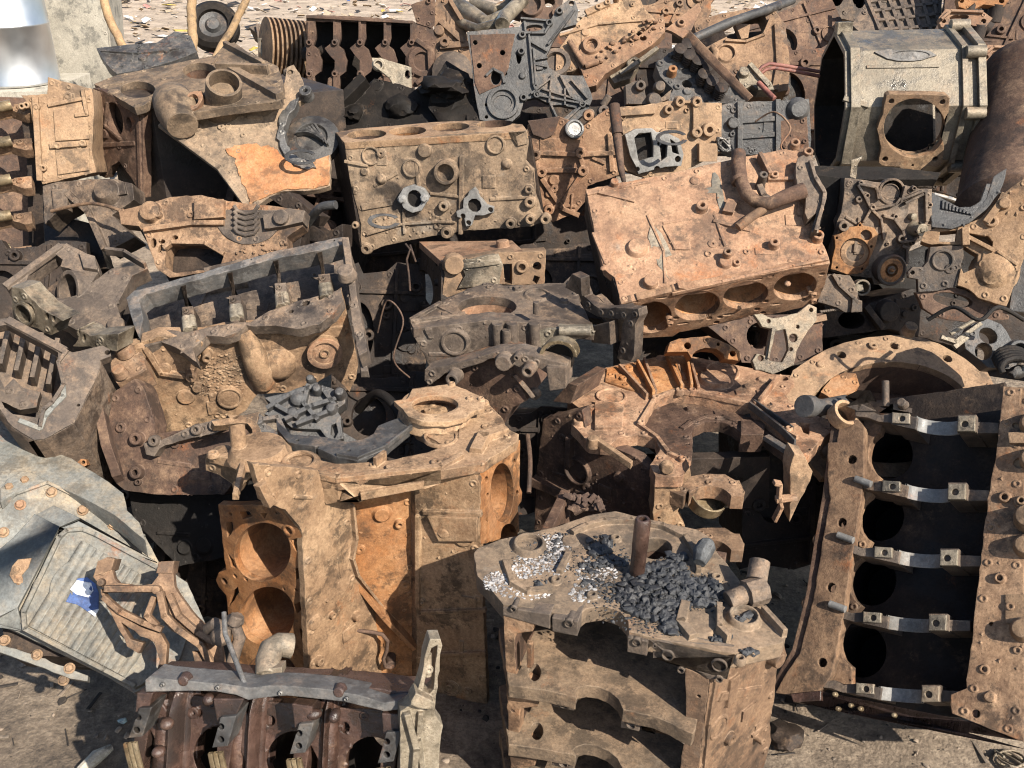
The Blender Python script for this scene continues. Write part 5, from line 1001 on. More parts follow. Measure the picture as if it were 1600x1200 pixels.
# block below the long one
T = Thing('engine_block', 'brown half shadowed block below the long side lying one, tipped left', 'engine block')
f = FN(600, 850, 2.15, -6, 30)
m = pl(f, [(420, 760), (500, 730), (600, 660), (640, 700), (690, 860), (690, 910), (880, 880), (950, 850), (1150, 830), (1140, 1000), (1000, 1180), (700, 1180), (560, 1160), (510, 1120), (480, 960)], .06, amp=.004)
m.boss(f, 540, 880, 24, .006, hole=10); m.boss(f, 620, 930, 30, .02, hole=12); m.boss(f, 620, 1080, 30, .02, hole=12)
T.part('side_wall', m, M_BROWN)
l_ = MB(); lf = FE(f, (425, 760), (520, 1130), (700, 900), 75); l_.plate(lf, [(425, 760), (520, 1130), (500, 1100), (450, 960), (415, 790)], .02); T.part('end_wall', l_, M_BROWN)
t_ = MB(); fr2 = f.up(.03); t_.plate(fr2, [(640, 950), (700, 945), (800, 900), (900, 860), (960, 850), (990, 890), (950, 910), (800, 940), (710, 970), (690, 1010), (650, 1000)], .06, amp=.003)
for x, y in ((690, 940), (880, 890), (960, 870)): t_.boss(fr2, x, y, 26, .01, hole=10)
T.part('flange', t_, M_GREYB)
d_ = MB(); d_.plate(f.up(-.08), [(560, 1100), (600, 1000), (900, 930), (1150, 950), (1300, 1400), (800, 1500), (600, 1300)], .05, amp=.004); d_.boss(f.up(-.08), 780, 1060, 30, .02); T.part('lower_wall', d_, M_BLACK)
T.done()
T = Thing('end_cover', 'dark curved end cover with a half round arch, behind the large V8 block', 'cover')
f = FN(1050, 900, 2.12, 14, 55)
out = [(950, 860), (1150, 808), (1160, 830), (1185, 860), (1240, 900), (1230, 960), (1140, 960), (1150, 900)] + arc(1040, 930, 95, 75, -20, -120, 8)[1:]
m = pl(f, out, .035, amp=.002); m.boss(f, 1150, 850, 30, .01); m.rib(f, [(1180, 850), (1240, 840), (1290, 940), (1310, 970)], .012, .012); T.part('cover', m, M_DGREY); T.done()
T = Thing('carburettor', 'grey aluminium carburettor body lying behind the large V8 block', 'carburettor')
f = FN(1350, 780, 2.18, 5, 45)
m = pl(f, [(1180, 745), (1260, 730), (1380, 685), (1470, 700), (1540, 730), (1540, 770), (1500, 800), (1520, 830), (1530, 930), (1470, 940), (1430, 890), (1300, 880), (1280, 860), (1180, 820), (1220, 780)], .05, [[(1480, 870), (1500, 860), (1510, 900), (1495, 930), (1475, 910)]], amp=.003)
for x, y, r, h in ((1335, 755, 40, .02), (1310, 820, 30, .02), (1420, 720, 26, .03), (1390, 675, 22, .03), (1520, 735, 30, .03), (1480, 800, 30, .02)): m.lathe(f.p(x, y), f.n, [(r * f.m(x, y), -.01), (r * f.m(x, y) * .9, h * .7), (r * f.m(x, y) * .6, h), (0, h + .002)], 16)
for a in ([(1200, 800), (1300, 740), (1420, 700)], [(1280, 850), (1400, 790), (1500, 760)], [(1330, 870), (1460, 820)], [(1240, 790), (1330, 840)], [(1440, 710), (1500, 790)], [(1380, 700), (1360, 780), (1420, 850)]): m.rib(f, a, .012, .02)
T.part('body', m, M_DGREY); 
m = pl(f.up(-.02), [(1290, 880), (1440, 830), (1480, 810), (1530, 900), (1600, 940), (1600, 1000), (1400, 980), (1300, 930)], .03, amp=.002); T.part('base_plate', m, M_DGREY); T.done()
# ------------------------------------------------------------------ right side of the heap
random.seed(31)
Z(1240, 220, .225)
T = Thing('engine_block', 'grey block end with a round pulley and an orange edged pump seat', 'engine block')
f = FN(560, 600, 2.72, -6, 14)
m = pl(f, [(355, 258), (400, 262), (520, 280), (780, 312), (900, 338), (960, 335), (955, 450), (970, 560), (975, 600), (900, 680), (830, 715), (805, 760), (790, 860), (760, 980), (560, 1000), (540, 955), (390, 935), (255, 905), (270, 740), (310, 620), (300, 560), (330, 500), (350, 380)], .06, [(690, 335, 78, 70)], amp=.002)
m.lathe(f.p(680, 350, -.004), f.n, [(.036, -.02), (.036, .008), (.030, .008), (.030, -.02)], 26)
m.recess(f, 670, 365, 60, .02, lip=.002, rise=0)
for a in ([(440, 310), (480, 370), (530, 470), (480, 560)], [(540, 480), (600, 540), (620, 680)], [(620, 520), (690, 540), (750, 620), (760, 660)], [(450, 300), (560, 320), (600, 400)], [(770, 430), (890, 370)], [(760, 400), (880, 350)], [(910, 360), (915, 560), (830, 690), (740, 700)], [(520, 480), (560, 470), (700, 440), (730, 400)], [(570, 320), (580, 400)], [(770, 320), (740, 420)], [(750, 730), (780, 740), (780, 850)]): m.rib(f, a, .008, .016)
for x, y, r, h in ((460, 295, 20, .014), (505, 380, 20, .014), (540, 462, 22, .018), (700, 525, 20, .016), (830, 330, 18, .012), (940, 445, 20, .012), (745, 680, 34, .016), (820, 705, 18, .014), (650, 715, 14, .006), (340, 590, 40, .02)): m.boss(f, x, y, r, h, hole=r * .42)
T.part('end_face', m, M_GREYB)
wt = pl(f.up(.016), [(460, 565), (480, 590), (560, 600), (585, 650), (570, 720), (540, 790), (520, 860), (480, 915), (380, 930), (290, 900), (260, 890), (285, 740), (280, 660), (330, 640), (380, 600), (440, 590)], .03, [(425, 775, 105, 100), (505, 655, 42, 36, 25), (300, 675, 9), (460, 585, 9), (540, 735, 9), (475, 890, 9), (300, 880, 9)], amp=.001); T.part('pump_seat', wt, M_ORANGE)
wv = MB(); k = f.m(425, 775); wv.lathe(f.p(425, 775, .0), f.n, [(100 * k, 0), (98 * k, .004), (66 * k, .006), (60 * k, .004), (56 * k, -.018), (0, -.018)], 30); wv.rock(f.p(400, 780, -.016), .009, 1); wv.rock(f.p(390, 810, -.016), .006, 1); T.part('pump_bowl', wv, M_TAN)
pu = MB(); a_ = (f.n + Vector((.25, 0, -.05))).normalized(); c = f.p(650, 890, .0); pu.lathe(c, a_, [(.042, -.03), (.042, .016), (.045, .018), (.045, .026), (.040, .028), (.038, .024), (.034, .024), (.032, .020), (.018, .020), (.013, .020), (.012, .024), (.0, .024)], 36); T.part('pulley', pu, M_GREYB)
pu2 = MB(); pu2.lathe(c + a_ * .001, a_, [(.034, .021), (.034, .0235), (.019, .0235), (.019, .021)], 30); pu2.rock(c + a_ * .025, .007, 1); T.part('pulley_hub', pu2, M_ORANGE)
ho = MB(); c = f.p(840, 610, .0); a_ = (f.n + Vector((.35, 0, -.05))).normalized(); ho.lathe(c, a_, [(.022, -.01), (.018, .014), (.014, .024), (.0175, .026), (.0175, .036), (.008, .036), (.007, .039), (0, .039)], 24)
ho.lathe(f.p(815, 525, 0), a_, [(.010, -.01), (.010, .014), (.007, .016), (0, .016)], 16); T.part('shaft_flange', ho, M_ALU)
for x, y in ((855, 630), (880, 570), (902, 630)): T.part('bolt', MB().boss(Face(c + a_ * .036, a_), x, y, 9, .003), M_DARK)
sw = MB(); q = [f.p(100, 225, -.05), f.p(355, 258, -.05), f.p(300, 740, -.05), f.p(180, 730, -.05)]; sw.hexa(q + [v - f.n * .2 for v in q]); T.part('side_wall', sw, M_BLACK)
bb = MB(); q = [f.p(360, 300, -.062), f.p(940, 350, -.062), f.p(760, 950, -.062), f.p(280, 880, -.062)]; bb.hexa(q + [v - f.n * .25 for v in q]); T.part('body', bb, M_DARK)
T.done()
T = Thing('pump_housing', 'small grey pump housing hanging under the orange edged pump seat', 'pump housing')
f = FN(400, 1050, 2.6, 0, 20)
m = pl(f, [(240, 925), (390, 935), (420, 980), (460, 1110), (465, 1190), (360, 1190), (300, 1160), (170, 1120), (200, 1000)], .06, amp=.003); m.rib(f, [(270, 930), (310, 1000), (410, 1090), (440, 1120)], .01, .012); m.block(f, [(400, 1090), (465, 1110), (465, 1185), (390, 1190)], .04, .012); T.part('housing', m, M_GREYB)
m = MB(); m.lathe(f.p(490, 1020, -.03), f.n, [(.022, -.01), (.022, .02), (.017, .02), (.017, -.01)], 24); m.block(f.up(-.01), [(400, 990), (480, 1000), (490, 1050), (420, 1040)], .03); T.part('cover', m, M_ALU); T.done()
T = Thing('drive_chain', 'short rusty roller chain showing under the small pump housing', 'chain')
m = MB(); g = FN(300, 1180, 2.62, 0, 40)
for i in range(12): m.lathe(g.p(190 + i * 16, 1190 - i * 2.5 + 0), g.n, [(.0035, -.006), (.0035, .006)], 8)
m.tube([g.p(180, 1185), g.p(300, 1170), g.p(390, 1150)], .003, 6); T.part('chain', m, M_GREYB); T.done()
T = Thing('engine_block', 'tan block at the right edge with deep square pockets and a flat plugged plate', 'engine block')
f = FN(1050, 900, 2.45, -14, 22)
m = pl(f, [(950, 735), (1175, 725), (1180, 800), (1140, 935), (1120, 1020), (1000, 1040), (870, 1050), (860, 960), (800, 950), (795, 910), (830, 875), (900, 880), (930, 840)], .03, [(825, 915, 15)], amp=.002); m.recess(f, 1035, 830, 60, .012, rise=.006); T.part('plugged_plate', m, M_GREYB)
g = FN(1300, 800, 2.42, -24, 26)
m = pl(g, [(880, 700), (910, 640), (1000, 600), (1180, 580), (1300, 540), (1420, 400), (1600, 260), (1640, 260), (1640, 700), (1580, 860), (1480, 1150), (1400, 1130), (1280, 1090), (1220, 1030), (1140, 1000), (1150, 930), (1180, 800), (1180, 720), (960, 720)], .06, [[(1015, 630), (1135, 620), (1130, 700), (1010, 700)], [(1185, 730), (1280, 790), (1270, 880), (1180, 920), (1160, 880)], [(1210, 640), (1350, 660), (1385, 700), (1380, 760), (1300, 740)], (1310, 858, 16), [(1480, 215), (1560, 200), (1570, 260), (1440, 350)]], amp=.004)
m.boss(g, 1460, 440, 40, .02); m.boss(g, 1370, 560, 44, .01, hole=20); m.boss(g, 1312, 858, 30, .006, hole=14); m.rib(g, [(1190, 620), (1195, 720)], .02, .02); m.rib(g, [(1190, 660), (1380, 760)], .012, .014); m.rib(g, [(1420, 770), (1550, 860)], .008, .006); m.rib(g, [(1340, 560), (1430, 440), (1460, 380)], .02, .014)
m.lathe(g.p(1400, 900, -.03), g.n, [(.06, 0), (.045, .03), (.02, .045), (0, .047)], 20); T.part('casting', m, M_TAN)
sh = MB(); sh.plate(g.up(-.03), [(1580, 780), (1640, 700), (1640, 1200), (1500, 1180), (1520, 1000)], .1); T.part('shadow_wall', sh, M_DARK) if False else T.part('end_wall', sh, M_DGREY)
rim = pl(g.up(.012), [(960, 560), (1100, 580), (1220, 540), (1340, 400), (1390, 250), (1480, 190), (1470, 260), (1430, 360), (1340, 470), (1220, 570), (1100, 610), (960, 600)], .04, amp=.002); T.part('rim', rim, M_DGREY)
fl = pl(f.up(-.01), [(850, 1050), (1000, 1040), (1100, 1020), (1180, 1030), (1300, 1100), (1480, 1180), (1500, 1240), (1200, 1260), (1000, 1230), (900, 1160), (880, 1110)], .04, [(1105, 1105, 140, 48, 10)], amp=.002); T.part('lower_flange', fl, M_BROWN)
T.done()
T = Thing('ring_gear', 'dark toothed ring gear tucked behind the grey timing block end', 'ring gear')
g = FN(1080, 450, 2.7, -10, 45); m = MB(); c = g.p(1060, 430); m.plate(g, [(960, 360), (1150, 465), (1230, 460), (1300, 420), (1340, 300), (1370, 300), (1330, 430), (1230, 540), (1100, 590), (960, 560), (950, 460)], .02, amp=.001)
for i in range(9): m.block(g, [(1030 + i * 24, 415 + i * 11), (1044 + i * 24, 421 + i * 11), (1040 + i * 24, 480 + i * 5), (1026 + i * 24, 475 + i * 5)], .02, .006)
T.part('gear', m, M_DGREY); T.done()
Z(1040, 0)
T = Thing('steel_drum', 'big dark brown iron cylinder leaning at the right edge of the heap', 'cylinder')
m = MB(); A, B = at(1640, 340, 3.3), at(1540, 1000, 2.95); ax = (B - A); Ln = ax.length
m.lathe(A, ax, [(.15, 0), (.165, .01), (.17, .05), (.165, .07), (.165, Ln * .9), (.17, Ln * .95), (.13, Ln)], 40); T.part('cylinder', m, M_BROWN); T.done()
# gearbox housing
T = Thing('gearbox_housing', 'pale dirty aluminium gearbox housing with a dark open end and a square port flange', 'gearbox housing')
P1, P2 = at(728, 476, 3.38), at(1290, 468, 3.34); ax = P2 - P1; Ln = ax.length; ax.normalize(); Rr = .25
fp = FN(1110, 590, 3.12, 0, 0); side = ax.cross(Vector((0, 0, 1))).normalized(); 
if side.y > 0: side = -side
upv = side.cross(ax) if side.cross(ax).z > 0 else ax.cross(side)
side, upv = (side * cos(R(12)) - upv * sin(R(12))).normalized(), (upv * cos(R(12)) + side * sin(R(12))).normalized(); pd = side        # the port looks out and a little down
fp = Face((P1 + P2) / 2 + pd * (Rr * .93), pd); pc = fp.p(1112, 572); prad = 138 * fp.m(1112, 572)
m = MB(); m_in = MB(); seg, na = 64, 26
def octr(t): 
    q = (t + pi / 8) % (pi / 4) - pi / 8; return (cos(pi / 8) / cos(q)) ** .95
for layer, rr in ((0, Rr), (1, Rr - .016)):
    V = []; Fc = []
    for j in range(na + 1):
        for i in range(seg):
            t = 2 * pi * i / seg; r = rr * octr(t); V.append(P1 + ax * (Ln * j / na) + (side * cos(t) + upv * sin(t)) * r)
    for j in range(na):
        for i in range(seg):
            q = [j * seg + i, j * seg + (i + 1) % seg, (j + 1) * seg + (i + 1) % seg, (j + 1) * seg + i]; c = sum((V[k] for k in q), Vector()) / 4
            d = c - pc; d = d - pd * d.dot(pd)
            if d.length < prad and (c - P1 - ax * Ln / 2).dot(pd) > 0: continue
            Fc.append(q if layer == 0 else q[::-1])
    (m if layer == 0 else m_in).add(V, Fc)
V = []; Fc = []
for i in range(seg):
    t = 2 * pi * i / seg
    for rr in (Rr, Rr - .016): V.append(P1 + (side * cos(t) + upv * sin(t)) * rr * octr(t))
for i in range(seg): a = i * 2; b = (i + 1) % seg * 2; Fc.append([a, a + 1, b + 1, b])
m.add(V, Fc); T.part('shell', m, M_ALU); T.part('inner_wall', m_in, M_BLACK)  # inside coloured black for its shade as well as its oil
rg = MB()
for pos, wd, ex in ((.015, .03, .014), (Ln - .06, .018, .014), (Ln - .012, .024, .02)):
    V = []; Fc = []; rg.cut()
    for i in range(seg):
        t = 2 * pi * i / seg; o_ = octr(t)
        for rr, hh in ((Rr - .004, 0), (Rr + ex, 0), (Rr + ex, wd), (Rr - .004, wd)): V.append(P1 + ax * (pos + hh) + (side * cos(t) + upv * sin(t)) * rr * o_)
    for i in range(seg):
        for e in range(4): Fc.append([i * 4 + e, i * 4 + (e + 1) % 4, (i + 1) % seg * 4 + (e + 1) % 4, (i + 1) % seg * 4 + e])
    rg.add(V, Fc)
for i in range(8):
    t = 2 * pi * i / 8 + .3; rg.cut(); rg.lathe(P1 + ax * (Ln - .05) + (side * cos(t) + upv * sin(t)) * Rr * 1.04, ax, [(.02, 0), (.02, .06)], 12)
    if i in (2,): rg.cut(); rg.hexa([P1 + ax * (x0) + (side * cos(t + da) + upv * sin(t + da)) * (Rr + ex) for ex in (-.01, .03) for (x0, da) in ((.0, -.09), (.05, -.09), (.05, .09), (.0, .09))])
T.part('end_ring', rg, M_ALU)
po = MB(); po.plate(fp.up(.022), [(985, 430), (1000, 420), (1255, 425), (1268, 440), (1262, 500), (1225, 580), (1245, 660), (1232, 730), (1210, 745), (1165, 740), (1150, 768), (1060, 765), (1045, 745), (965, 740), (950, 725), (962, 660), (945, 575), (970, 510)], .03, [(1112, 572, 138, 132), (1008, 452, 13), (1236, 455, 13), (980, 710, 13), (1203, 710, 13), (1103, 738, 6)], amp=.0006); po.bore(fp.up(.0), (1112, 572, 139, 133), .05, .008); T.part('port_flange', po, M_TAN)
ft = Face((P1 + P2) / 2 + upv * Rr * .927, upv); d1 = (side + upv).normalized(); f1 = Face((P1 + P2) / 2 + d1 * Rr * .927, d1); ft = f1; tp = MB(); tp.plate(ft.up(.005), [(930, 232), (985, 218), (1010, 222), (1180, 226), (1210, 246), (1150, 268), (1050, 272), (990, 262)], .012, [(1095, 245, 84, 19)], amp=.0008, feat=False); tp.plate(ft.up(.002), (1095, 245, 86, 20), .004, amp=0); T.part('top_port', tp, M_BLUEG)
pt = MB(); d1 = (side + upv).normalized(); f1 = Face((P1 + P2) / 2 + d1 * Rr * .927, d1); pt.block(f1, [(845, 310), (868, 306), (864, 360), (842, 356)], .02, .004); pt.rib(f1, [(900, 300), (1215, 296)], .012, .004); pt.rib(f1, [(800, 440), (900, 470)], .02, .004); T.part('casting_pad', pt, M_ALU)
T.done()
T = Thing('steel_plate', 'flat dark plate under the aluminium gearbox housing', 'plate')
f = FN(1000, 770, 3.1, 0, 60); m = pl(f, [(640, 740), (1000, 745), (1230, 770), (1210, 800), (900, 800), (660, 790)], .03); T.part('plate', m, M_BLACK); T.done()
T = Thing('metal_tongue', 'pale bent sheet tongue hanging below the aluminium gearbox housing', 'strap')
f = FN(850, 740, 2.95, 0, 10); m = pl(f, [(830, 715), (880, 695), (860, 730), (850, 800), (825, 790)], .006, amp=.003, grid=.008); T.part('strap', m, M_ALU); T.done()
# dark clutter right of the ring
Z(1040, 360)
T = Thing('gearbox_cover', 'dark cast cover with two black round openings, right of the rusty ring', 'cover')
f = FN(1420, 500, 2.35, -10, 35); m = pl(f, [(1330, 480), (1370, 420), (1440, 395), (1500, 420), (1540, 480), (1580, 560), (1560, 620), (1440, 610), (1380, 560), (1340, 530)], .06, [(1440, 470, 44, 34, 30), (1420, 540, 40, 40)], amp=.002); m.boss(f, 1570, 540, 50, .02, hole=30); T.part('cover', m, M_DGREY)
m = MB(); m.rib(f, [(1230, 480), (1290, 500), (1330, 470), (1400, 420)], .012, .012); m.tube([f.p(1260, 470, .02), f.p(1310, 440, .02), f.p(1380, 400, .02)], .005, 8); m.rib(f, [(1290, 520), (1340, 480)], .014, .01); T.part('linkage', m, M_ALU); T.done()
T = Thing('cable_coil', 'black rubber hose coil at the right edge beside the dark cover', 'hose')
m = MB(); f = FN(1570, 580, 2.3, -10, 40)
for k in range(5): m.tube([f.p(1540 + 70 * cos(t_ * .45), 570 + k * 16 - 45 * sin(t_ * .45), .01 * k) for t_ in range(9)], .008, 8)
T.part('hose', m, M_BLACK); T.done()
T = Thing('steel_strip', 'thin grey steel strip behind the tall crankcase at the right edge', 'strip')
m = MB(); m.bar(at(1430, 620, 2.4), at(1640, 650, 2.3), Vector((0, 1, .3)), Vector((0, 0, 1)), .05, .012); m.rock(at(1570, 630, 2.28), .02, 2); T.part('strip', m, M_DGREY); T.done()
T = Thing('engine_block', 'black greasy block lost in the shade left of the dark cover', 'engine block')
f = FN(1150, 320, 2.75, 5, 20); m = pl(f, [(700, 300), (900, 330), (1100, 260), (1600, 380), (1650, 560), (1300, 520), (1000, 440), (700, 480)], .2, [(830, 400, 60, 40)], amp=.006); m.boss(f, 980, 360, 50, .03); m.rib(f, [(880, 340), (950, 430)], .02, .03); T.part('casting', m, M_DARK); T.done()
# ------------------------------------------------------------------ back rows and the far ground
random.seed(41)
Z(0, 0)
# V8 at the upper left
T = Thing('engine_block', 'dusty V8 block at upper left with a bright orange rust patch on its sloping face', 'engine block')
H = Face(at(615, 400, 3.05), (-.1, -.22, 1)); f1 = FN(620, 480, 2.98, -34, 6); f2 = FN(1000, 600, 2.92, 2, 48)
m = pl(H, [(420, 375), (520, 335), (700, 300), (800, 278), (960, 248), (1000, 200), (1045, 188), (1110, 235), (1240, 295), (1265, 370), (1250, 450), (1000, 480), (760, 520), (700, 430), (640, 470), (600, 480)], .025, [(615, 400, 78, 37), (890, 316, 76, 36)], amp=.003)
pA, pB = f2.p(985, 480, -.03), at(1000, 368, 2.86); m.lathe(pA, pB - pA, [(.066, 0), (.056, (pB - pA).length * .5), (.052, (pB - pA).length), (.044, (pB - pA).length + .001), (.042, (pB - pA).length - .05), (0, (pB - pA).length - .051)], 28); m.tube([H.p(730, 380, -.05), H.p(765, 430, -.02), H.p(790, 480, -.01), H.p(800, 520, -.03)], [.05, .062, .066, .045], 22)
m.rib(H, [(1000, 300), (1250, 440)], .03, .02); m.rib(H, [(980, 320), (1200, 330)], .02, .03); m.rib(H, [(1010, 210), (1180, 300)], .016, .02); m.boss(H, 1295, 322, 30, .01, hole=14); m.boss(H, 505, 410, 26, .004)
m.tube([f2.p(1090, 500, -.045), f2.p(1160, 460, -.03), f2.p(1240, 420, -.03)], [.05, .062, .055], 20)
T.part('deck', m, M_TANG)
for b in ((615, 400, 78, 37), (890, 316, 76, 36)): T.part('cylinder_bore', MB().bore(H, b, .12), M_BROWN)
m = pl(f1, [(415, 392), (450, 400), (600, 478), (640, 465), (640, 885), (590, 800), (530, 720), (500, 740), (470, 795), (415, 765), (410, 680), (430, 600), (410, 560)], .03, [(512, 530, 34, 76, -14), (575, 548, 12, 26, -14)], amp=.003)
m.rib(f1, [(480, 460), (470, 560), (540, 620)], .01, .006); m.boss(f1, 460, 500, 20, .006, hole=8); m.rib(f1, [(620, 500), (630, 870)], .016, .006); m.rib(f1, [(440, 650), (600, 640)], .016, .004)
T.part('end_face', m, M_BROWN)  # left-facing end coloured darker than the deck to paint its shade
m = pl(f2, [(715, 555), (800, 510), (900, 485), (1000, 478), (1130, 450), (1250, 430), (1270, 380), (1280, 300), (1310, 290), (1340, 330), (1375, 430), (1290, 490), (1245, 580), (1250, 660), (1330, 740), (1475, 690), (1475, 830), (1400, 850), (1250, 855), (1190, 890), (1150, 920), (1105, 925), (980, 750)], .022, [(1295, 322, 14)], amp=.004)
for x, y in ((1010, 500), (910, 650), (840, 600), (1020, 560), (1085, 605), (1065, 677), (1190, 860)): m.boss(f2, x, y, 13, .004, hole=6)
m.rib(f2, [(720, 560), (980, 752), (1105, 920)], .02, .006); m.rib(f2, [(860, 445), (840, 520)], .02, .03)
T.part('bell_face', m, M_TANG)
m = pl(f2.up(.0035), [(1010, 665), (1080, 645), (1150, 640), (1235, 665), (1280, 715), (1330, 745), (1400, 710), (1470, 695), (1470, 822), (1395, 842), (1250, 845), (1180, 880), (1120, 905), (1080, 800), (1060, 730)], .004, amp=.002, jit=.003, feat=False); T.part('rust_patch', m, M_RUST)
m = pl(f2.up(.012), arc(1375, 590, 138, 160, 255, 75, 22) + [(1375, 700)] + arc(1375, 590, 105, 125, 85, 240, 18), .035, amp=.003, jit=.003); m.boss(f2, 1370, 430, 30, .03, hole=10); T.part('worn_arch', m, M_STEEL)
m = pl(f2.up(.075), [(820, 440), (850, 410), (905, 405), (905, 440), (880, 480), (830, 500), (800, 490)], .02, [(862, 445, 24, 26)], amp=.001); T.part('port_flange', m, M_PINK)
b_ = MB(); q = [f1.p(415, 400, -.03), f1.p(640, 480, -.03)]; d_ = Vector((.55, .3, 0)); b_.hexa([q[1], q[1] + d_, q[1] + d_ - Vector((0, 0, .3)), q[1] - Vector((0, 0, .34)), q[0], q[0] + d_, q[0] + d_ - Vector((0, 0, .3)), q[0] - Vector((0, 0, .34))]); T.part('body', b_, M_DARK)
T.done()
T = Thing('pump_gear', 'dark ribbed pump gear seated in the worn arch of the upper left V8', 'gear')
g = f2.up(-.03); m = MB(); c = g.p(1390, 610); m.lathe(c, g.n, [(.085, -.04), (.085, -.01), (.05, .0), (.045, -.01), (0, -.012)], 28)
for i in range(7): m.rib(g, [(1325 + i * 14, 600 - i * 6), (1390 + i * 12, 590 + i * 10)], .008, .014)
T.part('gear', m, M_DGREY); T.done()
T = Thing('flat_casting', 'dark flattened casting lying behind the upper left V8 block below the sticks', 'casting')
f = FN(600, 260, 3.7, 0, 62); m = pl(f, [(430, 215), (560, 200), (700, 190), (780, 140), (850, 160), (880, 230), (780, 270), (640, 310), (520, 330), (470, 280)], .05, amp=.008); m.rib(f, [(460, 230), (620, 240), (800, 220)], .02, .01); m.lathe(f.p(640, 262), f.n, [(.02, 0), (.015, .01), (0, .012)], 14); T.part('casting', m, M_DGREY); T.done()
# sandy block with bearing arches at far left
T = Thing('engine_block', 'sandy tan block standing at the far left with bearing arches down its open side', 'engine block')
f = FN(280, 600, 2.95, 12, 14); m = pl(f, [(95, 425), (210, 420), (215, 345), (330, 375), (410, 395), (420, 500), (410, 680), (430, 770), (190, 822), (175, 800), (150, 560), (135, 480)], .25, amp=.003)
m.rib(f, [(160, 440), (180, 800)], .02, .012); m.rib(f, [(220, 470), (370, 440)], .012, .008); m.rib(f, [(230, 650), (380, 640)], .02, .010); m.block(f, [(240, 490), (390, 470), (400, 620), (250, 630)], .02, .006); m.block(f, [(250, 670), (400, 660), (400, 760), (260, 780)], .02, .006); m.rib(f, [(370, 400), (390, 510), (340, 515)], .012, .012)
for x, y in ((165, 478), (260, 650), (370, 640), (195, 750), (100, 475), (120, 470)): m.boss(f, x, y, 16, .012, hole=6)
T.part('side_wall', m, M_TAN)
for k, y in enumerate((470, 630, 800, 960, 1110)):
    w_ = MB(); pc_ = at(60, y, 2.95); hz = Face(pc_, (0.1, -.5, .85)); w_.plate(hz, [(-40, y - 20)] + arc(-10, y + 20, 70, 46, 300, 360, 5) + [(60, y - 5), (140, y - 15), (145, y + 35), (110, y + 40), (40, y + 20), (-40, y + 35)], .035, amp=.002); w_.boss(hz, 90, y + 10, 16, .008, hole=8); T.part('bearing_arch', w_, M_TAN2)
    s_ = MB(); s_.tube([at(-30, y + 10, 2.93), at(10, y + 6, 2.92), at(50, y - 2, 2.93)], .016, 12); T.part('bearing_shell', s_, M_BRASS)
iw = MB(); q = [f.p(-400, 400, -.2), f.p(160, 420, -.2), f.p(200, 1200, -.2), f.p(-400, 1200, -.2)]; iw.hexa(q + [v - f.n * .03 for v in q]); T.part('inner_wall', iw, M_BROWN)
rl = MB(); rl.plate(f.up(-.06), [(95, 520), (140, 500), (190, 820), (200, 1200), (130, 1200), (120, 700)], .05); T.part('rail', rl, M_DARK)
T.done()
T = Thing('engine_block', 'dull brown block in half shade under the upper left V8 block', 'engine block')
f = FN(380, 850, 2.72, -4, 35)
m = pl(f, [(190, 830), (240, 815), (400, 800), (520, 800), (590, 820), (600, 890), (500, 960), (600, 1060), (480, 1120), (440, 1060), (390, 930), (340, 900), (250, 950), (200, 1000)], .08, amp=.006); m.rib(f, [(310, 870), (400, 950), (470, 1110)], .02, .014); m.boss(f, 480, 860, 60, .03, taper=.7); m.block(f, [(240, 850), (310, 850), (310, 940), (250, 950)], .03, .012); m.block(f, [(430, 830), (560, 820), (570, 870), (450, 890)], .03, .01); T.part('casting', m, M_GREYB)
m = pl(f.up(-.1), [(190, 840), (250, 960), (420, 1000), (480, 1200), (250, 1200), (200, 1100)], .05); T.part('lower_wall', m, M_DARK); T.done()
# block with the threaded half bore
T = Thing('engine_block', 'dusty block with a ridged half round seat on top, between two leaning blocks', 'engine block')
f = FN(1080, 1080, 2.52, -6, 36); fT = Face(at(1000, 1000, 2.6), (0, -.45, 1))
hole1 = [(740, 1120), (760, 1090), (830, 1082), (920, 1090), (1000, 1140), (985, 1200), (780, 1220), (735, 1190)]
m = pl(f, [(530, 940), (620, 920), (760, 880), (900, 870), (1000, 895), (1300, 930), (1360, 940), (1350, 1010), (1280, 1060), (1285, 1130), (1100, 1165), (1010, 1200), (760, 1240), (700, 1200), (650, 1060), (620, 1010), (540, 1000)], .05, [hole1, (685, 1085, 14, 22), (722, 1078, 16, 10), (782, 1060, 14, 10), (715, 1110, 10, 20, 20)], amp=.004)
m.rib(f, [(655, 1030), (870, 1000), (1000, 1000)], .016, .014); m.lathe(f.p(680, 950, 0), f.n, [(.03, 0), (.026, .02), (.012, .026), (0, .026)], 18); m.block(f, [(880, 900), (1010, 900), (1010, 980), (880, 990)], .04, .02); m.boss(f, 715, 965, 16, .02, hole=7); m.rib(f, [(740, 1110), (770, 1085), (920, 1088), (1000, 1135)], .012, .012)
for i in range(26): m.rock(f.p(random.uniform(1050, 1280), random.uniform(1090, 1140), .003), random.uniform(.002, .006), 1)
T.part('end_face', m, M_TAN2)
se = MB()
for i in range(5):
    y = 945 + i * 24; se.tube([f.p(1052, y - 20, .014), f.p(1064, y, .008), f.p(1100, y + 12, .004), f.p(1140, y + 4, .008), f.p(1162, y - 20, .014)], .0055, 8)
se.plate(f.up(.003), arc(1110, 960, 150, 130, -10, 190, 16), .02, amp=.002); T.part('ridged_seat', se, M_GREYB)
t2 = MB(); t2.plate(f.up(.02), [(1170, 960), (1290, 930), (1360, 940), (1350, 990), (1260, 1010), (1180, 1020)], .05); t2.lathe(f.p(1270, 985, .02), f.n, [(.02, 0), (.02, .012), (0, .016)], 12); T.part('lug', t2, M_GREYB)
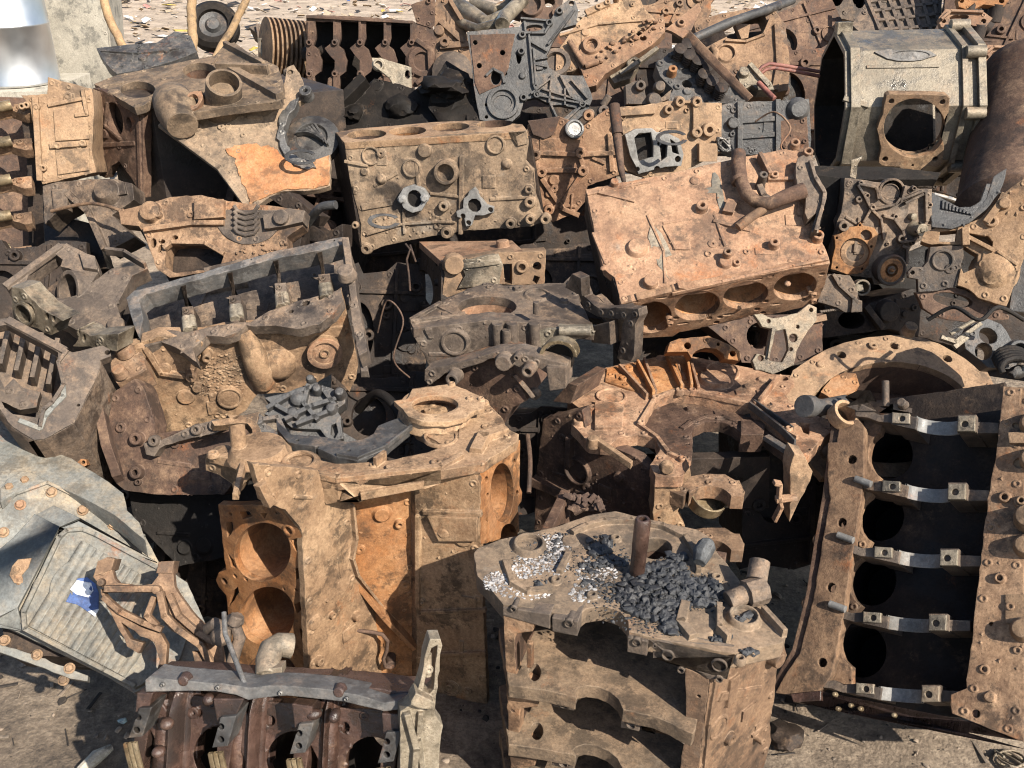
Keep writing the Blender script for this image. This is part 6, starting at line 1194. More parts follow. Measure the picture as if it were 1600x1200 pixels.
bd = MB(); q = [f.p(560, 960, -.055), f.p(1330, 960, -.055), f.p(1280, 1240, -.055), f.p(720, 1240, -.055)]; bd.hexa(q + [v - f.n * .2 for v in q]); T.part('body', bd, M_DARK)
T.done()
T = Thing('flange_plate', 'dark grey slab with a lug, jammed below the orange rust patch', 'slab')
f = FN(1400, 930, 2.62, -10, 20); m = pl(f, [(1200, 880), (1290, 860), (1380, 930), (1430, 960), (1400, 1010), (1450, 1040), (1530, 1000), (1530, 1100), (1290, 1060), (1360, 990)], .08, [(1400, 965, 14)], amp=.004); T.part('slab', m, M_DARK); T.done()
Z(480, 0)
# open crankcase with four bays
T = Thing('crankcase', 'dark brown crankcase at the top standing on edge with four deep empty bays', 'crankcase')
f = FN(300, 260, 4.0, 5, 8)
ba = []
for x in (38, 150, 262, 375):
    ba.append([(x, 95), (x + 85, 100), (x + 88, 150), (x + 70, 190), (x + 40, 215), (x + 65, 250), (x + 85, 270), (x + 84, 330), (x + 55, 350), (x + 50, 400), (x - 6, 405), (x - 4, 340), (x + 22, 320), (x + 28, 270), (x + 10, 220), (x - 10, 205), (x, 170)])
m = pl(f, [(-5, 72), (0, 65), (200, 72), (470, 92), (490, 105), (560, 120), (580, 180), (570, 330), (540, 380), (480, 390), (480, 430), (200, 440), (-5, 430)], .06, ba, amp=.002)
for x in (8, 122, 235, 347, 465):
    for y in (190, 330): m.boss(f, x, y, 14, .012, hole=6)
    m.rib(f, [(x, 100), (x, 180)], .012, .01); m.rib(f, [(x, 340), (x, 420)], .012, .01)
m.rib(f, [(0, 75), (470, 100)], .012, .014); m.rib(f, [(490, 180), (545, 220), (550, 320), (490, 370)], .02, .02); m.boss(f, 515, 275, 70, .012, hole=40)
T.part('bay_frame', m, M_BROWN)
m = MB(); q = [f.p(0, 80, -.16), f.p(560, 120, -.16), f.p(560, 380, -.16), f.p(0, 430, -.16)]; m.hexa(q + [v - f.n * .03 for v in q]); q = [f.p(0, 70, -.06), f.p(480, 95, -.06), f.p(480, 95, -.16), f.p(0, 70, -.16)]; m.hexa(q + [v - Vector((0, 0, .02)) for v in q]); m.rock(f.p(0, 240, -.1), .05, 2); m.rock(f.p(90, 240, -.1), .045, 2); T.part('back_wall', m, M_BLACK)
m = pl(f.up(.004), [(462, 20), (520, 0), (545, -30), (570, -30), (570, 110), (555, 125), (490, 105)], .08, amp=.003); T.part('end_wall', m, M_BROWN); T.done()
T = Thing('mounting_bracket', 'pale aluminium bracket tongue standing against the four bay crankcase', 'bracket')
f = FN(400, 400, 3.35, 8, 14); m = pl(f, [(288, 256), (325, 258), (465, 300), (468, 400), (455, 450), (470, 500), (495, 552), (450, 548), (428, 450), (400, 390), (370, 350), (300, 300)], .02, [(318, 290, 16), (448, 332, 12, 20)], amp=.001); m.rib(f, [(300, 290), (370, 345), (430, 445), (450, 540)], .01, .012); m.boss(f, 318, 290, 26, .008, hole=16); T.part('bracket', m, M_ALU); T.done()
T = Thing('oil_sump', 'sooty black sheet oil sump lying between the crankcase and the four cylinder block', 'oil sump')
f = FN(500, 470, 3.3, -10, 40); m = pl(f, [(60, 540), (90, 480), (200, 440), (300, 350), (430, 380), (480, 400), (560, 370), (620, 270), (720, 330), (760, 480), (780, 540), (560, 560), (130, 590)], .05, amp=.012, grid=.03); m.rib(f, [(160, 480), (260, 380)], .04, .05); m.plate(f.up(.04), [(560, 380), (620, 300), (720, 330), (760, 430), (770, 540), (600, 560), (540, 480)], .06, amp=.02, grid=.025); m.rock(f.p(210, 500), .05, 3); m.rock(f.p(640, 400, .03), .09, 3, squash=.6, rough=.8); m.rock(f.p(420, 480), .06, 3); T.part('sump', m, M_BLACK); T.done()
# dark timing cover
T = Thing('timing_cover', 'dark grey ribbed timing cover plate standing up with a round seal opening', 'timing cover')
f = FN(900, 300, 3.2, 0, 24)
m = pl(f, [(712, 142), (830, 130), (950, 118), (965, 90), (1000, 85), (1085, 92), (1120, 30), (1165, 0), (1195, 5), (1210, 45), (1200, 110), (1130, 130), (1090, 200), (1065, 255), (1080, 300), (1130, 335), (1230, 338), (1262, 400), (1272, 440), (1250, 500), (1160, 570), (1130, 582), (1110, 560), (1080, 462), (1020, 435), (965, 445), (952, 510), (910, 545), (880, 560), (770, 535), (748, 420), (735, 300)], .03, [(872, 458, 42, 34), (842, 345, 22, 34), (750, 190, 11), (872, 235, 12), (768, 293, 12), (945, 252, 12, 34), (1012, 125, 40, 15, -4), [(1095, 470), (1130, 468), (1200, 482), (1140, 530), (1120, 545)], (1180, 15, 12), (1125, 52, 10), (1228, 468, 12), (1132, 556, 10), (800, 522, 8), (800, 468, 8), (885, 328, 8), (965, 436, 10)], amp=.0008)
m.lathe(f.p(875, 460, -.004), f.n, [(.055, 0), (.054, .014), (.042, .014), (.040, .004), (.034, .004), (.033, -.02)], 34); m.rib(f, [(800, 340), (830, 310), (870, 330), (880, 370)], .01, .01)
for a in ([(960, 150), (1000, 150), (1060, 150), (1085, 110)], [(970, 100), (975, 145)], [(1000, 190), (1070, 230)], [(1010, 220), (1020, 380)], [(990, 160), (1010, 380), (1030, 430)], [(1020, 290), (1070, 300)], [(1090, 180), (1180, 60)], [(1075, 200), (1150, 110), (1190, 50)], [(1130, 340), (1180, 440), (1260, 470)], [(1090, 340), (1080, 460)], [(1050, 400), (1180, 440)], [(1180, 360), (1250, 440)], [(1040, 430), (1230, 465)], [(1085, 465), (1130, 560)], [(1220, 480), (1135, 560)], [(1150, 400), (1150, 470)], [(1000, 420), (1090, 350)], [(1070, 260), (1010, 270)], [(955, 85), (1070, 95)]): m.rib(f, a, .008, .012)
for x, y in ((1025, 425), (965, 438), (955, 232), (1125, 52), (960, 158), (1080, 105), (1228, 468), (1132, 556)): m.boss(f, x, y, 17, .014, hole=8)
m.block(f, [(1018, 280), (1048, 276), (1052, 312), (1024, 316)], .02, .008); m.lathe(f.p(960, 340, -.001), f.n, [(.012, 0), (.009, .008), (0, .01)], 14)
T.part('cover', m, M_DGREY)
bk = MB(); q = [f.p(740, 160, -.045), f.p(1050, 150, -.045), f.p(950, 430, -.045), f.p(790, 520, -.045)]; bk.hexa(q + [v - f.n * .02 for v in q]); T.part('shade_backing', bk, M_BLACK)  # black sheet added behind the holes to paint them dark
m = pl(f.up(.003), [(725, 155), (930, 150), (915, 210), (900, 300), (860, 380), (770, 420), (750, 380)], .004, [(750, 190, 11), (872, 235, 12), (768, 293, 12), (842, 345, 24, 36)], amp=.0008); T.part('rusty_patch', m, M_BROWN)
T.done()
# tan block leaning at the back centre
T = Thing('engine_block', 'tan block tilted up to the right at the back, oily ports along its edge', 'engine block')
f = FN(1350, 150, 3.75, -6, 38)
m = pl(f, [(1110, 240), (1200, 110), (1250, 60), (1380, 10), (1440, -40), (1470, -60), (1500, 30), (1560, 95), (1500, 130), (1400, 190), (1250, 280), (1180, 320), (1110, 330)], .06, amp=.004); m.rib(f, [(1130, 160), (1300, 110), (1540, 90)], .012, .008); m.rib(f, [(1250, 60), (1340, 20)], .03, .012)
for x, y in ((1300, 40), (1340, 20), (1380, 0)): m.boss(f, x, y, 14, .02, hole=5)
T.part('side_wall', m, M_TAN)
fb = FE(f, (1180, 320), (1560, 95), (1350, 100), 70); m = MB(); g = f.up(.01)
m.plate(g, [(1190, 250), (1260, 180), (1340, 190), (1440, 190), (1520, 130), (1590, 60), (1600, 140), (1540, 200), (1330, 330), (1290, 380), (1250, 390), (1230, 330)], .05, [(1270, 205, 26, 18, -20), (1270, 290, 24, 10, -20), (1500, 170, 16, 12)], amp=.003)
m.boss(g, 1270, 205, 44, .014, hole=26); m.tube([g.p(1170, 190, .01), g.p(1240, 300, .01)], .012, 10); m.tube([g.p(1240, 300, .01), g.p(1300, 280, .01)], .012, 10)
for i in range(22): m.rock(g.p(1290 + i * 13 + random.uniform(-10, 10), 270 - i * 8 + random.uniform(-30, 30), .006), random.uniform(.006, .016), 1)
T.part('port_edge', m, M_ORANGE if False else M_PINK)
m = MB(); m.plate(f.up(-.02), [(1080, 230), (1150, 210), (1170, 300), (1130, 330), (1085, 290)], .04); m.lathe(f.p(1110, 280, .0), f.n, [(.06, -.02), (.058, .01), (.04, .012), (.038, -.01), (0, -.01)], 26); T.part('seal_ring', m, M_GREYB)
m = MB(); m.plate(f.up(-.03), [(1340, 320), (1460, 250), (1480, 290), (1440, 350), (1370, 372)], .05, [(1455, 280, 12)]); m.boss(f, 1455, 278, 30, .004, hole=12); m.rib(f, [(1400, 330), (1480, 280), (1560, 220)], .02, .012); T.part('arm', m, M_ALU); T.done()
# cylinder head with rocker springs and its neighbours
random.seed(51)
Z(720, 0)
T = Thing('cylinder_head', 'grey cylinder head lying tilted with two rows of black valve springs', 'cylinder head')
f = FN(1060, 330, 3.4, 4, 48)
m = pl(f, [(870, 290), (930, 235), (1000, 205), (1060, 210), (1150, 290), (1280, 440), (1250, 460), (900, 460), (950, 400), (890, 340)], .06, [(1010, 375, 24, 18, 20)], amp=.002); m.rib(f, [(935, 260), (1050, 212), (1130, 290), (1270, 440)], .012, .02); m.boss(f, 890, 285, 18, .006, hole=8); m.boss(f, 1010, 410, 20, .008); m.boss(f, 965, 390, 16, .008, hole=8)
T.part('head', m, M_DGREY)
for (x, y) in ((968, 262), (1000, 238), (1008, 288), (1040, 262), (1046, 312), (1072, 372), (1092, 338), (1108, 404), (1128, 370), (1146, 432), (1162, 404)):
    sp = MB(); c = f.p(x, y, .004); r = .020
    sp.tube([c + f.n * (.045 * i / 30) + (f.u * cos(i * .9) + f.v * sin(i * .9)) * r for i in range(31)], .0038, 6, cap=True); sp.lathe(c + f.n * .046, f.n, [(.023, 0), (.023, .004), (.012, .007), (0, .007)], 16); T.part('valve_spring', sp, M_DARK)
T.part('plug', MB().boss(f, 940, 330, 22, .03, hole=8), M_ORANGE); T.done()
T = Thing('iron_bar', 'flat rusty bar lying across the cylinder head with the valve springs', 'bar')
m = MB(); m.bar(at(985, 135, 3.42), at(1290, 445, 3.2), Vector((.7, 0, .7)), Vector((.2, -.6, .7)), .034, .010, .022); m.boss(FN(980, 105, 3.4, 0, 40), 982, 105, 20, .01, hole=10); m.plate(FN(980, 105, 3.4, 0, 40), [(915, 130), (1060, 12), (1075, 40), (1030, 130), (990, 170), (960, 150)], .015, [(983, 105, 10)]); T.part('bar', m, M_PINK); T.done()
T = Thing('engine_block', 'brown block behind the cylinder head with a round hole and a big dark oval opening', 'engine block')
f = FN(1250, 200, 3.7, 0, 38)
m = pl(f, [(1040, 100), (1160, 60), (1350, 30), (1400, 40), (1450, 110), (1470, 300), (1460, 400), (1380, 420), (1300, 430), (1240, 380), (1120, 230), (1060, 190)], .08, [(1185, 238, 34, 44, -25), [(1160, 110), (1250, 60), (1350, 55), (1370, 100), (1330, 170), (1250, 185), (1190, 170)]], amp=.004); m.rib(f, [(1180, 185), (1270, 190), (1350, 160), (1380, 90)], .012, .012); m.boss(f, 1185, 238, 48, .008, hole=36); m.rib(f, [(1410, 120), (1420, 300), (1400, 400)], .03, .014); m.block(f, [(1220, 110), (1290, 115), (1280, 175), (1250, 180)], .03, .01)
m.tube([f.p(1120, 215, .01), f.p(1135, 240, .012), f.p(1130, 275, .01)], .014, 10)
T.part('casting', m, M_TAN2)
m = MB(); q = [f.p(1100, 90, -.12), f.p(1400, 60, -.12), f.p(1420, 390, -.12), f.p(1150, 250, -.12)]; m.hexa(q + [v - f.n * .04 for v in q]); T.part('inner_wall', m, M_DARK); T.done()
T = Thing('steel_tube', 'grey steel tube lying slanted over the brown block at the back', 'tube')
m = MB(); m.tube([at(1035, 175, 3.55), at(1200, 100, 3.6), at(1370, 42, 3.7), at(1480, 0, 3.8)], .017, 14); T.part('tube', m, M_DGREY); T.done()
T = Thing('hose', 'pair of thin red rubber hoses curving over the brown block', 'hose')
M_RED = cast('faded red rubber', c4(.13, .05, .04), c4(.27, .11, .085), c4(.38, .19, .15), orange=0, dust=.2, rough=.6, bump=.1)
m = MB(); m.tube([at(1318, 352, 3.42), at(1330, 318, 3.40), at(1345, 298, 3.4), at(1380, 284, 3.4), at(1450, 294, 3.40), at(1600, 320, 3.44)], .0065, 10); T.part('hose', m, M_RED)
m = MB(); m.tube([at(1330, 356, 3.42), at(1344, 326, 3.40), at(1362, 310, 3.4), at(1400, 303, 3.4), at(1460, 312, 3.40), at(1600, 340, 3.44)], .0065, 10); T.part('hose', m, M_RED); T.done()
T = Thing('thermostat_housing', 'pale angular thermostat housing with a copper stub beside the red hoses', 'pipe fitting')
f = FN(1330, 360, 3.35, 0, 40); m = pl(f, [(1230, 330), (1290, 290), (1320, 300), (1390, 370), (1400, 400), (1330, 400), (1300, 380), (1260, 400)], .05, amp=.003); m.rib(f, [(1290, 295), (1370, 385)], .02, .014); m.boss(f, 1260, 330, 24, .02); T.part('housing', m, M_ALU)
m = MB(); m.tube([at(1330, 370, 3.33), at(1360, 400, 3.3), at(1400, 440, 3.28)], .009, 12); T.part('stub', m, M_RED); T.done()
T = Thing('engine_block', 'dark grey flat sided block in shade left of the aluminium gearbox housing', 'engine block')
Z(1040, 0); f = FN(370, 560, 3.2, -4, 16); m = pl(f, [(240, 470), (330, 455), (500, 450), (640, 440), (650, 620), (640, 720), (500, 690), (320, 690), (240, 650)], .2, amp=.002); m.rib(f, [(330, 460), (330, 680)], .02, .012); m.rib(f, [(340, 540), (480, 530)], .02, .008); m.rib(f, [(340, 610), (480, 600)], .02, .008); m.rib(f, [(500, 450), (500, 690)], .02, .012); m.boss(f, 300, 550, 26, .02); m.boss(f, 195, 575, 26, .004); m.boss(f, 590, 490, 50, .02, taper=.7); T.part('casting', m, M_DGREY)
m = pl(f.up(.01), [(510, 540), (630, 520), (640, 670), (560, 690), (510, 640)], .03, amp=.004); T.part('cover', m, M_BROWN); T.done()
T = Thing('lug_casting', 'small dark lug casting with bolt eyes below the timing cover ribs', 'casting')
Z(720, 0); f = FN(770, 400, 3.1, 0, 20)
m = pl(f, [(735, 380), (780, 360), (820, 365), (825, 430), (890, 440), (940, 400), (935, 440), (870, 465), (740, 465)], .06, [(800, 385, 12)], amp=.002); m.boss(f, 800, 385, 24, .02, hole=10); m.boss(f, 885, 390, 24, .03); m.boss(f, 860, 450, 34, .03, taper=.8); m.tube([f.p(635, 470, .0), f.p(660, 430, .01)], .012, 10); m.boss(f, 635, 500, 26, .03, hole=9); m.boss(f, 575, 510, 22, .02, hole=8); T.part('casting', m, M_GREYB); T.done()
# top strip of the heap, left to right
Z(480, 0)
T = Thing('engine_block', 'tan broken casting with eyes and arms behind the timing cover', 'casting')
f = FN(650, 150, 4.0, 0, 24); m = pl(f, [(560, 60), (580, -20), (640, 0), (700, 130), (730, 190), (735, 320), (640, 270), (570, 330), (575, 180)], .08, amp=.006); m.boss(f, 615, 195, 24, .03, hole=10); m.boss(f, 590, 140, 24, .02); m.rib(f, [(640, 10), (715, 135)], .02, .03); m.rib(f, [(600, 100), (700, 190)], .03, .02); m.rib(f, [(600, 210), (720, 200)], .03, .02); T.part('casting', m, M_TAN2)
m = MB(); m.lathe(f.p(650, 330, -.02), f.n, [(.09, 0), (.085, .05), (.04, .08), (0, .085)], 20); T.part('dome', m, M_GREYB); T.done()
T = Thing('exhaust_manifold', 'pale tangled manifold pipes at the top behind the timing cover', 'manifold')
m = MB(); m.tube([at(640, 0, 4.2), at(730, 60, 4.1), at(800, 110, 4.0), at(880, 80, 4.0)], .035, 12); m.tube([at(740, 20, 4.2), at(850, 50, 4.1), at(900, 30, 4.1), at(950, -40, 4.2)], .03, 12); m.tube([at(680, 100, 4.0), at(760, 130, 3.9), at(850, 105, 3.9)], .02, 10); m.tube([at(870, 110, 3.85), at(880, 80, 3.9), at(960, 0, 4.0)], .03, 12); T.part('pipes', m, M_ALU)
m = pl(FN(900, 40, 4.1, 0, 20), [(830, 20), (900, -10), (960, 40), (950, 90), (880, 70)], .03, [(890, 30, 16)]); T.part('flange', m, M_TAN2); T.done()
T = Thing('engine_block', 'dark oily casting with round ports at the top centre edge', 'casting')
f = FN(1030, 40, 4.0, 0, 20); m = pl(f, [(900, -40), (1150, -40), (1130, 40), (1080, 90), (960, 80), (940, 40)], .1, [(1000, 20, 40, 26), (1080, 10, 26, 24)], amp=.004); m.boss(f, 1000, 20, 56, .02, hole=42); m.boss(f, 1110, 60, 20, .02, hole=8); T.part('casting', m, M_BROWN); T.done()
# generic castings closing the heap; gap fillers are coloured dark for deep shade
def casting(px, py, d, wpx, hpx, az, el, m1, label, name='engine_block', cat='engine block', kind=0, roll=0, depth=.22):
    global ZX, ZY, ZS
    Z(0, 0, 1); f = FN(px, py, d, az, el); T = Thing(name, label, cat); c, s = cos(R(roll)), sin(R(roll))
    q = lambda x, y: (px + (x * c - y * s) * wpx, py + (x * s + y * c) * hpx)
    k = math.hypot(wpx, hpx)
    rnd = random.uniform
    L = [(-.5, -.5 + rnd(0, .1)), (-.2, -.5), (-.15, -.42), (.1, -.44), (.2, -.5), (.5, -.48), (.5, -.1), (.46, .05), (.5, .2), (.48, .5), (.2, .46), (0, .5), (-.3, .47), (-.5, .5), (-.46, .1), (-.5, -.1)]
    hl = []
    if kind == 0:
        hl = [(*q(x, .02), .085 * wpx, .26 * hpx) for x in (-.36, -.12, .12, .36)]
        hl += [(*q(x, y), .012 * k) for x in (-.24, 0, .24, -.45, .45) for y in (-.36, .36)]
    elif kind == 1: hl = [(*q(-.2, .0), .16 * wpx, .22 * hpx)]
    elif kind == 2: hl = [[q(x, -.36), q(x + .17, -.36), q(x + .17, .05), q(x + .09, .14), q(x + .17, .22), q(x + .17, .38), q(x, .38)] for x in (-.44, -.2, .04, .28)]
    m = pl(f, [q(*p) for p in L], .035, hl, amp=.003)
    if kind != 0:
        for i in range(4): m.boss(f, *q(rnd(-.4, .4), rnd(-.4, .4)), .035 * k, .02, hole=.015 * k)
        m.rib(f, [q(-.48, -.3), q(.48, -.28)], .014, .01); m.rib(f, [q(.2, -.45), q(.15, .45)], .012, .01); m.rib(f, [q(-.45, .35), q(.2, .3)], .012, .01)
        m.recess(f, *q(.3, .05), .06 * k, .006, rise=.008)
    else:
        m.rib(f, [q(-.48, -.47), q(.48, -.46)], .01, .006)
    T.part('deck' if kind == 0 else 'side_wall', m, m1)
    if kind == 0:
        for h in hl[:4]: T.part('cylinder_bore', MB().bore(f, h, .12), M_BROWN)
    b = MB(); Q = [f.p(*q(x, y), -.036) for x, y in ((-.46, -.42), (.46, -.42), (.46, .44), (-.46, .44))]
    if kind in (0, 2): 
        Q2 = [v - f.n * depth for v in Q]
        for i in range(4): 
            a, e = Q[i], Q[(i + 1) % 4]; a2, e2 = Q2[i], Q2[(i + 1) % 4]; cc = sum(Q, Vector()) / 4 - f.n * depth / 2; inn = (cc - (a + e2) / 2).normalized() * .012
            b.hexa([a, e, e2, a2] + [v + inn for v in (a, e, e2, a2)])
        b.hexa(Q2 + [v - f.n * .02 for v in Q2])
    else: b.hexa(Q + [v - f.n * depth for v in Q])
    T.part('body', b, M_DARK); T.done()
casting(1250, 60, 4.6, 150, 110, 10, 30, M_BROWN, 'brown ribbed side of a block behind the slanted grey tube', kind=1, roll=-20)
casting(1040, -8, 4.9, 160, 90, 0, 30, M_TAN2, 'tan block top at the upper edge above the cylinder head', kind=1, roll=12)
casting(1290, -20, 5.0, 150, 100, -10, 30, M_GREYB, 'grey brown block at the top edge left of the patterned slab', kind=0, roll=8)
casting(1560, 20, 4.2, 180, 120, -14, 30, M_BROWN, 'rusty brown casting at the top right corner with orange manifolds on it', kind=1, roll=14)
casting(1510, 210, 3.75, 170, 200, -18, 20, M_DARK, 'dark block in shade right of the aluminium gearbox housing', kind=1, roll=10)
casting(760, 300, 3.45, 420, 260, 0, 20, M_DARK, 'shade-dark filler block behind the four cylinder block', kind=1, roll=-4)
casting(1180, 390, 3.0, 420, 160, 0, 20, M_DARK, 'shade-dark filler block hidden behind the tipped tan block', kind=1, roll=-4)
casting(450, 345, 3.1, 210, 150, -6, 34, M_BROWN, 'shade-dark filler block in the gap left of the four cylinder block', kind=2, roll=10)
casting(590, 520, 3.0, 150, 220, 8, 24, M_DARK, 'shade-black filler block deep in the gap below the four cylinder block', kind=1)
casting(870, 440, 3.0, 180, 120, 0, 30, M_DARK, 'shade-black filler block deep in the gap left of the tipped tan block', kind=1)
casting(610, 650, 2.6, 170, 140, 4, 40, M_DARK, 'shade-black filler block deep behind the collar of the large V8 block', kind=1)
casting(815, 720, 2.5, 150, 170, -4, 24, M_DARK, 'shade-black filler block deep between the large V8 and the pinkish V8', kind=1)
casting(1240, 760, 2.4, 170, 260, 2, 14, M_DARK, 'shade-dark filler block deep between the pinkish V8 and the tall crankcase', kind=1)
casting(230, 750, 2.5, 180, 200, 0, 30, M_DARK, 'shade-black filler block deep in the gap behind the grey gearbox', kind=1)
casting(300, 880, 2.3, 120, 180, 4, 34, M_DARK, 'shade-black filler block deep in the gap left of the V8 deck', kind=1)
casting(150, 620, 2.5, 200, 220, 0, 24, M_DARK, 'shade-dark filler block under the open crankcase at the left edge', kind=1)
casting(40, 460, 2.7, 190, 170, 8, 26, M_DARK, 'shade-dark filler block under the sandy block at the left edge', kind=1)
casting(1400, 480, 2.9, 260, 200, -4, 24, M_BLACK, 'shade-black filler block deep under the grey timing block end', kind=1)
casting(1120, 560, 2.75, 320, 160, 0, 24, M_DARK, 'shade-dark filler block under the deck of oval bores', kind=1)
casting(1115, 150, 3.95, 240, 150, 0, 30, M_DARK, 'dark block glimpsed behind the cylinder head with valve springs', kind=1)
casting(1265, 150, 3.95, 180, 170, 0, 24, M_BROWN, 'brown block glimpsed behind the red hoses', kind=1)
casting(900, 120, 4.3, 300, 160, 0, 30, M_BROWN, 'brown block glimpsed behind the timing cover and the tilted tan block', kind=1)
Z(1040, 0)
T = Thing('tread_slab', 'grey brown slab with a crossed diamond tread, leaning at the top right', 'slab')
f = FN(1020, 80, 4.4, -6, 50); m = pl(f, [(830, 110), (900, 0), (960, -60), (1240, -60), (1230, 60), (1190, 130), (1100, 190), (900, 170)], .05, amp=.004)
for i in range(7): m.rib(f, [(880 + i * 50, -40), (960 + i * 45, 150)], .018, .012); 
for i in range(5): m.rib(f, [(900 + i * 14, -30 + i * 42), (1210, -80 + i * 50)], .018, .012)
T.part('slab', m, M_GREYB); T.done()
for (x, y, lab, mm) in ((1370, 100, 'rusty orange pipe manifold with round flanges at the upper right', M_PINK), (1560, 260, 'small orange rusty manifold at the right edge above the iron cylinder', M_PINK), (1450, 10, 'bright orange rusty flange ring at the top right edge', M_ORANGE)):
    T = Thing('exhaust_manifold', lab, 'manifold'); f = FN(x, y, 3.9, -10, 35)
    m = pl(f, [(x - 150, y - 20), (x - 120, y - 60), (x + 40, y - 50), (x + 90, y - 20), (x + 60, y + 20), (x - 30, y + 10), (x - 90, y + 40), (x - 140, y + 20)], .03, [(x - 60, y - 22, 44, 14, -4), (x + 50, y - 6, 12), (x - 128, y - 6, 10)], amp=.002); m.rib(f, [(x - 140, y - 10), (x - 100, y - 45), (x + 40, y - 40)], .012, .016); T.part('flange', m, mm)
    b = MB(); b.tube([f.p(x - 100, y + 10, -.02), f.p(x - 60, y + 50, -.05), f.p(x + 20, y + 90, -.06)], .035, 14); b.tube([f.p(x + 40, y, -.02), f.p(x + 30, y + 60, -.05)], .03, 14); T.part('pipe', b, M_DARK); T.done()
T = Thing('scrap_strips', 'bundle of pale bent metal strips behind the dark cylinder at the right edge', 'scrap')
m = MB()
for i in range(9): m.tube([at(1340 + random.uniform(-10, 20), 600 - i * 16, 3.3), at(1400, 570 - i * 14, 3.28 + random.uniform(-.03, .03)), at(1460 + random.uniform(-20, 30), 560 - i * 14 + random.uniform(-20, 20), 3.3)], .006, 6)
T.part('strips', m, M_PINK); T.done()
# finned parts behind the sticks
Z(0, 0)
T = Thing('finned_cylinder', 'pale finned air cooled cylinder lying behind the upper left V8 block', 'cylinder')
A, B = at(1180, 220, 4.2), at(1400, 240, 4.3); ax = B - A; Ln = ax.length; pr = []
for i in range(11): x = Ln * i / 11; pr += [(.10, x), (.135, x + .004), (.135, x + .012), (.10, x + .016)]
m = MB().lathe(A, ax, [(.05, -.01)] + pr + [(.06, Ln)], 28); T.part('fins', m, M_TAN); m = pl(Face(A - ax.normalized() * .012, -ax + Vector((0, -.8, .2))), [(1150, 170), (1230, 160), (1260, 230), (1230, 290), (1180, 270), (1150, 220)], .02, [(1190, 250, 22), (1170, 185, 6), (1240, 180, 6)]); T.part('end_flange', m, M_ALU); T.done()
T = Thing('ribbed_block', 'grey ribbed metal block beside the crankcase with four bays', 'block')
f = FN(1300, 140, 4.7, 0, 40); m = pl(f, [(1110, 120), (1230, 90), (1370, 110), (1380, 220), (1200, 190)], .12, amp=.002)
for i in range(9): m.rib(f, [(1150 + i * 26, 120 + i * 4), (1160 + i * 26, 180 + i * 5)], .012, .02)
T.part('block', m, M_GREYB); T.done()
T = Thing('road_wheel', 'small black wheel with a grey hub lying by the sticks', 'wheel')
c = at(955, 120, 4.6); ax = Vector((.15, -.8, .55)); m = MB().lathe(c, ax, [(.04, -.04), (.10, -.045), (.12, -.025), (.12, .025), (.10, .045), (.07, .04), (.065, .015)], 32); T.part('tyre', m, M_BLACK)
m = MB().lathe(c, ax, [(.066, .0), (.066, .022), (.04, .015), (.028, .035), (.0, .037)], 24); T.part('hub', m, M_DGREY)
for i in range(4):
    pass
T.done()
# concrete post, drum, sticks, litter
random.seed(61)
Z(0, 0)
def conc():
    m = cast('pale weathered concrete', c4(.22, .20, .16), c4(.36, .33, .27), c4(.46, .43, .36), orange=0, dust=.3, rough=.95, bump=.4, dust_col=(.40, .36, .28, 1)); return m
M_CONC = conc()
T = Thing('concrete_post', 'thick pale weathered concrete post at the top left corner', 'post')
m = MB(); f = FN(330, 200, 5.2, 12, 0); 
q = [f.p(-60, -200), f.p(470, -200), f.p(520, 345), f.p(-60, 420)]; V = f.v; 
m.plate(f, [(-80, -260), (455, -260), (470, 0), (485, 200), (515, 345), (530, 700), (-80, 700)], .02, amp=.010, grid=.05); b = MB(); Q = [f.p(-80, -260, -.021), f.p(455, -260, -.021), f.p(530, 700, -.021), f.p(-80, 700, -.021)]; b.hexa(Q + [v - f.n * .5 for v in Q])
T.part('front_face', m, M_CONC); T.part('core', b, M_CONC); T.done()
M_TIN = bpy.data.materials.new('shiny tin sheet'); M_TIN.use_nodes = True; bs = M_TIN.node_tree.nodes['Principled BSDF']; bs.inputs['Metallic'].default_value = 1
nt = M_TIN.node_tree; nz_ = nt.nodes.new('ShaderNodeTexNoise'); nz_.inputs['Scale'].default_value = 9; nz_.inputs['Detail'].default_value = 6; tcn = nt.nodes.new('ShaderNodeTexCoord'); nt.links.new(tcn.outputs['Object'], nz_.inputs[0]); rp_ = nt.nodes.new('ShaderNodeValToRGB'); nt.links.new(nz_.outputs[0], rp_.inputs[0]); rp_.color_ramp.elements[0].color = (.45, .45, .45, 1); rp_.color_ramp.elements[1].color = (.78, .78, .77, 1); nt.links.new(rp_.outputs[0], bs.inputs['Base Color']); mr = nt.nodes.new('ShaderNodeMapRange'); nt.links.new(nz_.outputs[0], mr.inputs[0]); mr.inputs[3].default_value = .3; mr.inputs[4].default_value = .5; nt.links.new(mr.outputs[0], bs.inputs['Roughness'])
T = Thing('tin_drum', 'shiny tin drum standing in front of the pale concrete post', 'drum')
c0, c1 = at(20, 390, 4.75), at(20, 70, 4.75); Ln = .62; base = c0 + Vector((0, .16, 0)); r = .195
m = MB().lathe(base, Vector((0, 0, 1)), [(r, 0), (r * 1.01, .004), (r * 1.01, .012), (r, .016), (r, .27), (r * 1.015, .275), (r * 1.015, .285), (r, .29), (r, .56), (r * 1.01, .57), (r * .98, .575), (0, .572)], 48); T.part('drum', m, M_TIN); T.done()
T = Thing('stone_pier', 'rough grey stone block under the tin drum', 'stone'); m = MB(); q = [base + Vector((x, y, -.004)) for x, y in ((-.3, -.25), (.24, -.25), (.24, .3), (-.3, .3))]; m.hexa(q + [v - Vector((0, 0, base.z - .01)) for v in q]); T.part('stone', m, M_CONC); T.done()
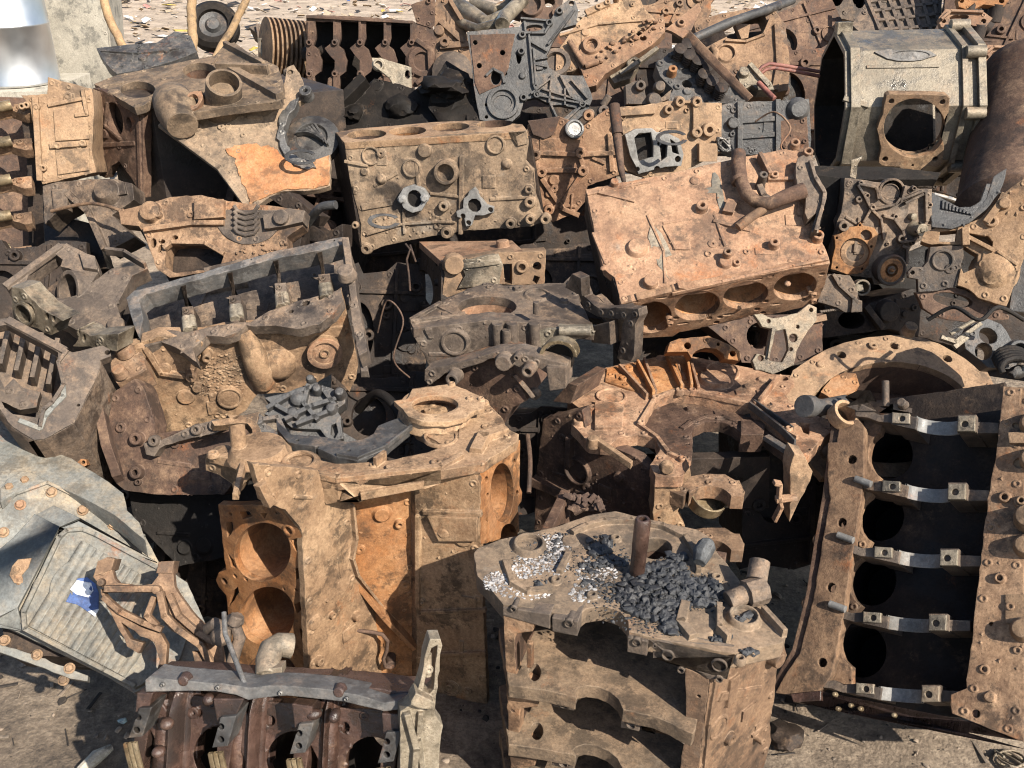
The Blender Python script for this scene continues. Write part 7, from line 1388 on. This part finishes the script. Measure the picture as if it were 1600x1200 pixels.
M_WOOD = cast('peeled yellow wood', c4(.17, .105, .055), c4(.32, .21, .11), c4(.43, .30, .17), orange=0, dust=.2, rough=.8, bump=.2)
for lab, pts, r in (('crooked thin wooden stick leaning left of the other two', ((450, -60), (480, 70), (545, 200), (610, 295), (680, 420)), .022), ('straight upright wooden pole, middle one of three', ((852, -80), (855, 60), (860, 160), (862, 250), (866, 420)), .025), ('wooden stick leaning to the right beside the black wheel', ((1130, -90), (1090, 20), (1040, 120), (985, 215), (930, 320)), .020)):
    T = Thing('wooden_stick', lab, 'stick', 'wooden sticks behind the heap'); d = 4.35
    P = []; 
    for i, (x, y) in enumerate(pts): P.append(at(x, y, d))
    P.append(Vector((P[-1].x + .05, P[-1].y, 0.0)))
    PP = []
    for a, b in zip(P, P[1:]):
        for k in range(6): PP.append(a.lerp(b, k / 6) + Vector((random.gauss(0, .0015), 0, 0)))
    PP.append(P[-1]); T.part('stick', MB().tube(PP, [r * .85 * (1 + .07 * noise.noise(p * 3)) for p in PP], 10), M_WOOD); T.done()
# rubbish strewn over the far ground: uncountable
cols = [('tan litter', c4(.38, .30, .21)), ('white litter', c4(.55, .54, .52)), ('dark litter', c4(.03, .03, .032)), ('yellow litter', c4(.5, .36, .08)), ('blue litter', c4(.05, .10, .3)), ('pink litter', c4(.42, .2, .17))]
for nm, c in cols:
    mt = cast(nm, tuple(x * .55 for x in c[:3]) + (1,), c, tuple(min(.75, x * 1.25) for x in c[:3]) + (1,), orange=0, dust=.25, rough=.8, bump=.15)
    m = MB(); n = {'tan litter': 2600, 'white litter': 1100, 'dark litter': 700, 'yellow litter': 140, 'blue litter': 60, 'pink litter': 160}[nm]
    for i in range(n):
        y = random.uniform(5.5, 22); x = random.uniform(-.75, .75) * y; s = random.uniform(.02, .07) * (1.6 if random.random() < .1 else 1)
        z0 = gh(x, y) + .004 if abs(x) < 9 and y < 20 else .004
        a = random.random() * 6; d1 = Vector((cos(a), sin(a), random.uniform(-.2, .5))) * s; d2 = Vector((-sin(a), cos(a), random.uniform(-.1, .6))) * s * random.uniform(.3, 1); P = Vector((x, y, z0 + s * .3)); k = d1.cross(d2).normalized() * s * .12
        c4s = [P - d1 - d2, P + d1 - d2 * random.uniform(.4, 1), P + d1 * random.uniform(.5, 1) + d2, P - d1 * random.uniform(.4, 1) + d2]; m.hexa(c4s + [v + k for v in c4s])
    o = m.obj('litter', mt); o['kind'] = 'stuff'
# grit on the near ground
M_GRIT = cast('grit', c4(.10, .08, .06), c4(.22, .17, .125), c4(.36, .29, .22), orange=0, dust=.3, rough=.95, bump=.3)
m = MB()
M_GRITD = cast('dark grit', c4(.012, .010, .009), c4(.035, .029, .025), c4(.08, .066, .055), orange=.1, dust=.1, rough=.9, bump=.3)
md = MB()
for i in range(5200):
    x = random.uniform(-1.7, 1.9); y = random.uniform(.75, 2.6); q = m if random.random() < .6 else md; r = .0015 + .008 * random.random() ** 4 * (1.8 if random.random() < .1 else 1)
    q.rock((x, y, gh(x, y) + r * .2), r, 1, squash=random.uniform(.4, 1), rough=.7)
for i in range(420):     # flakes, slivers and straw trodden in
    x = random.uniform(-1.7, 1.9); y = random.uniform(.8, 2.5); a = random.random() * 6; l = random.uniform(.006, .035); P = Vector((x, y, gh(x, y) + .004)); d = Vector((cos(a), sin(a), random.uniform(-.1, .25))) * l
    (m if random.random() < .5 else md).bar(P - d, P + d, Vector((-sin(a), cos(a), 0)), Vector((0, 0, 1)), random.choice((.002, .003, .009)), .002)
o = md.obj('dark_grit', M_GRITD); o['kind'] = 'stuff'
o = m.obj('grit', M_GRIT); o['kind'] = 'stuff'
T = Thing('glass_shard', 'small pale blue glass chip on the dark ground left of the open crankcase', 'glass chip'); Z(0, 780); m = MB(); P = atz(545, 990, .012); m.rock(P, .011, 1); T.part('chip', m, cast('pale blue glass', c4(.2, .3, .33), c4(.35, .48, .5), c4(.5, .6, .62), orange=0, dust=.1, rough=.3, bump=.05)); T.done()
T = Thing('stick', 'short grey stick on the ground at the bottom left', 'stick'); m = MB(); m.tube([atz(360, 1215, .02), atz(430, 1150, .02), atz(498, 1108, .018)], [.012, .015, .008], 9); T.part('stick', m, M_CONC); T.done()
Z(1040, 780); T = Thing('tar_lump', 'black clump of tar on the ground right of the charcoal covered block', 'lump'); m = MB(); m.rock(atz(530, 1060, .02), .034, 3, rough=.4); T.part('lump', m, M_DARK); T.done()
T = Thing('wire_loop', 'tangle of pale wire on the ground at the bottom right corner', 'wire'); m = MB()
for k in range(5):
    m.tube([atz(1540 + 70 * cos(t_ * .6 + k), 1160 + 40 * sin(t_ * .6 + k * 1.7), .012 + .01 * math.sin(t_ + k) + .01) for t_ in range(10)], .0025, 6)
T.part('wire', m, M_ALU); T.done()
# thin things caught between the castings
random.seed(77)
Z(0, 0, 1)
def strand(name, label, cat, pts, r, m, seg=6):
    P = [at(*p) for p in pts]; Q = []
    for i in range(len(P) - 1):      # a smooth curve through the points
        p0, p1, p2, p3 = P[max(0, i - 1)], P[i], P[i + 1], P[min(len(P) - 1, i + 2)]
        for k in range(8):
            t = k / 8; Q.append(.5 * (2 * p1 + (p2 - p0) * t + (2 * p0 - 5 * p1 + 4 * p2 - p3) * t * t + (3 * p1 - p0 - 3 * p2 + p3) * t ** 3))
    Q.append(P[-1]); T = Thing(name, label, cat); T.part(name, MB().tube(Q, r, seg), m); T.done()
strand('wire', 'thin rusty wire looping out of the dark gap beside the grey brown ported block', 'wire', [(590, 520, 2.42), (605, 470, 2.36), (630, 500, 2.34), (615, 560, 2.36), (640, 590, 2.4)], .0022, M_BROWN)
strand('hose', 'perished black hose drooping behind the collar of the large V8 block', 'hose', [(560, 640, 2.3), (590, 615, 2.22), (620, 640, 2.18), (625, 680, 2.2)], .011, M_BLACK, 10)
strand('iron_rod', 'short rusty rod jutting from the gap right of the large V8 block', 'rod', [(824, 680, 2.3), (828, 720, 2.24), (826, 770, 2.2)], .006, M_BROWN, 8)
strand('wire', 'twist of rusty wire across the dark castings left of the aluminium housing', 'wire', [(1180, 190, 3.1), (1210, 175, 3.05), (1235, 200, 3.02), (1220, 230, 3.0), (1245, 250, 3.05)], .003, M_PINK)
strand('wire', 'black cable trailing over the dark cover right of the rusty ring', 'wire', [(1450, 500, 2.28), (1490, 480, 2.24), (1530, 500, 2.2), (1560, 480, 2.22), (1600, 500, 2.25)], .005, M_BLACK)
strand('iron_rod', 'bent rusty rod resting on the dull brown block at the left', 'rod', [(80, 330, 2.66), (140, 318, 2.62), (190, 330, 2.6), (215, 350, 2.6)], .005, M_TAN2, 8)
strand('hose', 'cracked grey hose stub poking up behind the long dusty block', 'hose', [(480, 350, 2.62), (500, 325, 2.56), (525, 320, 2.54)], .012, M_DGREY, 10)
for i, (x, y, d, lab) in enumerate(((600, 345, 2.70, 'torn thin gasket ring lying on top of the greenish block end'), (1050, 215, 3.0, 'small torn gasket ring on the edge of the ported block'), (470, 245, 2.84, 'thin gasket ring under the orange rust patch'))):
    T = Thing('gasket', lab, 'gasket'); f = FN(x, y, d, random.uniform(-20, 20), 60); m = MB(); m.plate(f, arc(x, y, 26, 12, 20, 330, 18) + arc(x, y, 19, 8, 330, 20, 16), .002, amp=.0008, grid=.006, feat=False); T.part('gasket', m, M_DGREY); T.done()
